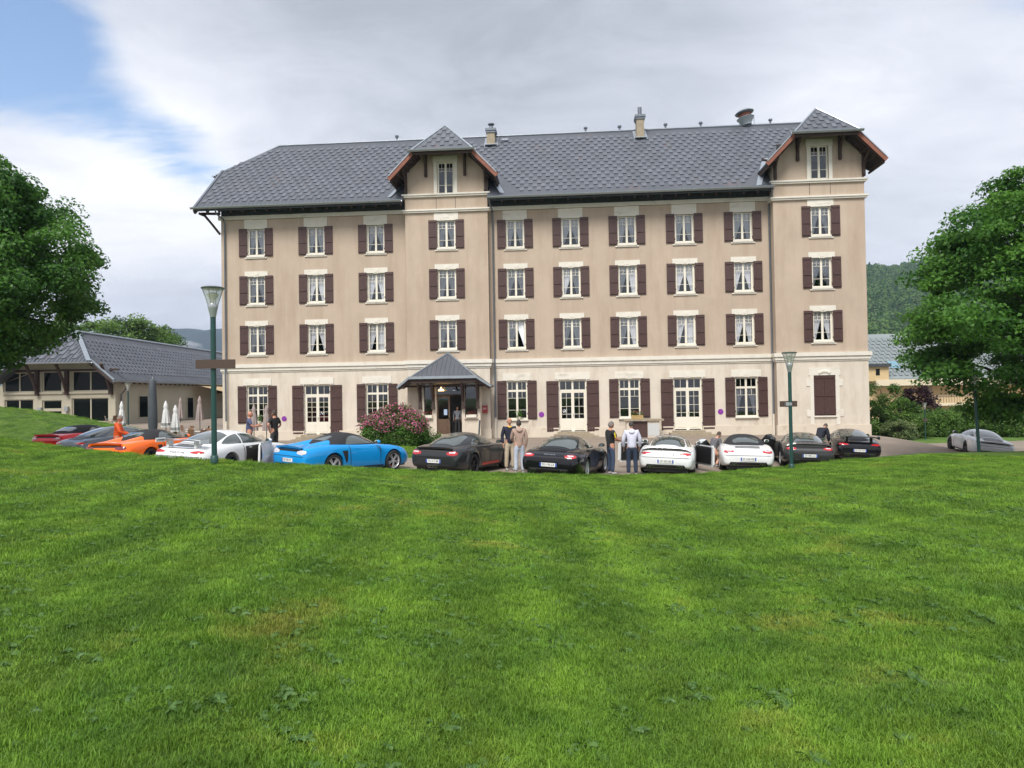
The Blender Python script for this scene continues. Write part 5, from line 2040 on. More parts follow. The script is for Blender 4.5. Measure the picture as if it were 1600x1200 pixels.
person('grey haired man in black polo with yellow stripe checking his phone', foot(955, 741), 68, cloth('black polo', (.016, .016, .017)), JEANS, 'full', (.16, .14, .13), 'skin_tan', FWD, sleeve='short', head_nod=14, extra=polo_marks, bulk=1.05)
person('man in pale lavender hoodie and dark jeans, seen from behind', foot(988, 743), 6, cloth('pale lavender', (.58, .58, .70)), cloth('dark denim', (.022, .034, .066)), 'short', (.04, .035, .03), arms=(((-.27, .0, 1.14), (-.25, .12, .90)), ((.27, .0, 1.14), (.25, .12, .90))), hood=True, bulk=1.15, h=1.78)
person('man in navy top bending at the window of the black winged coupe', ground_at(1280, 30.5), 58, cloth('navy top', (.010, .012, .022)), DARK, 'short', (.06, .05, .05), lean=42, head_nod=8, arms=(((-.24, .14, 1.18), (-.16, .34, 1.02)), ((.26, .16, 1.2), (.20, .40, 1.08))), bulk=1.3)
person('person crouching by the front wheel of the white convertible', ground_at(1113, 27.2, -.32), 60, cloth('grey shirt', (.10, .10, .11)), M['skin'], 'short', (.05, .04, .03), lean=30, arms=FWD, legs=(((-.12, .34, .72), (-.13, .05, .40)), ((.12, .34, .72), (.13, .05, .40))))
pp = H_MAT @ Vector((-3.42, PF + .72, .36))
person('dim figure in shade-darkened shirt standing in the open entrance', tuple(pp), 175, cloth('shade-darkened shirt', (.20, .22, .25)), DARK, 'short', (.04, .03, .03), h=1.72)  # shirt colour darkened to paint in the shade of the entrance

# ------------------------------------------------------------------ foliage


def leaf_mat(name, c0, c1, trans=.35, rough=.5):
    """leaf colour varies leaf by leaf through the 'tint' attribute; thin enough to let light through"""
    m = bpy.data.materials.new(name)
    m.use_nodes = True
    nt = m.node_tree
    N, L = nt.nodes.new, nt.links.new
    b = nt.nodes['Principled BSDF']
    b.inputs['Roughness'].default_value = rough
    b.inputs['Specular IOR Level'].default_value = .3
    a = N('ShaderNodeAttribute')
    a.attribute_name = 'tint'
    cr = N('ShaderNodeValToRGB')
    e = cr.color_ramp.elements
    e[0].position, e[0].color = 0, (*c0, 1)
    e[1].position, e[1].color = 1, (*c1, 1)
    L(a.outputs['Fac'], cr.inputs[0])
    L(cr.outputs[0], b.inputs['Base Color'])
    tr = N('ShaderNodeBsdfTranslucent')
    L(cr.outputs[0], tr.inputs[0])
    ms = N('ShaderNodeMixShader')
    ms.inputs[0].default_value = trans
    L(b.outputs[0], ms.inputs[1])
    L(tr.outputs[0], ms.inputs[2])
    L(ms.outputs[0], nt.nodes['Material Output'].inputs[0])
    return m


def leaves(name, P, Nrm, size, m, parent, clump_tint, jit=.6, aspect=.62, three=False):
    """one small bent leaf face per point"""
    n = len(P)
    nr = Nrm + RNG.normal(0, jit, (n, 3))
    nr /= np.linalg.norm(nr, axis=1, keepdims=True) + 1e-9
    t = RNG.normal(0, 1, (n, 3))
    t[:, 2] -= .5
    t -= nr * (t * nr).sum(1, keepdims=True)
    t /= np.linalg.norm(t, axis=1, keepdims=True) + 1e-9
    b_ = np.cross(nr, t)
    s = size * RNG.uniform(.65, 1.3, (n, 1))
    a = s * aspect
    V = np.stack([P - t * s * .5, P + b_ * a * .5 - t * s * .05 + nr * s * .10, P + t * s * .5 - nr * s * .06, P - b_ * a * .5 - t * s * .05 + nr * s * .10], 1).reshape(-1, 3)
    F = np.arange(n * 4).reshape(n, 4)
    o = mesh_np(name, V, F, m, parent, smooth=False)
    at_ = o.data.attributes.new('tint', 'FLOAT', 'POINT')
    tint = np.clip(clump_tint + RNG.normal(0, .16, n), 0, 1)
    at_.data.foreach_set('value', np.repeat(tint, 4).astype(np.float32))
    return o


def crown_points(prof, axis, n_clump, per, cr, flat=.6, inner=.25, drop=.2):
    """clumps of leaves spread over and through a crown: prof = (z, radius) pairs round the vertical axis"""
    zs, rs = np.array([p[0] for p in prof]), np.array([p[1] for p in prof])
    w = np.interp(np.linspace(zs[0], zs[-1], 200), zs, rs)
    zz = np.linspace(zs[0], zs[-1], 200)
    cdf = np.cumsum(w) / w.sum()
    C, T = [], []
    for k in range(n_clump):
        z = np.interp(RNG.uniform(), cdf, zz)
        a = RNG.uniform(0, 2 * PI)
        lob = 1 + .10 * math.sin(3 * a + z * 1.3) + .08 * math.sin(5 * a - z * 2.1)
        q = RNG.uniform(.80, 1.0) if RNG.uniform() > inner else RNG.uniform(.2, .8)
        r = np.interp(z, zs, rs) * lob * q
        C.append((axis[0] + r * math.sin(a), axis[1] + r * math.cos(a), z))
        T.append(RNG.uniform(.05, .95))
    C, T = np.array(C), np.array(T)
    n = n_clump * per
    ci = np.repeat(np.arange(n_clump), per)
    d = RNG.normal(0, 1, (n, 3))
    d /= np.linalg.norm(d, axis=1, keepdims=True)
    rad = cr * RNG.uniform(.7, 1.35, n_clump)[ci][:, None]
    rr = RNG.uniform(0, 1, (n, 1)) ** .45
    off = d * rr * rad
    off[:, 2] *= flat
    off[:, 2] -= drop * (off[:, 0] ** 2 + off[:, 1] ** 2) / cr
    nrm = d * .6 + np.array([0, 0, .75])
    return C[ci] + off, nrm, T[ci], C


def limbs(trunk_h, axis, C, r0, z0, n=26):
    b = MB()
    ax = Vector(axis)
    b.tube([(ax.x, ax.y, z0 - .2), (ax.x + .05, ax.y, z0 + trunk_h * .5), (ax.x - .05, ax.y + .05, z0 + trunk_h), (ax.x + .1, ax.y, z0 + trunk_h * 1.9), (ax.x, ax.y, z0 + trunk_h * 2.7)],
           [r0 * 1.35, r0, r0 * .85, r0 * .5, r0 * .2], 10)
    for k in RNG.choice(len(C), min(n, len(C)), replace=False):
        p = Vector(C[k])
        zb = z0 + trunk_h * RNG.uniform(.85, 1.9)
        zb = min(zb, p.z - .1) if p.z > z0 + trunk_h else zb
        a = Vector((ax.x, ax.y, max(zb, z0 + trunk_h * .8)))
        mid = a.lerp(p, .5) + Vector((0, 0, .35))
        b.tube([a, mid, p], [r0 * .36, r0 * .2, r0 * .05], 6)
    return b


MAPLE = leaf_mat('maple leaf', (.036, .115, .018), (.128, .290, .042), .45)
LIME = leaf_mat('dark leaf', (.033, .104, .020), (.108, .248, .042), .45)
LIGHT = leaf_mat('light leaf', (.045, .105, .016), (.145, .25, .045))
PURPLE = leaf_mat('purple leaf', (.022, .010, .012), (.055, .022, .026))
VARIEG = leaf_mat('variegated leaf', (.08, .13, .04), (.26, .32, .14))
HEDGE = leaf_mat('hedge leaf', (.042, .10, .018), (.14, .26, .045), .4)
PINK = leaf_mat('pink blossom', (.36, .06, .15), (.66, .21, .36), .25)
AZALEA = leaf_mat('azalea leaf', (.045, .11, .018), (.12, .24, .04), .4)


def tree(name, label, axis, z0, prof, n_clump, per, cr, leaf, m, trunk_h, r0, group=None, flat=.6, inner=.25):
    t = thing(name, label, 'tree', (axis[0], axis[1], z0), 0, group)
    P, nr, T, C = crown_points([(z - z0, r) for z, r in prof], (0, 0), n_clump, per, cr, flat, inner)
    leaves('crown', P, nr, leaf, m, t, T)
    limbs(trunk_h, (0, 0, 0), C, r0, 0).build('trunk', M['bark'], t, smooth=60)
    return t


ax = at(1655, 600, 28.5)
zb = float(base(ax.x, ax.y))
tree('maple_tree', 'large rounded maple with layered fresh green leaves, overhanging the silver coupe', (ax.x, ax.y), zb,
     [(1.6, 2.2), (2.1, 3.1), (2.75, 3.9), (3.4, 4.7), (4.4, 5.3), (5.3, 5.6), (6.9, 5.2), (8.2, 4.5), (9.6, 3.5), (10.8, 2.5), (11.8, 1.1)], 470, 270, .88, .18, MAPLE, 2.6, .30, flat=.42, inner=.42)
ax = at(-34, 600, 25.0)
tree('lime_tree', 'large dark green tree overhanging the annex roof', (ax.x, ax.y), 1.2,
     [(3.9, .6), (4.6, 1.5), (5.4, 2.5), (6.3, 3.5), (7.3, 3.95), (8.2, 3.7), (9.2, 3.2), (10.0, 2.6), (10.8, 1.7), (11.4, .6)], 300, 290, .72, .145, LIME, 3.0, .28, flat=.55, inner=.40)
for px, py, Y, r, lab in ((140, 505, 100, 7.0, 'broad light green tree rising behind the annex ridge'), (205, 515, 104, 6.5, 'rounded green tree behind the annex, between two others'), (240, 528, 112, 5.0, 'small green tree behind the annex nearest the lamp post'),
                          (88, 520, 98, 5.5, 'green tree half hidden behind the annex hip and the dark tree')):
    top = at(px, py - 16, Y)
    tree('deciduous_tree', lab, (top.x, top.y), 0, [(top.z - 9, r * .6), (top.z - 6, r), (top.z - 3, r * .95), (top.z - 1.2, r * .6), (top.z, r * .2)], 70, 160, 1.5, .42, LIGHT, 4, .3, 'trees behind the annex')


def shrub(name, label, px, py_base, Y, w, h, m, leaf=.12, n=60, per=130, cat='shrub', group=None, blossom=None, z=None, depth=None, cr=None):
    p = at(px, py_base, Y)
    z0 = float(base(p.x, p.y)) if z is None else z
    t = thing(name, label, cat, (p.x, p.y, z0), 0, group)
    r = w / 2
    prof = [(.05, r * .72), (h * .2, r * .95), (h * .45, r), (h * .7, r * .84), (h * .88, r * .55), (h, r * .15)]
    P, nr, T, C = crown_points(prof, (0, 0), n, per, cr or max(.28, r * .26), .8, .2, .05)
    if depth:
        P[:, 1] *= depth / w
    P[:, 2] = np.maximum(P[:, 2], .02)
    leaves('foliage', P, nr, leaf, m, t, T)
    limbs(h * .3, (0, 0, 0), C, .05 + h * .012, 0, 14).build('stem', M['bark'], t, smooth=60)
    if blossom:
        k = (P[:, 2] > h * (.47 + .10 * np.sin(P[:, 0] * 4))) & (np.sqrt((P[:, 0] / r) ** 2 + (P[:, 1] / r) ** 2 + ((P[:, 2] - h * .4) / (h * .62)) ** 2) > .70)
        idx = RNG.choice(np.nonzero(k)[0], min(blossom, int(k.sum())), replace=False)
        leaves('blossom', P[idx] * np.array([1.03, 1.03, 1.015]), nr[idx], .085, PINK, t, T[idx], .9, .9)
    return t


shrub('azalea_bush', 'rounded bush covered with pink blossom beside the porch', 620, 692, 35.6, 3.1, 1.95, AZALEA, .085, 170, 200, 'bush', blossom=5000)
for i, (px, Y, w, h) in enumerate(((572, 36.4, 1.0, .45), (655, 36.6, 1.2, .62), (684, 37.4, 1.3, .60))):
    shrub('box_hedge', ('low green clump at the foot of the pink bush, behind the blue roadster', 'low clipped hedge touching the pink bush, porch side', 'low clipped hedge right under the porch door')[i], px, 690, Y, w, h, HEDGE, .07, 26, 120, 'hedge')
R_SHRUBS = [('tall_shrub', 'tall feathery bright green shrub against the hotel corner', 1378, 52, 3.6, 4.4, LIGHT, .16, 'shrub'),
            ('tall_shrub', 'darker green tall shrub between the feathery shrub and the purple tree', 1410, 55, 2.8, 3.0, HEDGE, .15, 'shrub'),
            ('purple_tree', 'small purple leaved tree in front of the ochre apartments', 1436, 58, 2.9, 3.7, PURPLE, .17, 'tree'),
            ('variegated_shrub', 'pale variegated low shrub near the kerb', 1403, 49.5, 2.2, 1.35, VARIEG, .11, 'shrub'),
            ('variegated_shrub', 'yellowish green rounded shrub behind the variegated one', 1424, 51, 2.4, 1.75, LIGHT, .12, 'shrub'),
            ('hedge_shrub', 'broad green shrub by the small green lamp', 1460, 53, 3.6, 1.9, HEDGE, .13, 'shrub'),
            ('hedge_shrub', 'large rounded shrub below the apartment balcony', 1493, 54, 4.0, 2.1, HEDGE, .13, 'shrub'),
            ('hedge_shrub', 'flecked green shrub behind the silver coupe', 1530, 53, 3.8, 1.9, HEDGE, .13, 'shrub'),
            ('hedge_shrub', 'taller green shrub under the overhanging maple leaves', 1556, 58, 3.4, 3.2, LIGHT, .15, 'shrub'),
            ('hedge_shrub', 'olive green low shrub beside the maple trunk', 1590, 51, 3.6, 1.6, HEDGE, .13, 'shrub'),
            ('hedge_shrub', 'olive shrub at the far end of the hedge beyond the maple', 1640, 52, 4.2, 1.9, HEDGE, .13, 'shrub')]
for nm, lab, px, Y, w, h, m, lf, cat in R_SHRUBS:
    p = at(px, 690, Y)
    shrub(nm, lab, px, 690, Y, w, h, m, lf, 70, 130, cat, 'shrubs on the verge', z=float(verge_z(p.x, p.y)) - .05)

# ------------------------------------------------------------------ street lamps


BOWL = mat('pale frosted bowl', (.62, .66, .58), .25, coat=.5)
_nt = BOWL.node_tree
_t, _x = _nt.nodes.new('ShaderNodeBsdfTransparent'), _nt.nodes.new('ShaderNodeMixShader')
_x.inputs[0].default_value = .24
_nt.links.new(_t.outputs[0], _x.inputs[1])
_nt.links.new(_nt.nodes['Principled BSDF'].outputs[0], _x.inputs[2])
_nt.links.new(_x.outputs[0], _nt.nodes['Material Output'].inputs[0])


def street_lamp(label, P, h, board, tilt=0, sign_side=0):
    k = h / 4.0
    t = thing('street_lamp', label, 'street lamp', P, 0, 'green street lamps')
    t.scale = (k, k, k)
    MB().tube([(0, 0, -.15), (0, 0, 3.30)], .060, 14).build('pole', M['green_metal'], t, smooth=50)
    MB().lathe([(.085, -.05), (.085, .10), (.062, .12)], 14).build('base_collar', M['green_metal'], t, smooth=50)
    hd = MB().lathe([(.065, 3.28), (.075, 3.34), (.105, 3.48), (.12, 3.56), (.11, 3.58)], 18).build('lamp_head', M['steel'], t, smooth=50)
    MB().lathe([(.112, 3.57), (.240, 3.93), (.236, 3.93), (.108, 3.575)], 20, cap=False).build('glass_bowl', BOWL, hd, smooth=50)
    MB().lathe([(.02, 3.57), (.03, 3.66), (.10, 3.74), (.13, 3.80), (.06, 3.84), (.01, 3.85)], 16).build('reflector', M['frame'], hd, smooth=50)
    MB().lathe([(.243, 3.925), (.255, 3.935), (.255, 3.955), (.2, 3.975), (.01, 3.98)], 20).build('lamp_cap', mat('lamp cap', (.10, .12, .11), .4), hd, smooth=50)
    ribs = MB()
    for q in range(8):
        a = q * PI / 4
        ribs.tube([(.118 * math.cos(a), .118 * math.sin(a), 3.57), (  .240 * math.cos(a), .240 * math.sin(a), 3.93)], .006, 4)
    ribs.build('rib', M['steel'], hd)
    if board:
        zc, w, hh, yy = board
        sg = MB().box(-w[0], w[1], yy, yy + .03, zc - hh / 2, zc + hh / 2).build('sign_board', M['sign_brown'], t)
        cl = MB()
        for s in sign_side:
            cl.box(*sorted((s * .065, s * .17)), -.07, .07, zc - hh * .3, zc + hh * .3)
        cl.lathe([(.068, zc - .05), (.068, zc + .05)], 12)
        cl.build('clamp', M['steel'], t, smooth=40)
    return t


p = at(335, 719.5, 16.4)
street_lamp('nearest street lamp, with a long brown board, on the lawn by the white winged coupe', (p.x, p.y, p.z), 4.04, (2.20, (.37, .53), .20, -.10), 0, (-1, 1))
p = at(1237, 730, 24.0)
street_lamp('green street lamp with short brown board in front of the dark grey coupe', (p.x, p.y, p.z), 3.92, (2.18, (.33, .27), .20, .07), 0, (-1,))
p = at(216, 668, 58)
street_lamp('small distant green street lamp in front of the annex side wall', (p.x, p.y - 1.5, p.z - .1), 3.75, None)
p = at(1446, 686, 48.6)
street_lamp('distant green street lamp with a small sign among the verge shrubs', (p.x, p.y, float(verge_z(p.x, p.y))), 2.55, (2.1, (.25, .25), .25, -.1), 0, (-1,))
p = at(1531, 700, 28.3)
lp = street_lamp('dark lamp post in front of the silver coupe, its head lost in the maple leaves', (p.x, p.y, float(base(p.x, p.y))), 4.0, None)
lp.rotation_euler = (0, R(-2.5), 0)

# ------------------------------------------------------------------ the annex on the left
AX0, AY0 = -32.2, 57.6
annex = thing('annex_building', 'low cream restaurant building with hipped grey tiled roof and large dark windows', 'building', (0, 0, 0))
AZ = .8
AXC, AZR, AYE = -36.5, 8.62, 96.0
b = MB()
us = [-43.2, -42.6, -41.0, -38.9, -38.35, -36.3, -35.6, -32.75, AX0]
wz = {'lo': (1.15, 3.0), 'hi': (3.65, 5.35)}
holes = [(-41.2, -38.85, 1.15, 3.02), (-41.3, -38.75, 3.62, 5.2), (-38.15, -36.55, AZ, 2.92), (-38.15, -36.55, 3.62, 5.25), (-35.75, -32.75, 1.10, 3.05), (-35.75, -32.75, 3.62, 5.25)]


def annex_wall():
    b = MB()
    U = sorted({-43.0, AX0, *[h[0] for h in holes], *[h[1] for h in holes]})
    Z = sorted({AZ - .6, 5.26, *[h[2] for h in holes], *[h[3] for h in holes]})
    ztop = lambda x: AZR - .25 - .845 * abs(x - AXC)
    for i in range(len(U) - 1):
        for j in range(len(Z) - 1):
            cu, cz = (U[i] + U[i + 1]) / 2, (Z[j] + Z[j + 1]) / 2
            if any(h[0] < cu < h[1] and h[2] < cz < h[3] for h in holes):
                continue
            a, e = U[i], U[i + 1]
            q = [(x, AY0, min(z, ztop(x))) for x, z in ((a, Z[j]), (e, Z[j]), (e, Z[j + 1]), (a, Z[j + 1]))]
            b.add(q, [(0, 1, 2, 3)])
    b.add([(-40.4, AY0, 5.26), (-32.6, AY0, 5.26), (-33.7, AY0, ztop(-33.7)), (-39.3, AY0, ztop(-39.3))], [(0, 1, 2, 3)])
    for h in holes:
        r = .22
        b.add([(h[0], AY0, h[2]), (h[0], AY0 + r, h[2]), (h[0], AY0 + r, h[3]), (h[0], AY0, h[3])], [(0, 1, 2, 3)])
        b.add([(h[1], AY0, h[2]), (h[1], AY0, h[3]), (h[1], AY0 + r, h[3]), (h[1], AY0 + r, h[2])], [(0, 1, 2, 3)])
        b.add([(h[0], AY0, h[3]), (h[0], AY0 + r, h[3]), (h[1], AY0 + r, h[3]), (h[1], AY0, h[3])], [(0, 1, 2, 3)])
        b.add([(h[0], AY0, h[2]), (h[1], AY0, h[2]), (h[1], AY0 + r, h[2]), (h[0], AY0 + r, h[2])], [(0, 1, 2, 3)])
    b.box(AX0 - .3, AX0, AY0 + .002, AYE, AZ - .6, 4.6)
    return link('wall', b.mesh('wall', M['annex_wall'], fix=False), annex)


annex_wall()
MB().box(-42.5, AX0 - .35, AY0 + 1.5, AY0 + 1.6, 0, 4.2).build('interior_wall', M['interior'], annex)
for k, h in enumerate(holes):
    dbl = h[1] - h[0] > 2
    f = MB()
    xs_ = [h[0], (h[0] + h[1]) / 2, h[1]] if dbl else [h[0], h[1]]
    for x in xs_:
        xx = min(max(x, h[0] + .05), h[1] - .05)
        f.box(xx - .05, xx + .05, AY0 + .1, AY0 + .17, h[2], h[3])
    f.box(h[0] + .05, h[1] - .05, AY0 + .11, AY0 + .165, h[3] - .07, h[3])
    f.box(h[0] + .05, h[1] - .05, AY0 + .11, AY0 + .165, h[2], h[2] + .07)
    if k == 2:
        f.box(h[0] + .05, h[1] - .05, AY0 + .05, AY0 + .11, 2.02, 2.26)
    w = f.build('door' if k == 2 else 'window', M['annex_wall'], annex)
    for a, e in zip(xs_[:-1], xs_[1:]):
        MB().add([(a, AY0 + .14, h[2]), (e, AY0 + .14, h[2]), (e, AY0 + .14, h[3]), (a, AY0 + .14, h[3])], [(0, 1, 2, 3)]).build('pane', M['dark_glass'], w)
b = MB()
for a, e in ((-41.3, -38.7), (-38.3, -36.4), (-35.9, -32.6)):
    b.box(a, e, AY0 - .12, AY0 - .002, 3.42, 3.58)
b.build('sill', M['annex_wall'], annex)
# roof
zra = lambda x: AZR - .848 * abs(x - AXC)
XE0, XE1 = -41.42, -31.55
zj = 6.12
jx = (AZR - zj) / .848
yj, yv, yr0 = 55.9, 56.3, 59.6
rb = MB()
for s in (-1, 1):
    xe = AXC + s * (AXC - XE0 if s < 0 else XE1 - AXC)
    rb.slab([(xe, yv, zra(xe)), (AXC + s * jx, yv, zj), (AXC, yr0, AZR), (AXC, AYE, AZR), (xe, AYE, zra(xe))], (0, 0, -.16))
rb.slab([(AXC - jx - .2, yj, zj - .2), (AXC + jx + .2, yj, zj - .2), (AXC, yr0, AZR + .015)], (0, .1, -.12))
ar = rb.build('roof', M['roof'], annex)
b = MB()
sl = .848
sx, sn = Vector((-1, 0, sl)).normalized(), Vector((sl, 0, 1)).normalized()
for i in range(int((AYE - yv) / .30)):
    y = yv + .15 + i * .30
    xt = AXC if y > yr0 else AXC + jx * (1 - (y - yv) / (yr0 - yv))
    b.bar((XE1, y, zra(XE1) + .03), (xt + .05, y, zra(xt + .05) + .03), .06, .05)
tag(b.build('roof_ribs', M['roof_tile'], ar), kind='stuff')
b2 = MB()
ann_tile = tm
rotm = Matrix((Vector((0, 1, 0)), sx, sn)).transposed().to_4x4()
ann_spots = []
for k in range(9):
    s = 1.0 + k * .52
    for i in range(int((AYE - yr0) / .60)):
        ann_spots.append((XE1 + sx.x * s, yv + 1.2 + (i + .5 * (k % 2)) * .60, zra(XE1) + sx.z * s + .02))
ann_spots.sort(key=lambda q: q[1])
nA = 0
for p in ann_spots:
    xt = AXC if p[1] > yr0 else AXC + jx * (1 - (p[1] - yv) / (yr0 - yv))
    if p[0] < xt + .5:
        continue
    Mx = Matrix.Translation(p) @ rotm @ Matrix.Scale(1.15, 4)
    if nA < 140:
        link('tile', tile_me, ar).matrix_local = Mx
        nA += 1
    else:
        b2.add([Mx @ Vector(v) for v in tm.v], tm.f)
tag(b2.build('roof_tiles', M['roof_tile'], ar), kind='stuff')
hv = Vector((0, yr0 - yj, AZR - zj + .2))
hl = hv.length
hv.normalize()
hn = Vector((0, -hv.z, hv.y))
for k in range(5):
    s = .45 + k * .62
    wdt = (jx + .2) * (1 - s / hl) - .3
    n = int(wdt / .45)
    for i in range(-n, n + 1):
        if (i + k) % 2 == 0:
            link('tile', tile_me, ar).matrix_local = Matrix.Translation((AXC + i * .45, yj + s * hv.y, zj - .2 + s * hv.z)) @ Matrix((Vector((1, 0, 0)), hv, hn)).transposed().to_4x4() @ Matrix.Scale(1.5, 4)
b = MB()
for i in range(-9, 10):
    t = 1 - abs(i) * .30 / (jx + .2)
    if t > .05:
        b.bar((AXC + i * .30, yj, zj - .17), (AXC + i * .30, yj + t * (yr0 - yj), zj - .17 + t * (AZR - zj + .2)), .05, .05)
b.build('roof_ribs', M['roof_tile'], ar)
b = MB()
b.tube([(AXC, yr0, AZR + .05), (AXC, AYE, AZR + .05)], .13, 6)
for s in (-1, 1):
    b.bar((AXC + s * (jx + .2), yj, zj - .12), (AXC, yr0, AZR + .07), .34, .06)
    xe = XE1 if s > 0 else XE0
    b.bar((AXC + s * (jx + .1), yv - .03, zj + .02), (xe, yv - .03, zra(xe) + .05), .16, .1)
b.build('flashing', M['zinc'], ar, smooth=40)
for q in ((AXC - jx - .4, yj - .1, zj - .24, AXC + jx + .5, yj - .1), (XE1 + .1, yv - .2, zra(XE1) - .03, XE1 + .1, AYE)):
    g_ = gutter('gutter', (q[0], q[1], q[2]), (q[3], q[4], q[2]), .12)
    g_.parent = annex
b = MB()
b.box(XE0 + .3, XE1 - .3, AY0 - .15, AY0 - .05, 5.25, 5.40)
for x in (-42.0, -38.45, -36.05, -32.5):
    b.box(x - .13, x + .13, AY0 - .28, AY0 - .01, 3.3, 5.3)
    b.tube([(x, AY0 - .2, 3.5), (x, AY0 - .7, 4.6), (x, yj + .2, 5.75)], .13, 6)
for i in range(30):
    y = AY0 + i * .9
    b.bar((AX0 - .2, y, zra(AX0) - .10), (XE1, y, zra(XE1) - .22), .10, .14)
b.bar((AXC + jx, yv + .05, zj - .25), (XE1, yv + .05, zra(XE1) - .22), .08, .26)
b.build('timber', M['dark_wood'], annex)
b = MB()
b.tube([(XE1 + .1, 58.1, 4.30), (XE1 + .1, 58.1, 4.0), (AX0 + .1, 58.3, 3.3), (AX0 + .1, 58.3, .9)], .06, 8)
b.build('downpipe', M['zinc_dark'], annex, smooth=50)
for y0, y1, z0, z1 in ((61.2, 62.6, 1.35, 3.15), (70.3, 71.5, 1.0, 3.0)):
    w = MB().box(AX0 - .05, AX0 + .06, y0 - .12, y1 + .12, z0 - .12, z1 + .12).build('window', M['annex_wall'], annex)
    MB().add([(AX0 + .064, y0, z0), (AX0 + .064, y1, z0), (AX0 + .064, y1, z1), (AX0 + .064, y0, z1)], [(0, 1, 2, 3)]).build('pane', M['dark_glass'], w)
b = MB()
b.box(-38.42, -38.12, AY0 - .22, AY0 - .002, 2.0, 2.35)
b.build('wall_lamp', M['steel'], annex)
MB().box(-36.25, -35.95, AY0 - .24, AY0 - .002, 2.0, 2.4).build('wall_lamp', M['steel'], annex)
MB().box(AX0 + .01, AX0 + 3.4, 76, 88, 3.40, 3.46).build('awning', M['awning'], annex)
b = MB()
for i in range(9):
    t = i / 8
    b.bar((AX0 + .05, 74 + 2 * i, 4.3), (AX0 + 3.4, 74 + 2 * i, 3.5), .05, .05)
b.build('awning_frame', M['stone'], annex)
aw = MB().add([(AX0 + .03, 71.5, 4.35), (AX0 + 3.5, 71.5, 3.45), (AX0 + 3.5, 92, 3.45), (AX0 + .03, 92, 4.35)], [(0, 1, 2, 3)])
aw.slab([(AX0 + .03, 71.5, 4.36), (AX0 + 3.5, 71.5, 3.46), (AX0 + 3.5, 92, 3.46), (AX0 + .03, 92, 4.36)], (0, 0, .02))
aw.build('awning', M['awning'], annex)
# link building with an arched dark canopy behind the terrace
b = MB()
b.box(AX0, -17, 84, 84.4, -.4, 3.6)
lk = thing('link_building', 'low cream link with a dark arched canopy behind the terrace parasols', 'building', (0, 0, 0))
b.build('wall', M['annex_wall'], lk)
MB().grid(lambda i, j: (-30.5 + 11 * i, 83.9 - 2.2 * math.sin(j * PI / 2), 2.7 + 1.1 * math.cos(j * PI / 2) * 1.0), 8, 8).build('canopy', M['frieze'], lk, smooth=60)
MB().add([(-30, 83.95, .6), (-20, 83.95, .6), (-20, 83.95, 2.6), (-30, 83.95, 2.6)], [(0, 1, 2, 3)]).build('window', M['dark_glass'], lk)

# terrace furniture


def parasol(label, px, py_top, Y, h, cloth_, wr, group, skirt=True, z0=None):
    p = at(px, py_top, Y)
    z0 = p.z - h
    t = thing('closed_parasol', label, 'parasol', (p.x, p.y, z0), 0, group)
    MB().tube([(0, 0, 0), (0, 0, h)], .025, 8).build('pole', M['black'], t)
    MB().lathe([(.28, 0), (.26, .08), (.05, .12)], 14).build('base', M['stone'], t)
    b = MB()

    def fn(i, j):
        a = 2 * PI * i
        r = wr * (.10 + .72 * j ** .55) * (1 + .22 * math.sin(a * 8) * j)
        if .26 < j < .36:
            r *= .80
        if j < .2:
            r = wr * (.10 + 1.9 * j)
        return (r * math.cos(a), r * math.sin(a), h * (.99 - .66 * j))
    b.grid(fn, 32, 16)
    c = b.build('canopy', cloth_, t, smooth=70)
    if skirt:
        s_ = MB()
        for zz in (.43, .40):
            s_.lathe([(wr * .93, h * zz), (wr * .95, h * (zz - .014))], 20, cap=False)
        s_.build('stripe', M['black'], c)
    return t


W_ = 'closed white parasols on the terrace'
parasol('closed white parasol half hidden by the man in orange', 190, 626, 44, 2.5, M['white_cloth'], .26, W_)
parasol('closed white parasol with black stripes beside the tall slate cover', 259, 625.5, 45, 2.55, M['white_cloth'], .30, W_)
parasol('closed white parasol with black stripes, shorter, nearest the bistro chairs', 274, 632, 43, 2.45, M['white_cloth'], .30, W_)
T_ = 'closed taupe parasols'
parasol('closed taupe parasol in the annex shade behind the white ones', 282, 620, 60, 2.7, M['taupe_cloth'], .30, T_, False)
parasol('closed taupe parasol beside the lamp post in front of the dark canopy', 312, 618, 50, 2.6, M['taupe_cloth'], .30, T_, False)
parasol('closed taupe parasol in front of the corner window, behind the bald man in blue', 396.5, 631, 42.5, 2.4, M['taupe_cloth'], .26, T_, False)
parasol('closed taupe parasol in front of the corner window, beside the maroon shutter', 416, 632, 42.5, 2.35, M['taupe_cloth'], .26, T_, False)
p = at(239, 674, 42)
t = thing('covered_parasol', 'tall parasol wrapped in a slate grey cover on the terrace', 'parasol', (p.x, p.y, p.z), 0)
MB().lathe([(.20, 0), (.26, .3), (.25, 1.4), (.21, 2.4), (.19, 2.95), (.12, 3.08), (.02, 3.1)], 10).build('cover', M['slate_cover'], t, smooth=60)
MB().tube([(0, 0, 3.05), (0, 0, 3.25)], .03, 8).build('pole', M['steel'], t)


def chair_mesh():
    s = MB().box(-.21, .21, -.21, .21, .43, .46).mesh('seat', M['wicker'])
    k = MB().grid(lambda i, j: (-.21 + .42 * i, .21 + .03 * math.sin(i * PI) + .06 * j, .50 + .38 * j), 6, 4).mesh('backrest', M['wicker'])
    f = MB()
    for x in (-.19, .19):
        f.tube([(x, -.18, 0), (x, -.18, .44)], .014, 5)
        f.tube([(x, .20, 0), (x, .21, .5), (x, .27, .88)], .014, 5)
        f.tube([(x, -.18, .44), (x, -.18, .64), (x, .22, .66)], .014, 5)
    return s, k, f.mesh('frame', M['steel'])


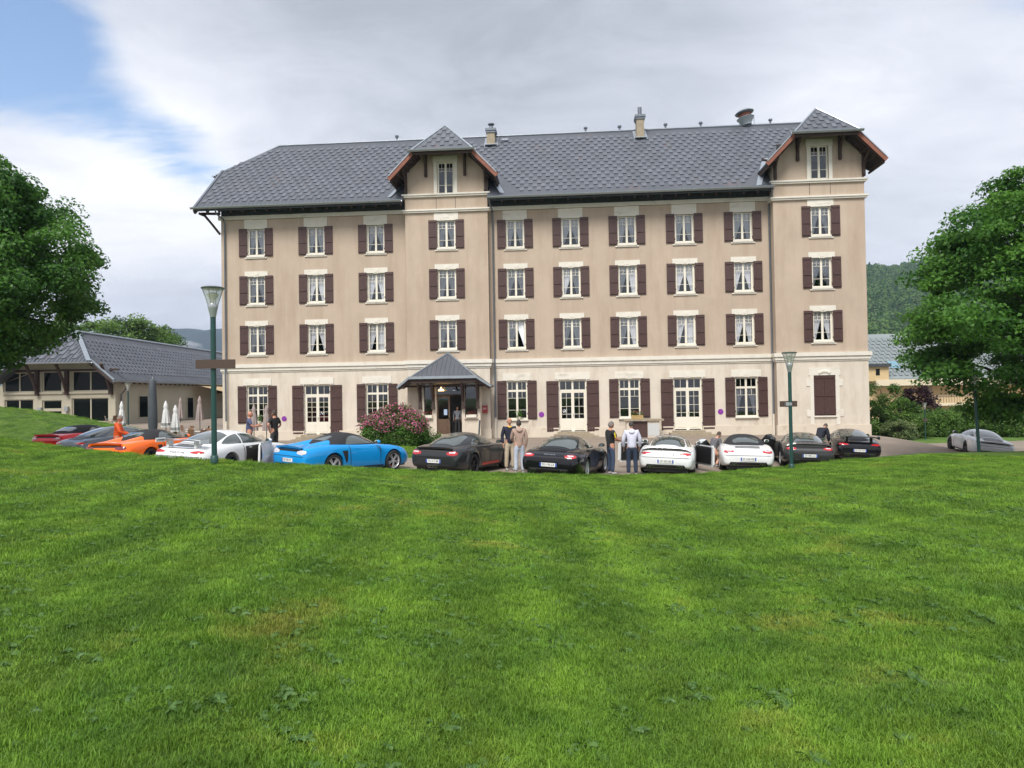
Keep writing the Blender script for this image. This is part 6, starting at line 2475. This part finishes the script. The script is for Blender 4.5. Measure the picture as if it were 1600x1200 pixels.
cs = chair_mesh()
spots = [(268, 44), (277, 46), (286, 44.5), (294, 47), (301, 45), (309, 46.5), (316, 44.5), (324, 46), (289, 49), (305, 49.5), (320, 50), (171, 50), (176, 51)]
first = None
for i, (px, Y) in enumerate(spots):
    p = at(px, 672, Y)
    loc = (p.x, p.y, float(base(p.x, p.y)))
    if first is None:
        first = thing('bistro_chair', 'brown wicker bistro chair on the terrace below the annex', 'chair', loc, 0, 'bistro chairs on the terrace')
        for nm, me in zip(('seat', 'backrest', 'frame'), cs):
            link(nm, me, first)
        o = first
    else:
        o = copy_tree(first)
        o.location = loc
    o.rotation_euler = (0, 0, random.uniform(0, 6.28))
tb = None
for px, Y in ((273, 45), (298, 45.8), (313, 45.4), (298, 48.2)):
    p = at(px, 672, Y)
    loc = (p.x, p.y, float(base(p.x, p.y)))
    if tb is None:
        tb = thing('bistro_table', 'small pale round bistro table among the wicker chairs', 'table', loc, 0, 'bistro tables on the terrace')
        MB().lathe([(.34, .72), (.34, .745)], 18).build('tabletop', M['trim'], tb)
        MB().lathe([(.2, 0), (.2, .03), (.03, .05), (.03, .72)], 12).build('pedestal', M['black'], tb)
    else:
        copy_tree(tb).location = loc

# ------------------------------------------------------------------ small things along the hotel front
disc_group = 'round purple notices on the hotel wall'
for u, z, lab in ((-15.03, 1.42, 'round purple notice between the corner window and the tall doors'), (1.86, 1.46, 'round purple notice beside the doors behind the black coupe'), (13.08, 1.48, 'round purple notice beside the window behind the white convertible')):
    q = H_MAT @ Vector((u, -.012, z))
    t = thing('wall_notice', lab, 'sign', q, -YAW, disc_group)
    Mx = Matrix.Rotation(PI / 2, 4, 'X')
    MB().lathe([(.17, 0), (.17, .012)], 24, 0, Mx).build('disc', mat('purple enamel', (.21, .028, .30), .4), t)
    fg = MB()                                        # pale mark in the middle
    fg.bar((-.05, -.014, -.05), (.05, -.014, .05), .025, .004)
    fg.bar((-.02, -.014, .06), (.03, -.014, -.06), .02, .004)
    fg.build('mark', mat('pale mauve mark', (.42, .25, .5), .5), t)
q = H_MAT @ Vector((-1.72, CPD - .002, 1.62))
t = thing('letter_box', 'small red box on the wall right of the porch', 'letter box', q, -YAW)
t['label'] = 'small red box fixed to the wall beside the porch'
MB().box(-.19, .19, -.14, 0, 0, .44).box(-.21, .21, -.16, .0, .443, .47).build('case', mat('red enamel', (.30, .03, .035), .45), t)
MB().box(-.10, .10, -.145, -.141, .22, .34).build('plate', mat('pale label', (.5, .3, .3), .5), t)
q = H_MAT @ Vector((-1.85, -2.9, 0))
t = thing('post', 'dark leaning post by the porch, behind the dark grey coupe', 'post', q, -YAW)
t.rotation_euler = (0, R(4), -YAW)
MB().tube([(0, 0, 0), (0, 0, 1.25)], .05, 8).build('shaft', M['slate_cover'], t)
MB().lathe([(.07, 0), (.07, .06)], 10).build('foot', M['black'], t)
# stone ledge with planter
q = H_MAT @ Vector((8.1, -1.15, 0))
t = thing('stone_ledge', 'stone slab counter on cream piers below the window', 'counter', q, -YAW)
t['label'] = 'stone slab counter on cream piers below the window behind the hooded man'
MB().box(-1.15, 1.25, -.42, .42, 1.02, 1.13).build('slab', M['stone'], t)
for a, e in ((-1.0, -.72), (.28, 1.0)):
    MB().box(a, e, -.32, .32, 0, 1.018).build('pier', M['plinth'], t)
MB().box(-.70, .26, -.26, -.20, .02, 1.0).build('panel', M['shutter'], t)
MB().box(.30, .98, -.335, -.322, .1, .86).build('notice_panel', mat('pale grey panel', (.5, .51, .5), .5), t)
q = H_MAT @ Vector((7.78, -1.25, 1.132))
t = thing('planter_box', 'yellowish wooden planter of red and white flowers standing on the stone counter', 'planter', q, -YAW)
MB().box(-.36, .36, -.12, .12, 0, .24).build('box', mat('ochre wood', (.36, .25, .10), .7, var=.15, scale=6), t)
P = RNG.uniform((-.36, -.14, .24), (.36, .14, .44), (220, 3))
leaves('foliage', P, np.tile([0, 0, 1.0], (220, 1)), .07, HEDGE, t, np.full(220, .5))
P = RNG.uniform((-.36, -.15, .30), (.36, .15, .52), (70, 3))
leaves('flowers', P, np.tile([0, -.6, 1.0], (70, 1)), .06, leaf_mat('red and white petals', (.40, .03, .04), (.75, .70, .66)), t, RNG.choice([0, 0, 1.0], 70))
for c, lab in ((-16.83, 'potted green plant on the sill of the corner window'), (.31, 'potted green plant on the sill behind the bald man in navy')):
    q = H_MAT @ Vector((c + .15, -.06, 1.125 if c < 0 else 1.165))
    t = thing('potted_plant', lab, 'plant', q, -YAW, 'potted plants on the sills')
    MB().lathe([(.09, 0), (.12, .16), (.10, .17)], 12).build('pot', M['frame'], t, smooth=50)
    P = RNG.normal(0, .12, (160, 3)) + np.array([0, 0, .32])
    leaves('foliage', P, P - np.array([0, 0, .2]), .09, HEDGE, t, np.full(160, .4))

# ------------------------------------------------------------------ apartments on the right
ap = thing('apartment_building', 'ochre apartment building with grey tiled roof and balconies behind the maple', 'building', (0, 0, 0))
YB = 96.0
X = lambda px: at(px, 600, YB).x
Z = lambda py, px=1450: at(px, py, YB).z
b = MB()
b.box(X(1340), X(1700), YB, YB + 12, -4, Z(603))
b.build('wall', M['apt_wall'], ap)
rp = [(X(1320), YB - 1.2, Z(592, 1360)), (X(1700), YB - 1.2, Z(592, 1360)), (X(1700), YB + 6, Z(540, 1360) + 2.0), (X(1320), YB + 6, Z(540, 1360) + 2.0)]
rb = MB().slab(rp, (0, 0, -.2))
arf = rb.build('roof', mat('pale grey sheet roof', (.20, .23, .235), .5, var=.1, scale=.6), ap)
hv = (Vector(rp[3]) - Vector(rp[0]))
hl = hv.length
hv.normalize()
hn = Vector((0, -hv.z, hv.y))
st = MB()
kk = 0
for k in range(11):
    s = .5 + k * .75
    if s > hl:
        break
    for i in range(60):
        p = Vector(rp[0]) + Vector((i * .8 + (k % 2) * .4, 0, 0)) + hv * s
        Mx = Matrix.Translation(p + hn * .03) @ Matrix((Vector((1, 0, 0)), hv, hn)).transposed().to_4x4() @ Matrix.Scale(1.7, 4)
        st.add([Mx @ Vector(v) for v in tm.v], tm.f)
tag(st.build('roof_tiles', mat('pale grey tile', (.17, .195, .20), .5), arf), kind='stuff')
sk = MB().box(X(1394), X(1408), 0, .1, 0, .1)
p0 = Vector(rp[0]) + hv * 1.9
w = MB()
w.add([(X(1395), p0.y - .02, p0.z + .16), (X(1409), p0.y - .02, p0.z + .16), (X(1408), p0.y + 1.0, p0.z + 1.15), (X(1394), p0.y + 1.0, p0.z + 1.15)], [(0, 1, 2, 3)])
w.build('skylight', mat('sky blue glass', (.25, .42, .50), .1, metal=.5), arf)
dm = MB().box(X(1345), X(1380), YB - 1.5, YB + 3, Z(596, 1360), Z(574, 1360)).build('dormer', M['apt_wall'], ap)
MB().box(X(1340), X(1382), YB - 1.9, YB + 3, Z(574, 1360) + .01, Z(569, 1360)).build('dormer_roof', M['frieze'], ap)
MB().box(X(1360), X(1366), YB - 1.53, YB - 1.501, Z(587, 1362), Z(577, 1362)).build('window', M['dark_glass'], ap)
b = MB()
for a, e, y0, y1 in ((1360, 1700, 602, 592.5), (1440, 1512, 634, 630), (1515, 1700, 634, 630)):
    b.box(X(a), X(e), YB - 1.6, YB + .1, Z(y0, 1440), Z(y1, 1440))
b.build('balcony_slab', M['apt_trim'], ap)
b = MB()
for px in np.arange(1442, 1512, 4.2):
    b.box(X(px) - .03, X(px) + .03, YB - 1.58, YB - 1.52, Z(630, 1470), Z(618, 1470))
b.box(X(1440), X(1512), YB - 1.6, YB - 1.5, Z(618.6, 1470), Z(617.4, 1470))
b.build('railing', M['stone'], ap)
MB().box(X(1440), X(1511), YB - 1.49, YB - 1.46, Z(629.6, 1470), Z(619, 1470)).build('balcony_panel', M['apt_wall'], ap)
MB().box(X(1440), X(1456), YB - .06, YB - .002, Z(620), Z(604)).build('blind', M['gravel'], ap)
for a, e, y0, y1 in ((1483, 1489.5, 645, 636.5), (1491, 1497.5, 645, 636.5), (1568, 1573, 653, 649.5), (1575.5, 1581, 653, 649.5), (1400, 1406, 608, 604)):
    MB().box(X(a), X(e), YB - .06, YB - .002, Z(y0, 1490), Z(y1, 1490)).build('window', M['dark_glass'], ap)
MB().box(X(1516), X(1524), YB - .06, YB - .002, Z(650, 1520), Z(635, 1520)).build('shutter', M['rake'], ap)
MB().box(X(1566), X(1583), YB - .8, YB - .05, Z(648, 1570), Z(633, 1570)).build('bay', M['gravel'], ap)

# ------------------------------------------------------------------ hills


def forest_z(x, y):
    t = np.clip((y - 330) / 620, 0, 1)
    ridge = 165 + .10 * (x - 480) + 7 * np.sin(x * .021) + 4 * np.sin(x * .06)
    return -4 + ridge * t ** .9 - ss(950, 1150, y) * 60


hill_m = grass_mat('forest floor', (.012, .035, .010), (.03, .06, .015), (.04, .06, .02), True)
tag(sheet('hill', np.arange(120, 1100, 14.), np.arange(320, 1180, 14.), forest_z, hill_m), kind='structure')


def far_z(x, y):
    r = 262 + 26 * np.sin(x * .0021 + 2.2) + 12 * np.sin(x * .009) + 5 * np.sin(x * .03) + 3 * np.sin(x * .061 + 2)
    return -4 + r * ss(1500, 2600, y) * (1 - ss(2700, 3600, y) * .7)


tag(sheet('mountain', np.arange(-3200, 1200, 22.), np.arange(1450, 3700, 45.), far_z, grass_mat('far conifer slope', (.006, .014, .012), (.014, .028, .020), (.02, .03, .02), True)), kind='structure')


def instancer(name, pts, rot, scl, sources, kind='stuff', label=None, cat=None):
    """one object whose copies of the source meshes come from geometry nodes"""
    me = bpy.data.meshes.new(name)
    me.vertices.add(len(pts))
    me.vertices.foreach_set('co', np.asarray(pts, dtype=np.float32).ravel())
    a = me.attributes.new('rot', 'FLOAT_VECTOR', 'POINT')
    a.data.foreach_set('vector', np.asarray(rot, dtype=np.float32).ravel())
    a = me.attributes.new('scl', 'FLOAT_VECTOR', 'POINT')
    a.data.foreach_set('vector', np.asarray(scl, dtype=np.float32).ravel())
    a = me.attributes.new('pick', 'INT', 'POINT')
    a.data.foreach_set('value', RNG.integers(0, len(sources), len(pts)).astype(np.int32))
    o = link(name, me)
    ng = bpy.data.node_groups.new(name, 'GeometryNodeTree')
    ng.interface.new_socket('Geometry', in_out='INPUT', socket_type='NodeSocketGeometry')
    ng.interface.new_socket('Geometry', in_out='OUTPUT', socket_type='NodeSocketGeometry')
    N, L = ng.nodes.new, ng.links.new
    gi, go = N('NodeGroupInput'), N('NodeGroupOutput')
    src = bpy.data.collections.new(name + '_source')
    for s in sources:
        src.objects.link(s)
    ci = N('GeometryNodeCollectionInfo')
    ci.inputs['Collection'].default_value = src
    ci.inputs['Separate Children'].default_value = True
    ci.inputs['Reset Children'].default_value = True
    ip = N('GeometryNodeInstanceOnPoints')
    L(gi.outputs[0], ip.inputs['Points'])
    L(ci.outputs[0], ip.inputs['Instance'])
    ip.inputs['Pick Instance'].default_value = True

    def attr(nm, ty):
        n = N('GeometryNodeInputNamedAttribute')
        n.data_type = ty
        n.inputs['Name'].default_value = nm
        return n.outputs['Attribute']
    L(attr('pick', 'INT'), ip.inputs['Instance Index'])
    er = N('FunctionNodeEulerToRotation')
    L(attr('rot', 'FLOAT_VECTOR'), er.inputs[0])
    L(er.outputs[0], ip.inputs['Rotation'])
    L(attr('scl', 'FLOAT_VECTOR'), ip.inputs['Scale'])
    L(ip.outputs[0], go.inputs[0])
    md = o.modifiers.new('scatter', 'NODES')
    md.node_group = ng
    return tag(o, label, cat, None, kind)


def loose(name, me):
    return bpy.data.objects.new(name, me)


def forest_tree(kind, seed):
    rng = np.random.default_rng(seed)
    if kind == 'fir':
        n = 260
        z = rng.uniform(.08, 1, n) ** .8
        a = rng.uniform(0, 2 * PI, n)
        r = (1.02 - z) * .24 * rng.uniform(.6, 1.1, n)
        P = np.stack([r * np.cos(a), r * np.sin(a), z], -1)
        nr = np.stack([np.cos(a), np.sin(a), np.full(n, .8)], -1)
        sz = .11
    else:
        n = 300
        d = rng.normal(0, 1, (n, 3))
        d /= np.linalg.norm(d, axis=1, keepdims=True)
        P = d * np.array([.34, .34, .40]) * rng.uniform(.75, 1.05, (n, 1)) * (1 + .15 * np.sin(d[:, :1] * 7) * np.cos(d[:, 1:2] * 6)) + np.array([0, 0, .56])
        nr = d + np.array([0, 0, .4])
        sz = .13
    o = leaves('forest_tree', P, nr, sz, LIGHT if kind != 'fir' else LIME, None, np.full(n, rng.uniform(.1, .6)), .4, .9)
    COL.objects.unlink(o)
    return o


n = 9000
xs_, ys_ = RNG.uniform(130, 760, n), RNG.uniform(335, 985, n)
keep = (xs_ / ys_ > .40) & (xs_ / ys_ < .86)
xs_, ys_ = xs_[keep], ys_[keep]
fz = forest_z(xs_, ys_) - .8
sc = RNG.uniform(9, 17, len(xs_))
instancer('forest', np.stack([xs_, ys_, fz], -1), np.stack([0 * xs_, 0 * xs_, RNG.uniform(0, 6.28, len(xs_))], -1), np.stack([sc * 1.05, sc * 1.05, sc], -1),
          [forest_tree('fir', 1), forest_tree('oak', 2), forest_tree('oak', 3), forest_tree('oak', 5), forest_tree('fir', 4)], 'stuff', 'dense mixed green forest covering the hillside beyond the apartments', 'forest')

# ------------------------------------------------------------------ grass


def tuft(seed, nb, rad, h, lean, width):
    rng = np.random.default_rng(seed)
    V, F = [], []
    for k in range(nb):
        a, r = rng.uniform(0, 2 * PI), rad * math.sqrt(rng.uniform())
        bx, by = r * math.cos(a), r * math.sin(a)
        da = rng.uniform(0, 2 * PI)
        hh = h * rng.uniform(.5, 1.15)
        ln = lean * rng.uniform(.2, 1.2) * hh
        w = width * rng.uniform(.7, 1.3)
        px_, py_ = -math.sin(da) * w, math.cos(da) * w
        o = len(V)
        V += [(bx - px_, by - py_, -.008), (bx + px_, by + py_, -.008),
              (bx - px_ * .8 + math.cos(da) * ln * .4, by - py_ * .8 + math.sin(da) * ln * .4, hh * .62), (bx + px_ * .8 + math.cos(da) * ln * .4, by + py_ * .8 + math.sin(da) * ln * .4, hh * .62),
              (bx + math.cos(da) * ln, by + math.sin(da) * ln, hh * .95)]
        F += [(o, o + 1, o + 3, o + 2), (o + 2, o + 3, o + 4)]
    me = bpy.data.meshes.new('grass_tuft')
    me.from_pydata(V, [], F)
    me.materials.append(G_BLADE)
    me.polygons.foreach_set('use_smooth', [True] * len(F))
    return loose('grass_tuft', me)


def patchy(x, y, cell, seed):
    """soft random field: one value per cell, blended between cells"""
    g = np.random.default_rng(seed).uniform(0, 1, (512, 512))
    fx, fy = x / cell + 200, y / cell + 20
    i, j = np.floor(fx).astype(int), np.floor(fy).astype(int)
    u, v = fx - i, fy - j
    u, v = u * u * (3 - 2 * u), v * v * (3 - 2 * v)
    G = lambda a, b_: g[a % 512, b_ % 512]
    return G(i, j) * (1 - u) * (1 - v) + G(i + 1, j) * u * (1 - v) + G(i, j + 1) * (1 - u) * v + G(i + 1, j + 1) * u * v


def scatter(r0, r1, dens, a0=-.78, a1=.78):
    n = int((r1 ** 2 - r0 ** 2) / 2 * (a1 - a0) * dens)
    r = np.sqrt(RNG.uniform(r0 ** 2, r1 ** 2, n))
    a = RNG.uniform(a0, a1, n)
    x, y = r * np.sin(a), r * np.cos(a)
    re = np.interp(a, E_AZ, E_R)
    k = r < re + .9
    return x[k], y[k]


PTS, ROT, SCL = [], [], []
for r0, r1, dens, s0, s1 in ((1.0, 4.2, 700, .75, 1.15), (4.2, 7.5, 380, .85, 1.25), (7.5, 13, 170, 1.1, 1.6), (13, 30, 75, 1.4, 2.1)):
    x, y = scatter(r0, r1, dens, -1.2 if r0 < 7 else -.95, 1.2 if r0 < 7 else .95)
    z = lawn_z(x, y)
    s = RNG.uniform(s0, s1, len(x))
    # mown height waves a little from patch to patch
    hgt = .42 + .75 * patchy(x, y, .17, 5) ** 1.3 + .35 * patchy(x, y, .6, 6) + RNG.normal(0, .10, len(x))
    PTS.append(np.stack([x, y, z], -1))
    ROT.append(np.stack([RNG.normal(0, .12, len(x)), RNG.normal(0, .12, len(x)), RNG.uniform(0, 6.28, len(x))], -1))
    rim = 1 + 1.1 * ss(-.9, -.1, np.hypot(x, y) - np.interp(np.arctan2(x, y), E_AZ, E_R)) * RNG.uniform(.2, 1.3, len(x))
    SCL.append(np.stack([s, s, np.clip(hgt, .45, 1.5) * np.clip(s, .8, 1.3) * rim], -1))
# the bank, the island
x, y = RNG.uniform(-60, -20, 9000), RNG.uniform(31, 46, 9000)
k = bank_z(x, y) > base(x, y) + .1
PTS.append(np.stack([x[k], y[k], bank_z(x[k], y[k])], -1))
x2, y2 = RNG.uniform(-9.5, -1.8, 2600), RNG.uniform(27.5, 40.5, 2600)
k2 = island_z(x2, y2) > base(x2, y2) + .06
PTS.append(np.stack([x2[k2], y2[k2], island_z(x2[k2], y2[k2])], -1))
for kk_ in (int(k.sum()), int(k2.sum())):
    ROT.append(np.stack([RNG.normal(0, .1, kk_), RNG.normal(0, .1, kk_), RNG.uniform(0, 6.28, kk_)], -1))
    SCL.append(np.tile([2.6, 2.6, 1.2], (kk_, 1)) * RNG.uniform(.8, 1.2, (kk_, 1)))
instancer('grass', np.concatenate(PTS), np.concatenate(ROT), np.concatenate(SCL), [tuft(i, 60, .085, .028, 1.25, .0016) for i in range(6)], 'stuff', 'short mown green lawn grass with drier yellowish patches', 'grass')

WEED = leaf_mat('weed leaf', (.030, .090, .018), (.150, .270, .075), .4)


def weed(seed, n_leaf, L_, W_):
    rng = np.random.default_rng(seed)
    b = MB()
    for k in range(n_leaf):
        a = 2 * PI * k / n_leaf + rng.uniform(-.3, .3)
        ln, w, up_ = L_ * rng.uniform(.6, 1.15), W_ * rng.uniform(.7, 1.2), rng.uniform(.25, .9)
        c, s = math.cos(a), math.sin(a)
        tooth = rng.uniform(.7, 1.0)
        pts = [(.0, .15, .0), (.35, .8 * tooth, .28), (.55, .7, .36), (.72, 1.0 * tooth, .34), (1.0, .05, .22)]
        vs = []
        for t, ww, zz in pts:
            for q in (-1, 1):
                vs.append((c * t * ln - s * q * w * ww, s * t * ln + c * q * w * ww, zz * ln * up_ + (.01 if q > 0 else .0)))
        b.add(vs, [(2 * i, 2 * i + 1, 2 * i + 3, 2 * i + 2) for i in range(4)])
    me = b.mesh('weed', WEED, smooth=60, fix=False)
    at_ = me.attributes.new('tint', 'FLOAT', 'POINT')
    at_.data.foreach_set('value', rng.uniform(0, 1, len(me.vertices)).astype(np.float32))
    return loose('weed', me)


wx, wy = [], []
for k in range(1000):                                # weeds come in colonies
    r, a = math.sqrt(RNG.uniform(2.2 ** 2, 17 ** 2)), RNG.uniform(-.72, .72)
    m_ = int(RNG.integers(1, 9))
    wx += list(r * math.sin(a) + RNG.normal(0, .22, m_))
    wy += list(r * math.cos(a) + RNG.normal(0, .16, m_))
wx, wy = np.array(wx), np.array(wy)
ws = RNG.uniform(.4, 1.2, len(wx)) * (.9 + np.hypot(wx, wy) * .012)
instancer('weeds', np.stack([wx, wy, lawn_z(wx, wy) + .004], -1), np.stack([0 * wx, 0 * wx, RNG.uniform(0, 6.28, len(wx))], -1), np.stack([ws] * 3, -1),
          [weed(1, 7, .065, .012), weed(2, 9, .055, .014), weed(3, 6, .075, .010), weed(4, 8, .045, .017)], 'stuff', 'broad leaved weeds growing in the lawn', 'weeds')

# ------------------------------------------------------------------ haze
hz = bpy.data.materials.new('haze air')
hz.use_nodes = True
hz.node_tree.nodes.remove(hz.node_tree.nodes['Principled BSDF'])
pv_ = hz.node_tree.nodes.new('ShaderNodeVolumePrincipled')
pv_.inputs['Color'].default_value = (.60, .76, 1, 1)
pv_.inputs['Density'].default_value = .00020
pv_.inputs['Anisotropy'].default_value = .2
hz.node_tree.links.new(pv_.outputs[0], hz.node_tree.nodes['Material Output'].inputs['Volume'])
tag(MB().box(-3300, 1300, -100, 3790, -6.5, 330).build('haze', hz), 'pale haze in the valley air', None, None, 'stuff')

# a wisp of low cloud hanging in front of the far mountain
wm_ = bpy.data.materials.new('low cloud')
wm_.use_nodes = True
nt_ = wm_.node_tree
nt_.nodes.remove(nt_.nodes['Principled BSDF'])
pv2 = nt_.nodes.new('ShaderNodeVolumePrincipled')
pv2.inputs['Color'].default_value = (.95, .96, 1, 1)
tc_, ns_, mr_ = nt_.nodes.new('ShaderNodeTexCoord'), nt_.nodes.new('ShaderNodeTexNoise'), nt_.nodes.new('ShaderNodeMapRange')
ns_.inputs['Scale'].default_value = .045
ns_.inputs['Detail'].default_value = 5
mr_.inputs['From Min'].default_value = .45
mr_.inputs['From Max'].default_value = .72
mr_.inputs['To Max'].default_value = .09
nt_.links.new(tc_.outputs['Object'], ns_.inputs['Vector'])
nt_.links.new(ns_.outputs[0], mr_.inputs['Value'])
nt_.links.new(mr_.outputs[0], pv2.inputs['Density'])
nt_.links.new(pv2.outputs[0], nt_.nodes['Material Output'].inputs['Volume'])
p = at(290, 541, 1380)
wb = MB().lathe([(.01, -12), (16, -9), (24, -3), (22, 3), (14, 9), (.01, 12)], 24)
wo = link('mist', wb.mesh('mist', wm_, smooth=80), None, p)
wo.scale = (1.5, .8, 1)
tag(wo, 'small wisp of white mist in front of the far blue mountain', None, None, 'stuff')

for nm, lab in (('ground', 'grassy valley floor beyond the buildings'), ('road', 'worn beige asphalt forecourt and drive'), ('lawn', 'wide mown lawn in front of the parked cars'),
                ('grass_bank', 'rounded grass bank in front of the annex'), ('lawn_island', 'small lawn around the pink bush'), ('grass_verge', 'grass verge with shrubs beyond the drive'),
                ('hill', 'wooded hillside beyond the apartments'), ('mountain', 'far blue mountain ridge behind the annex')):
    bpy.data.objects[nm]['label'] = lab
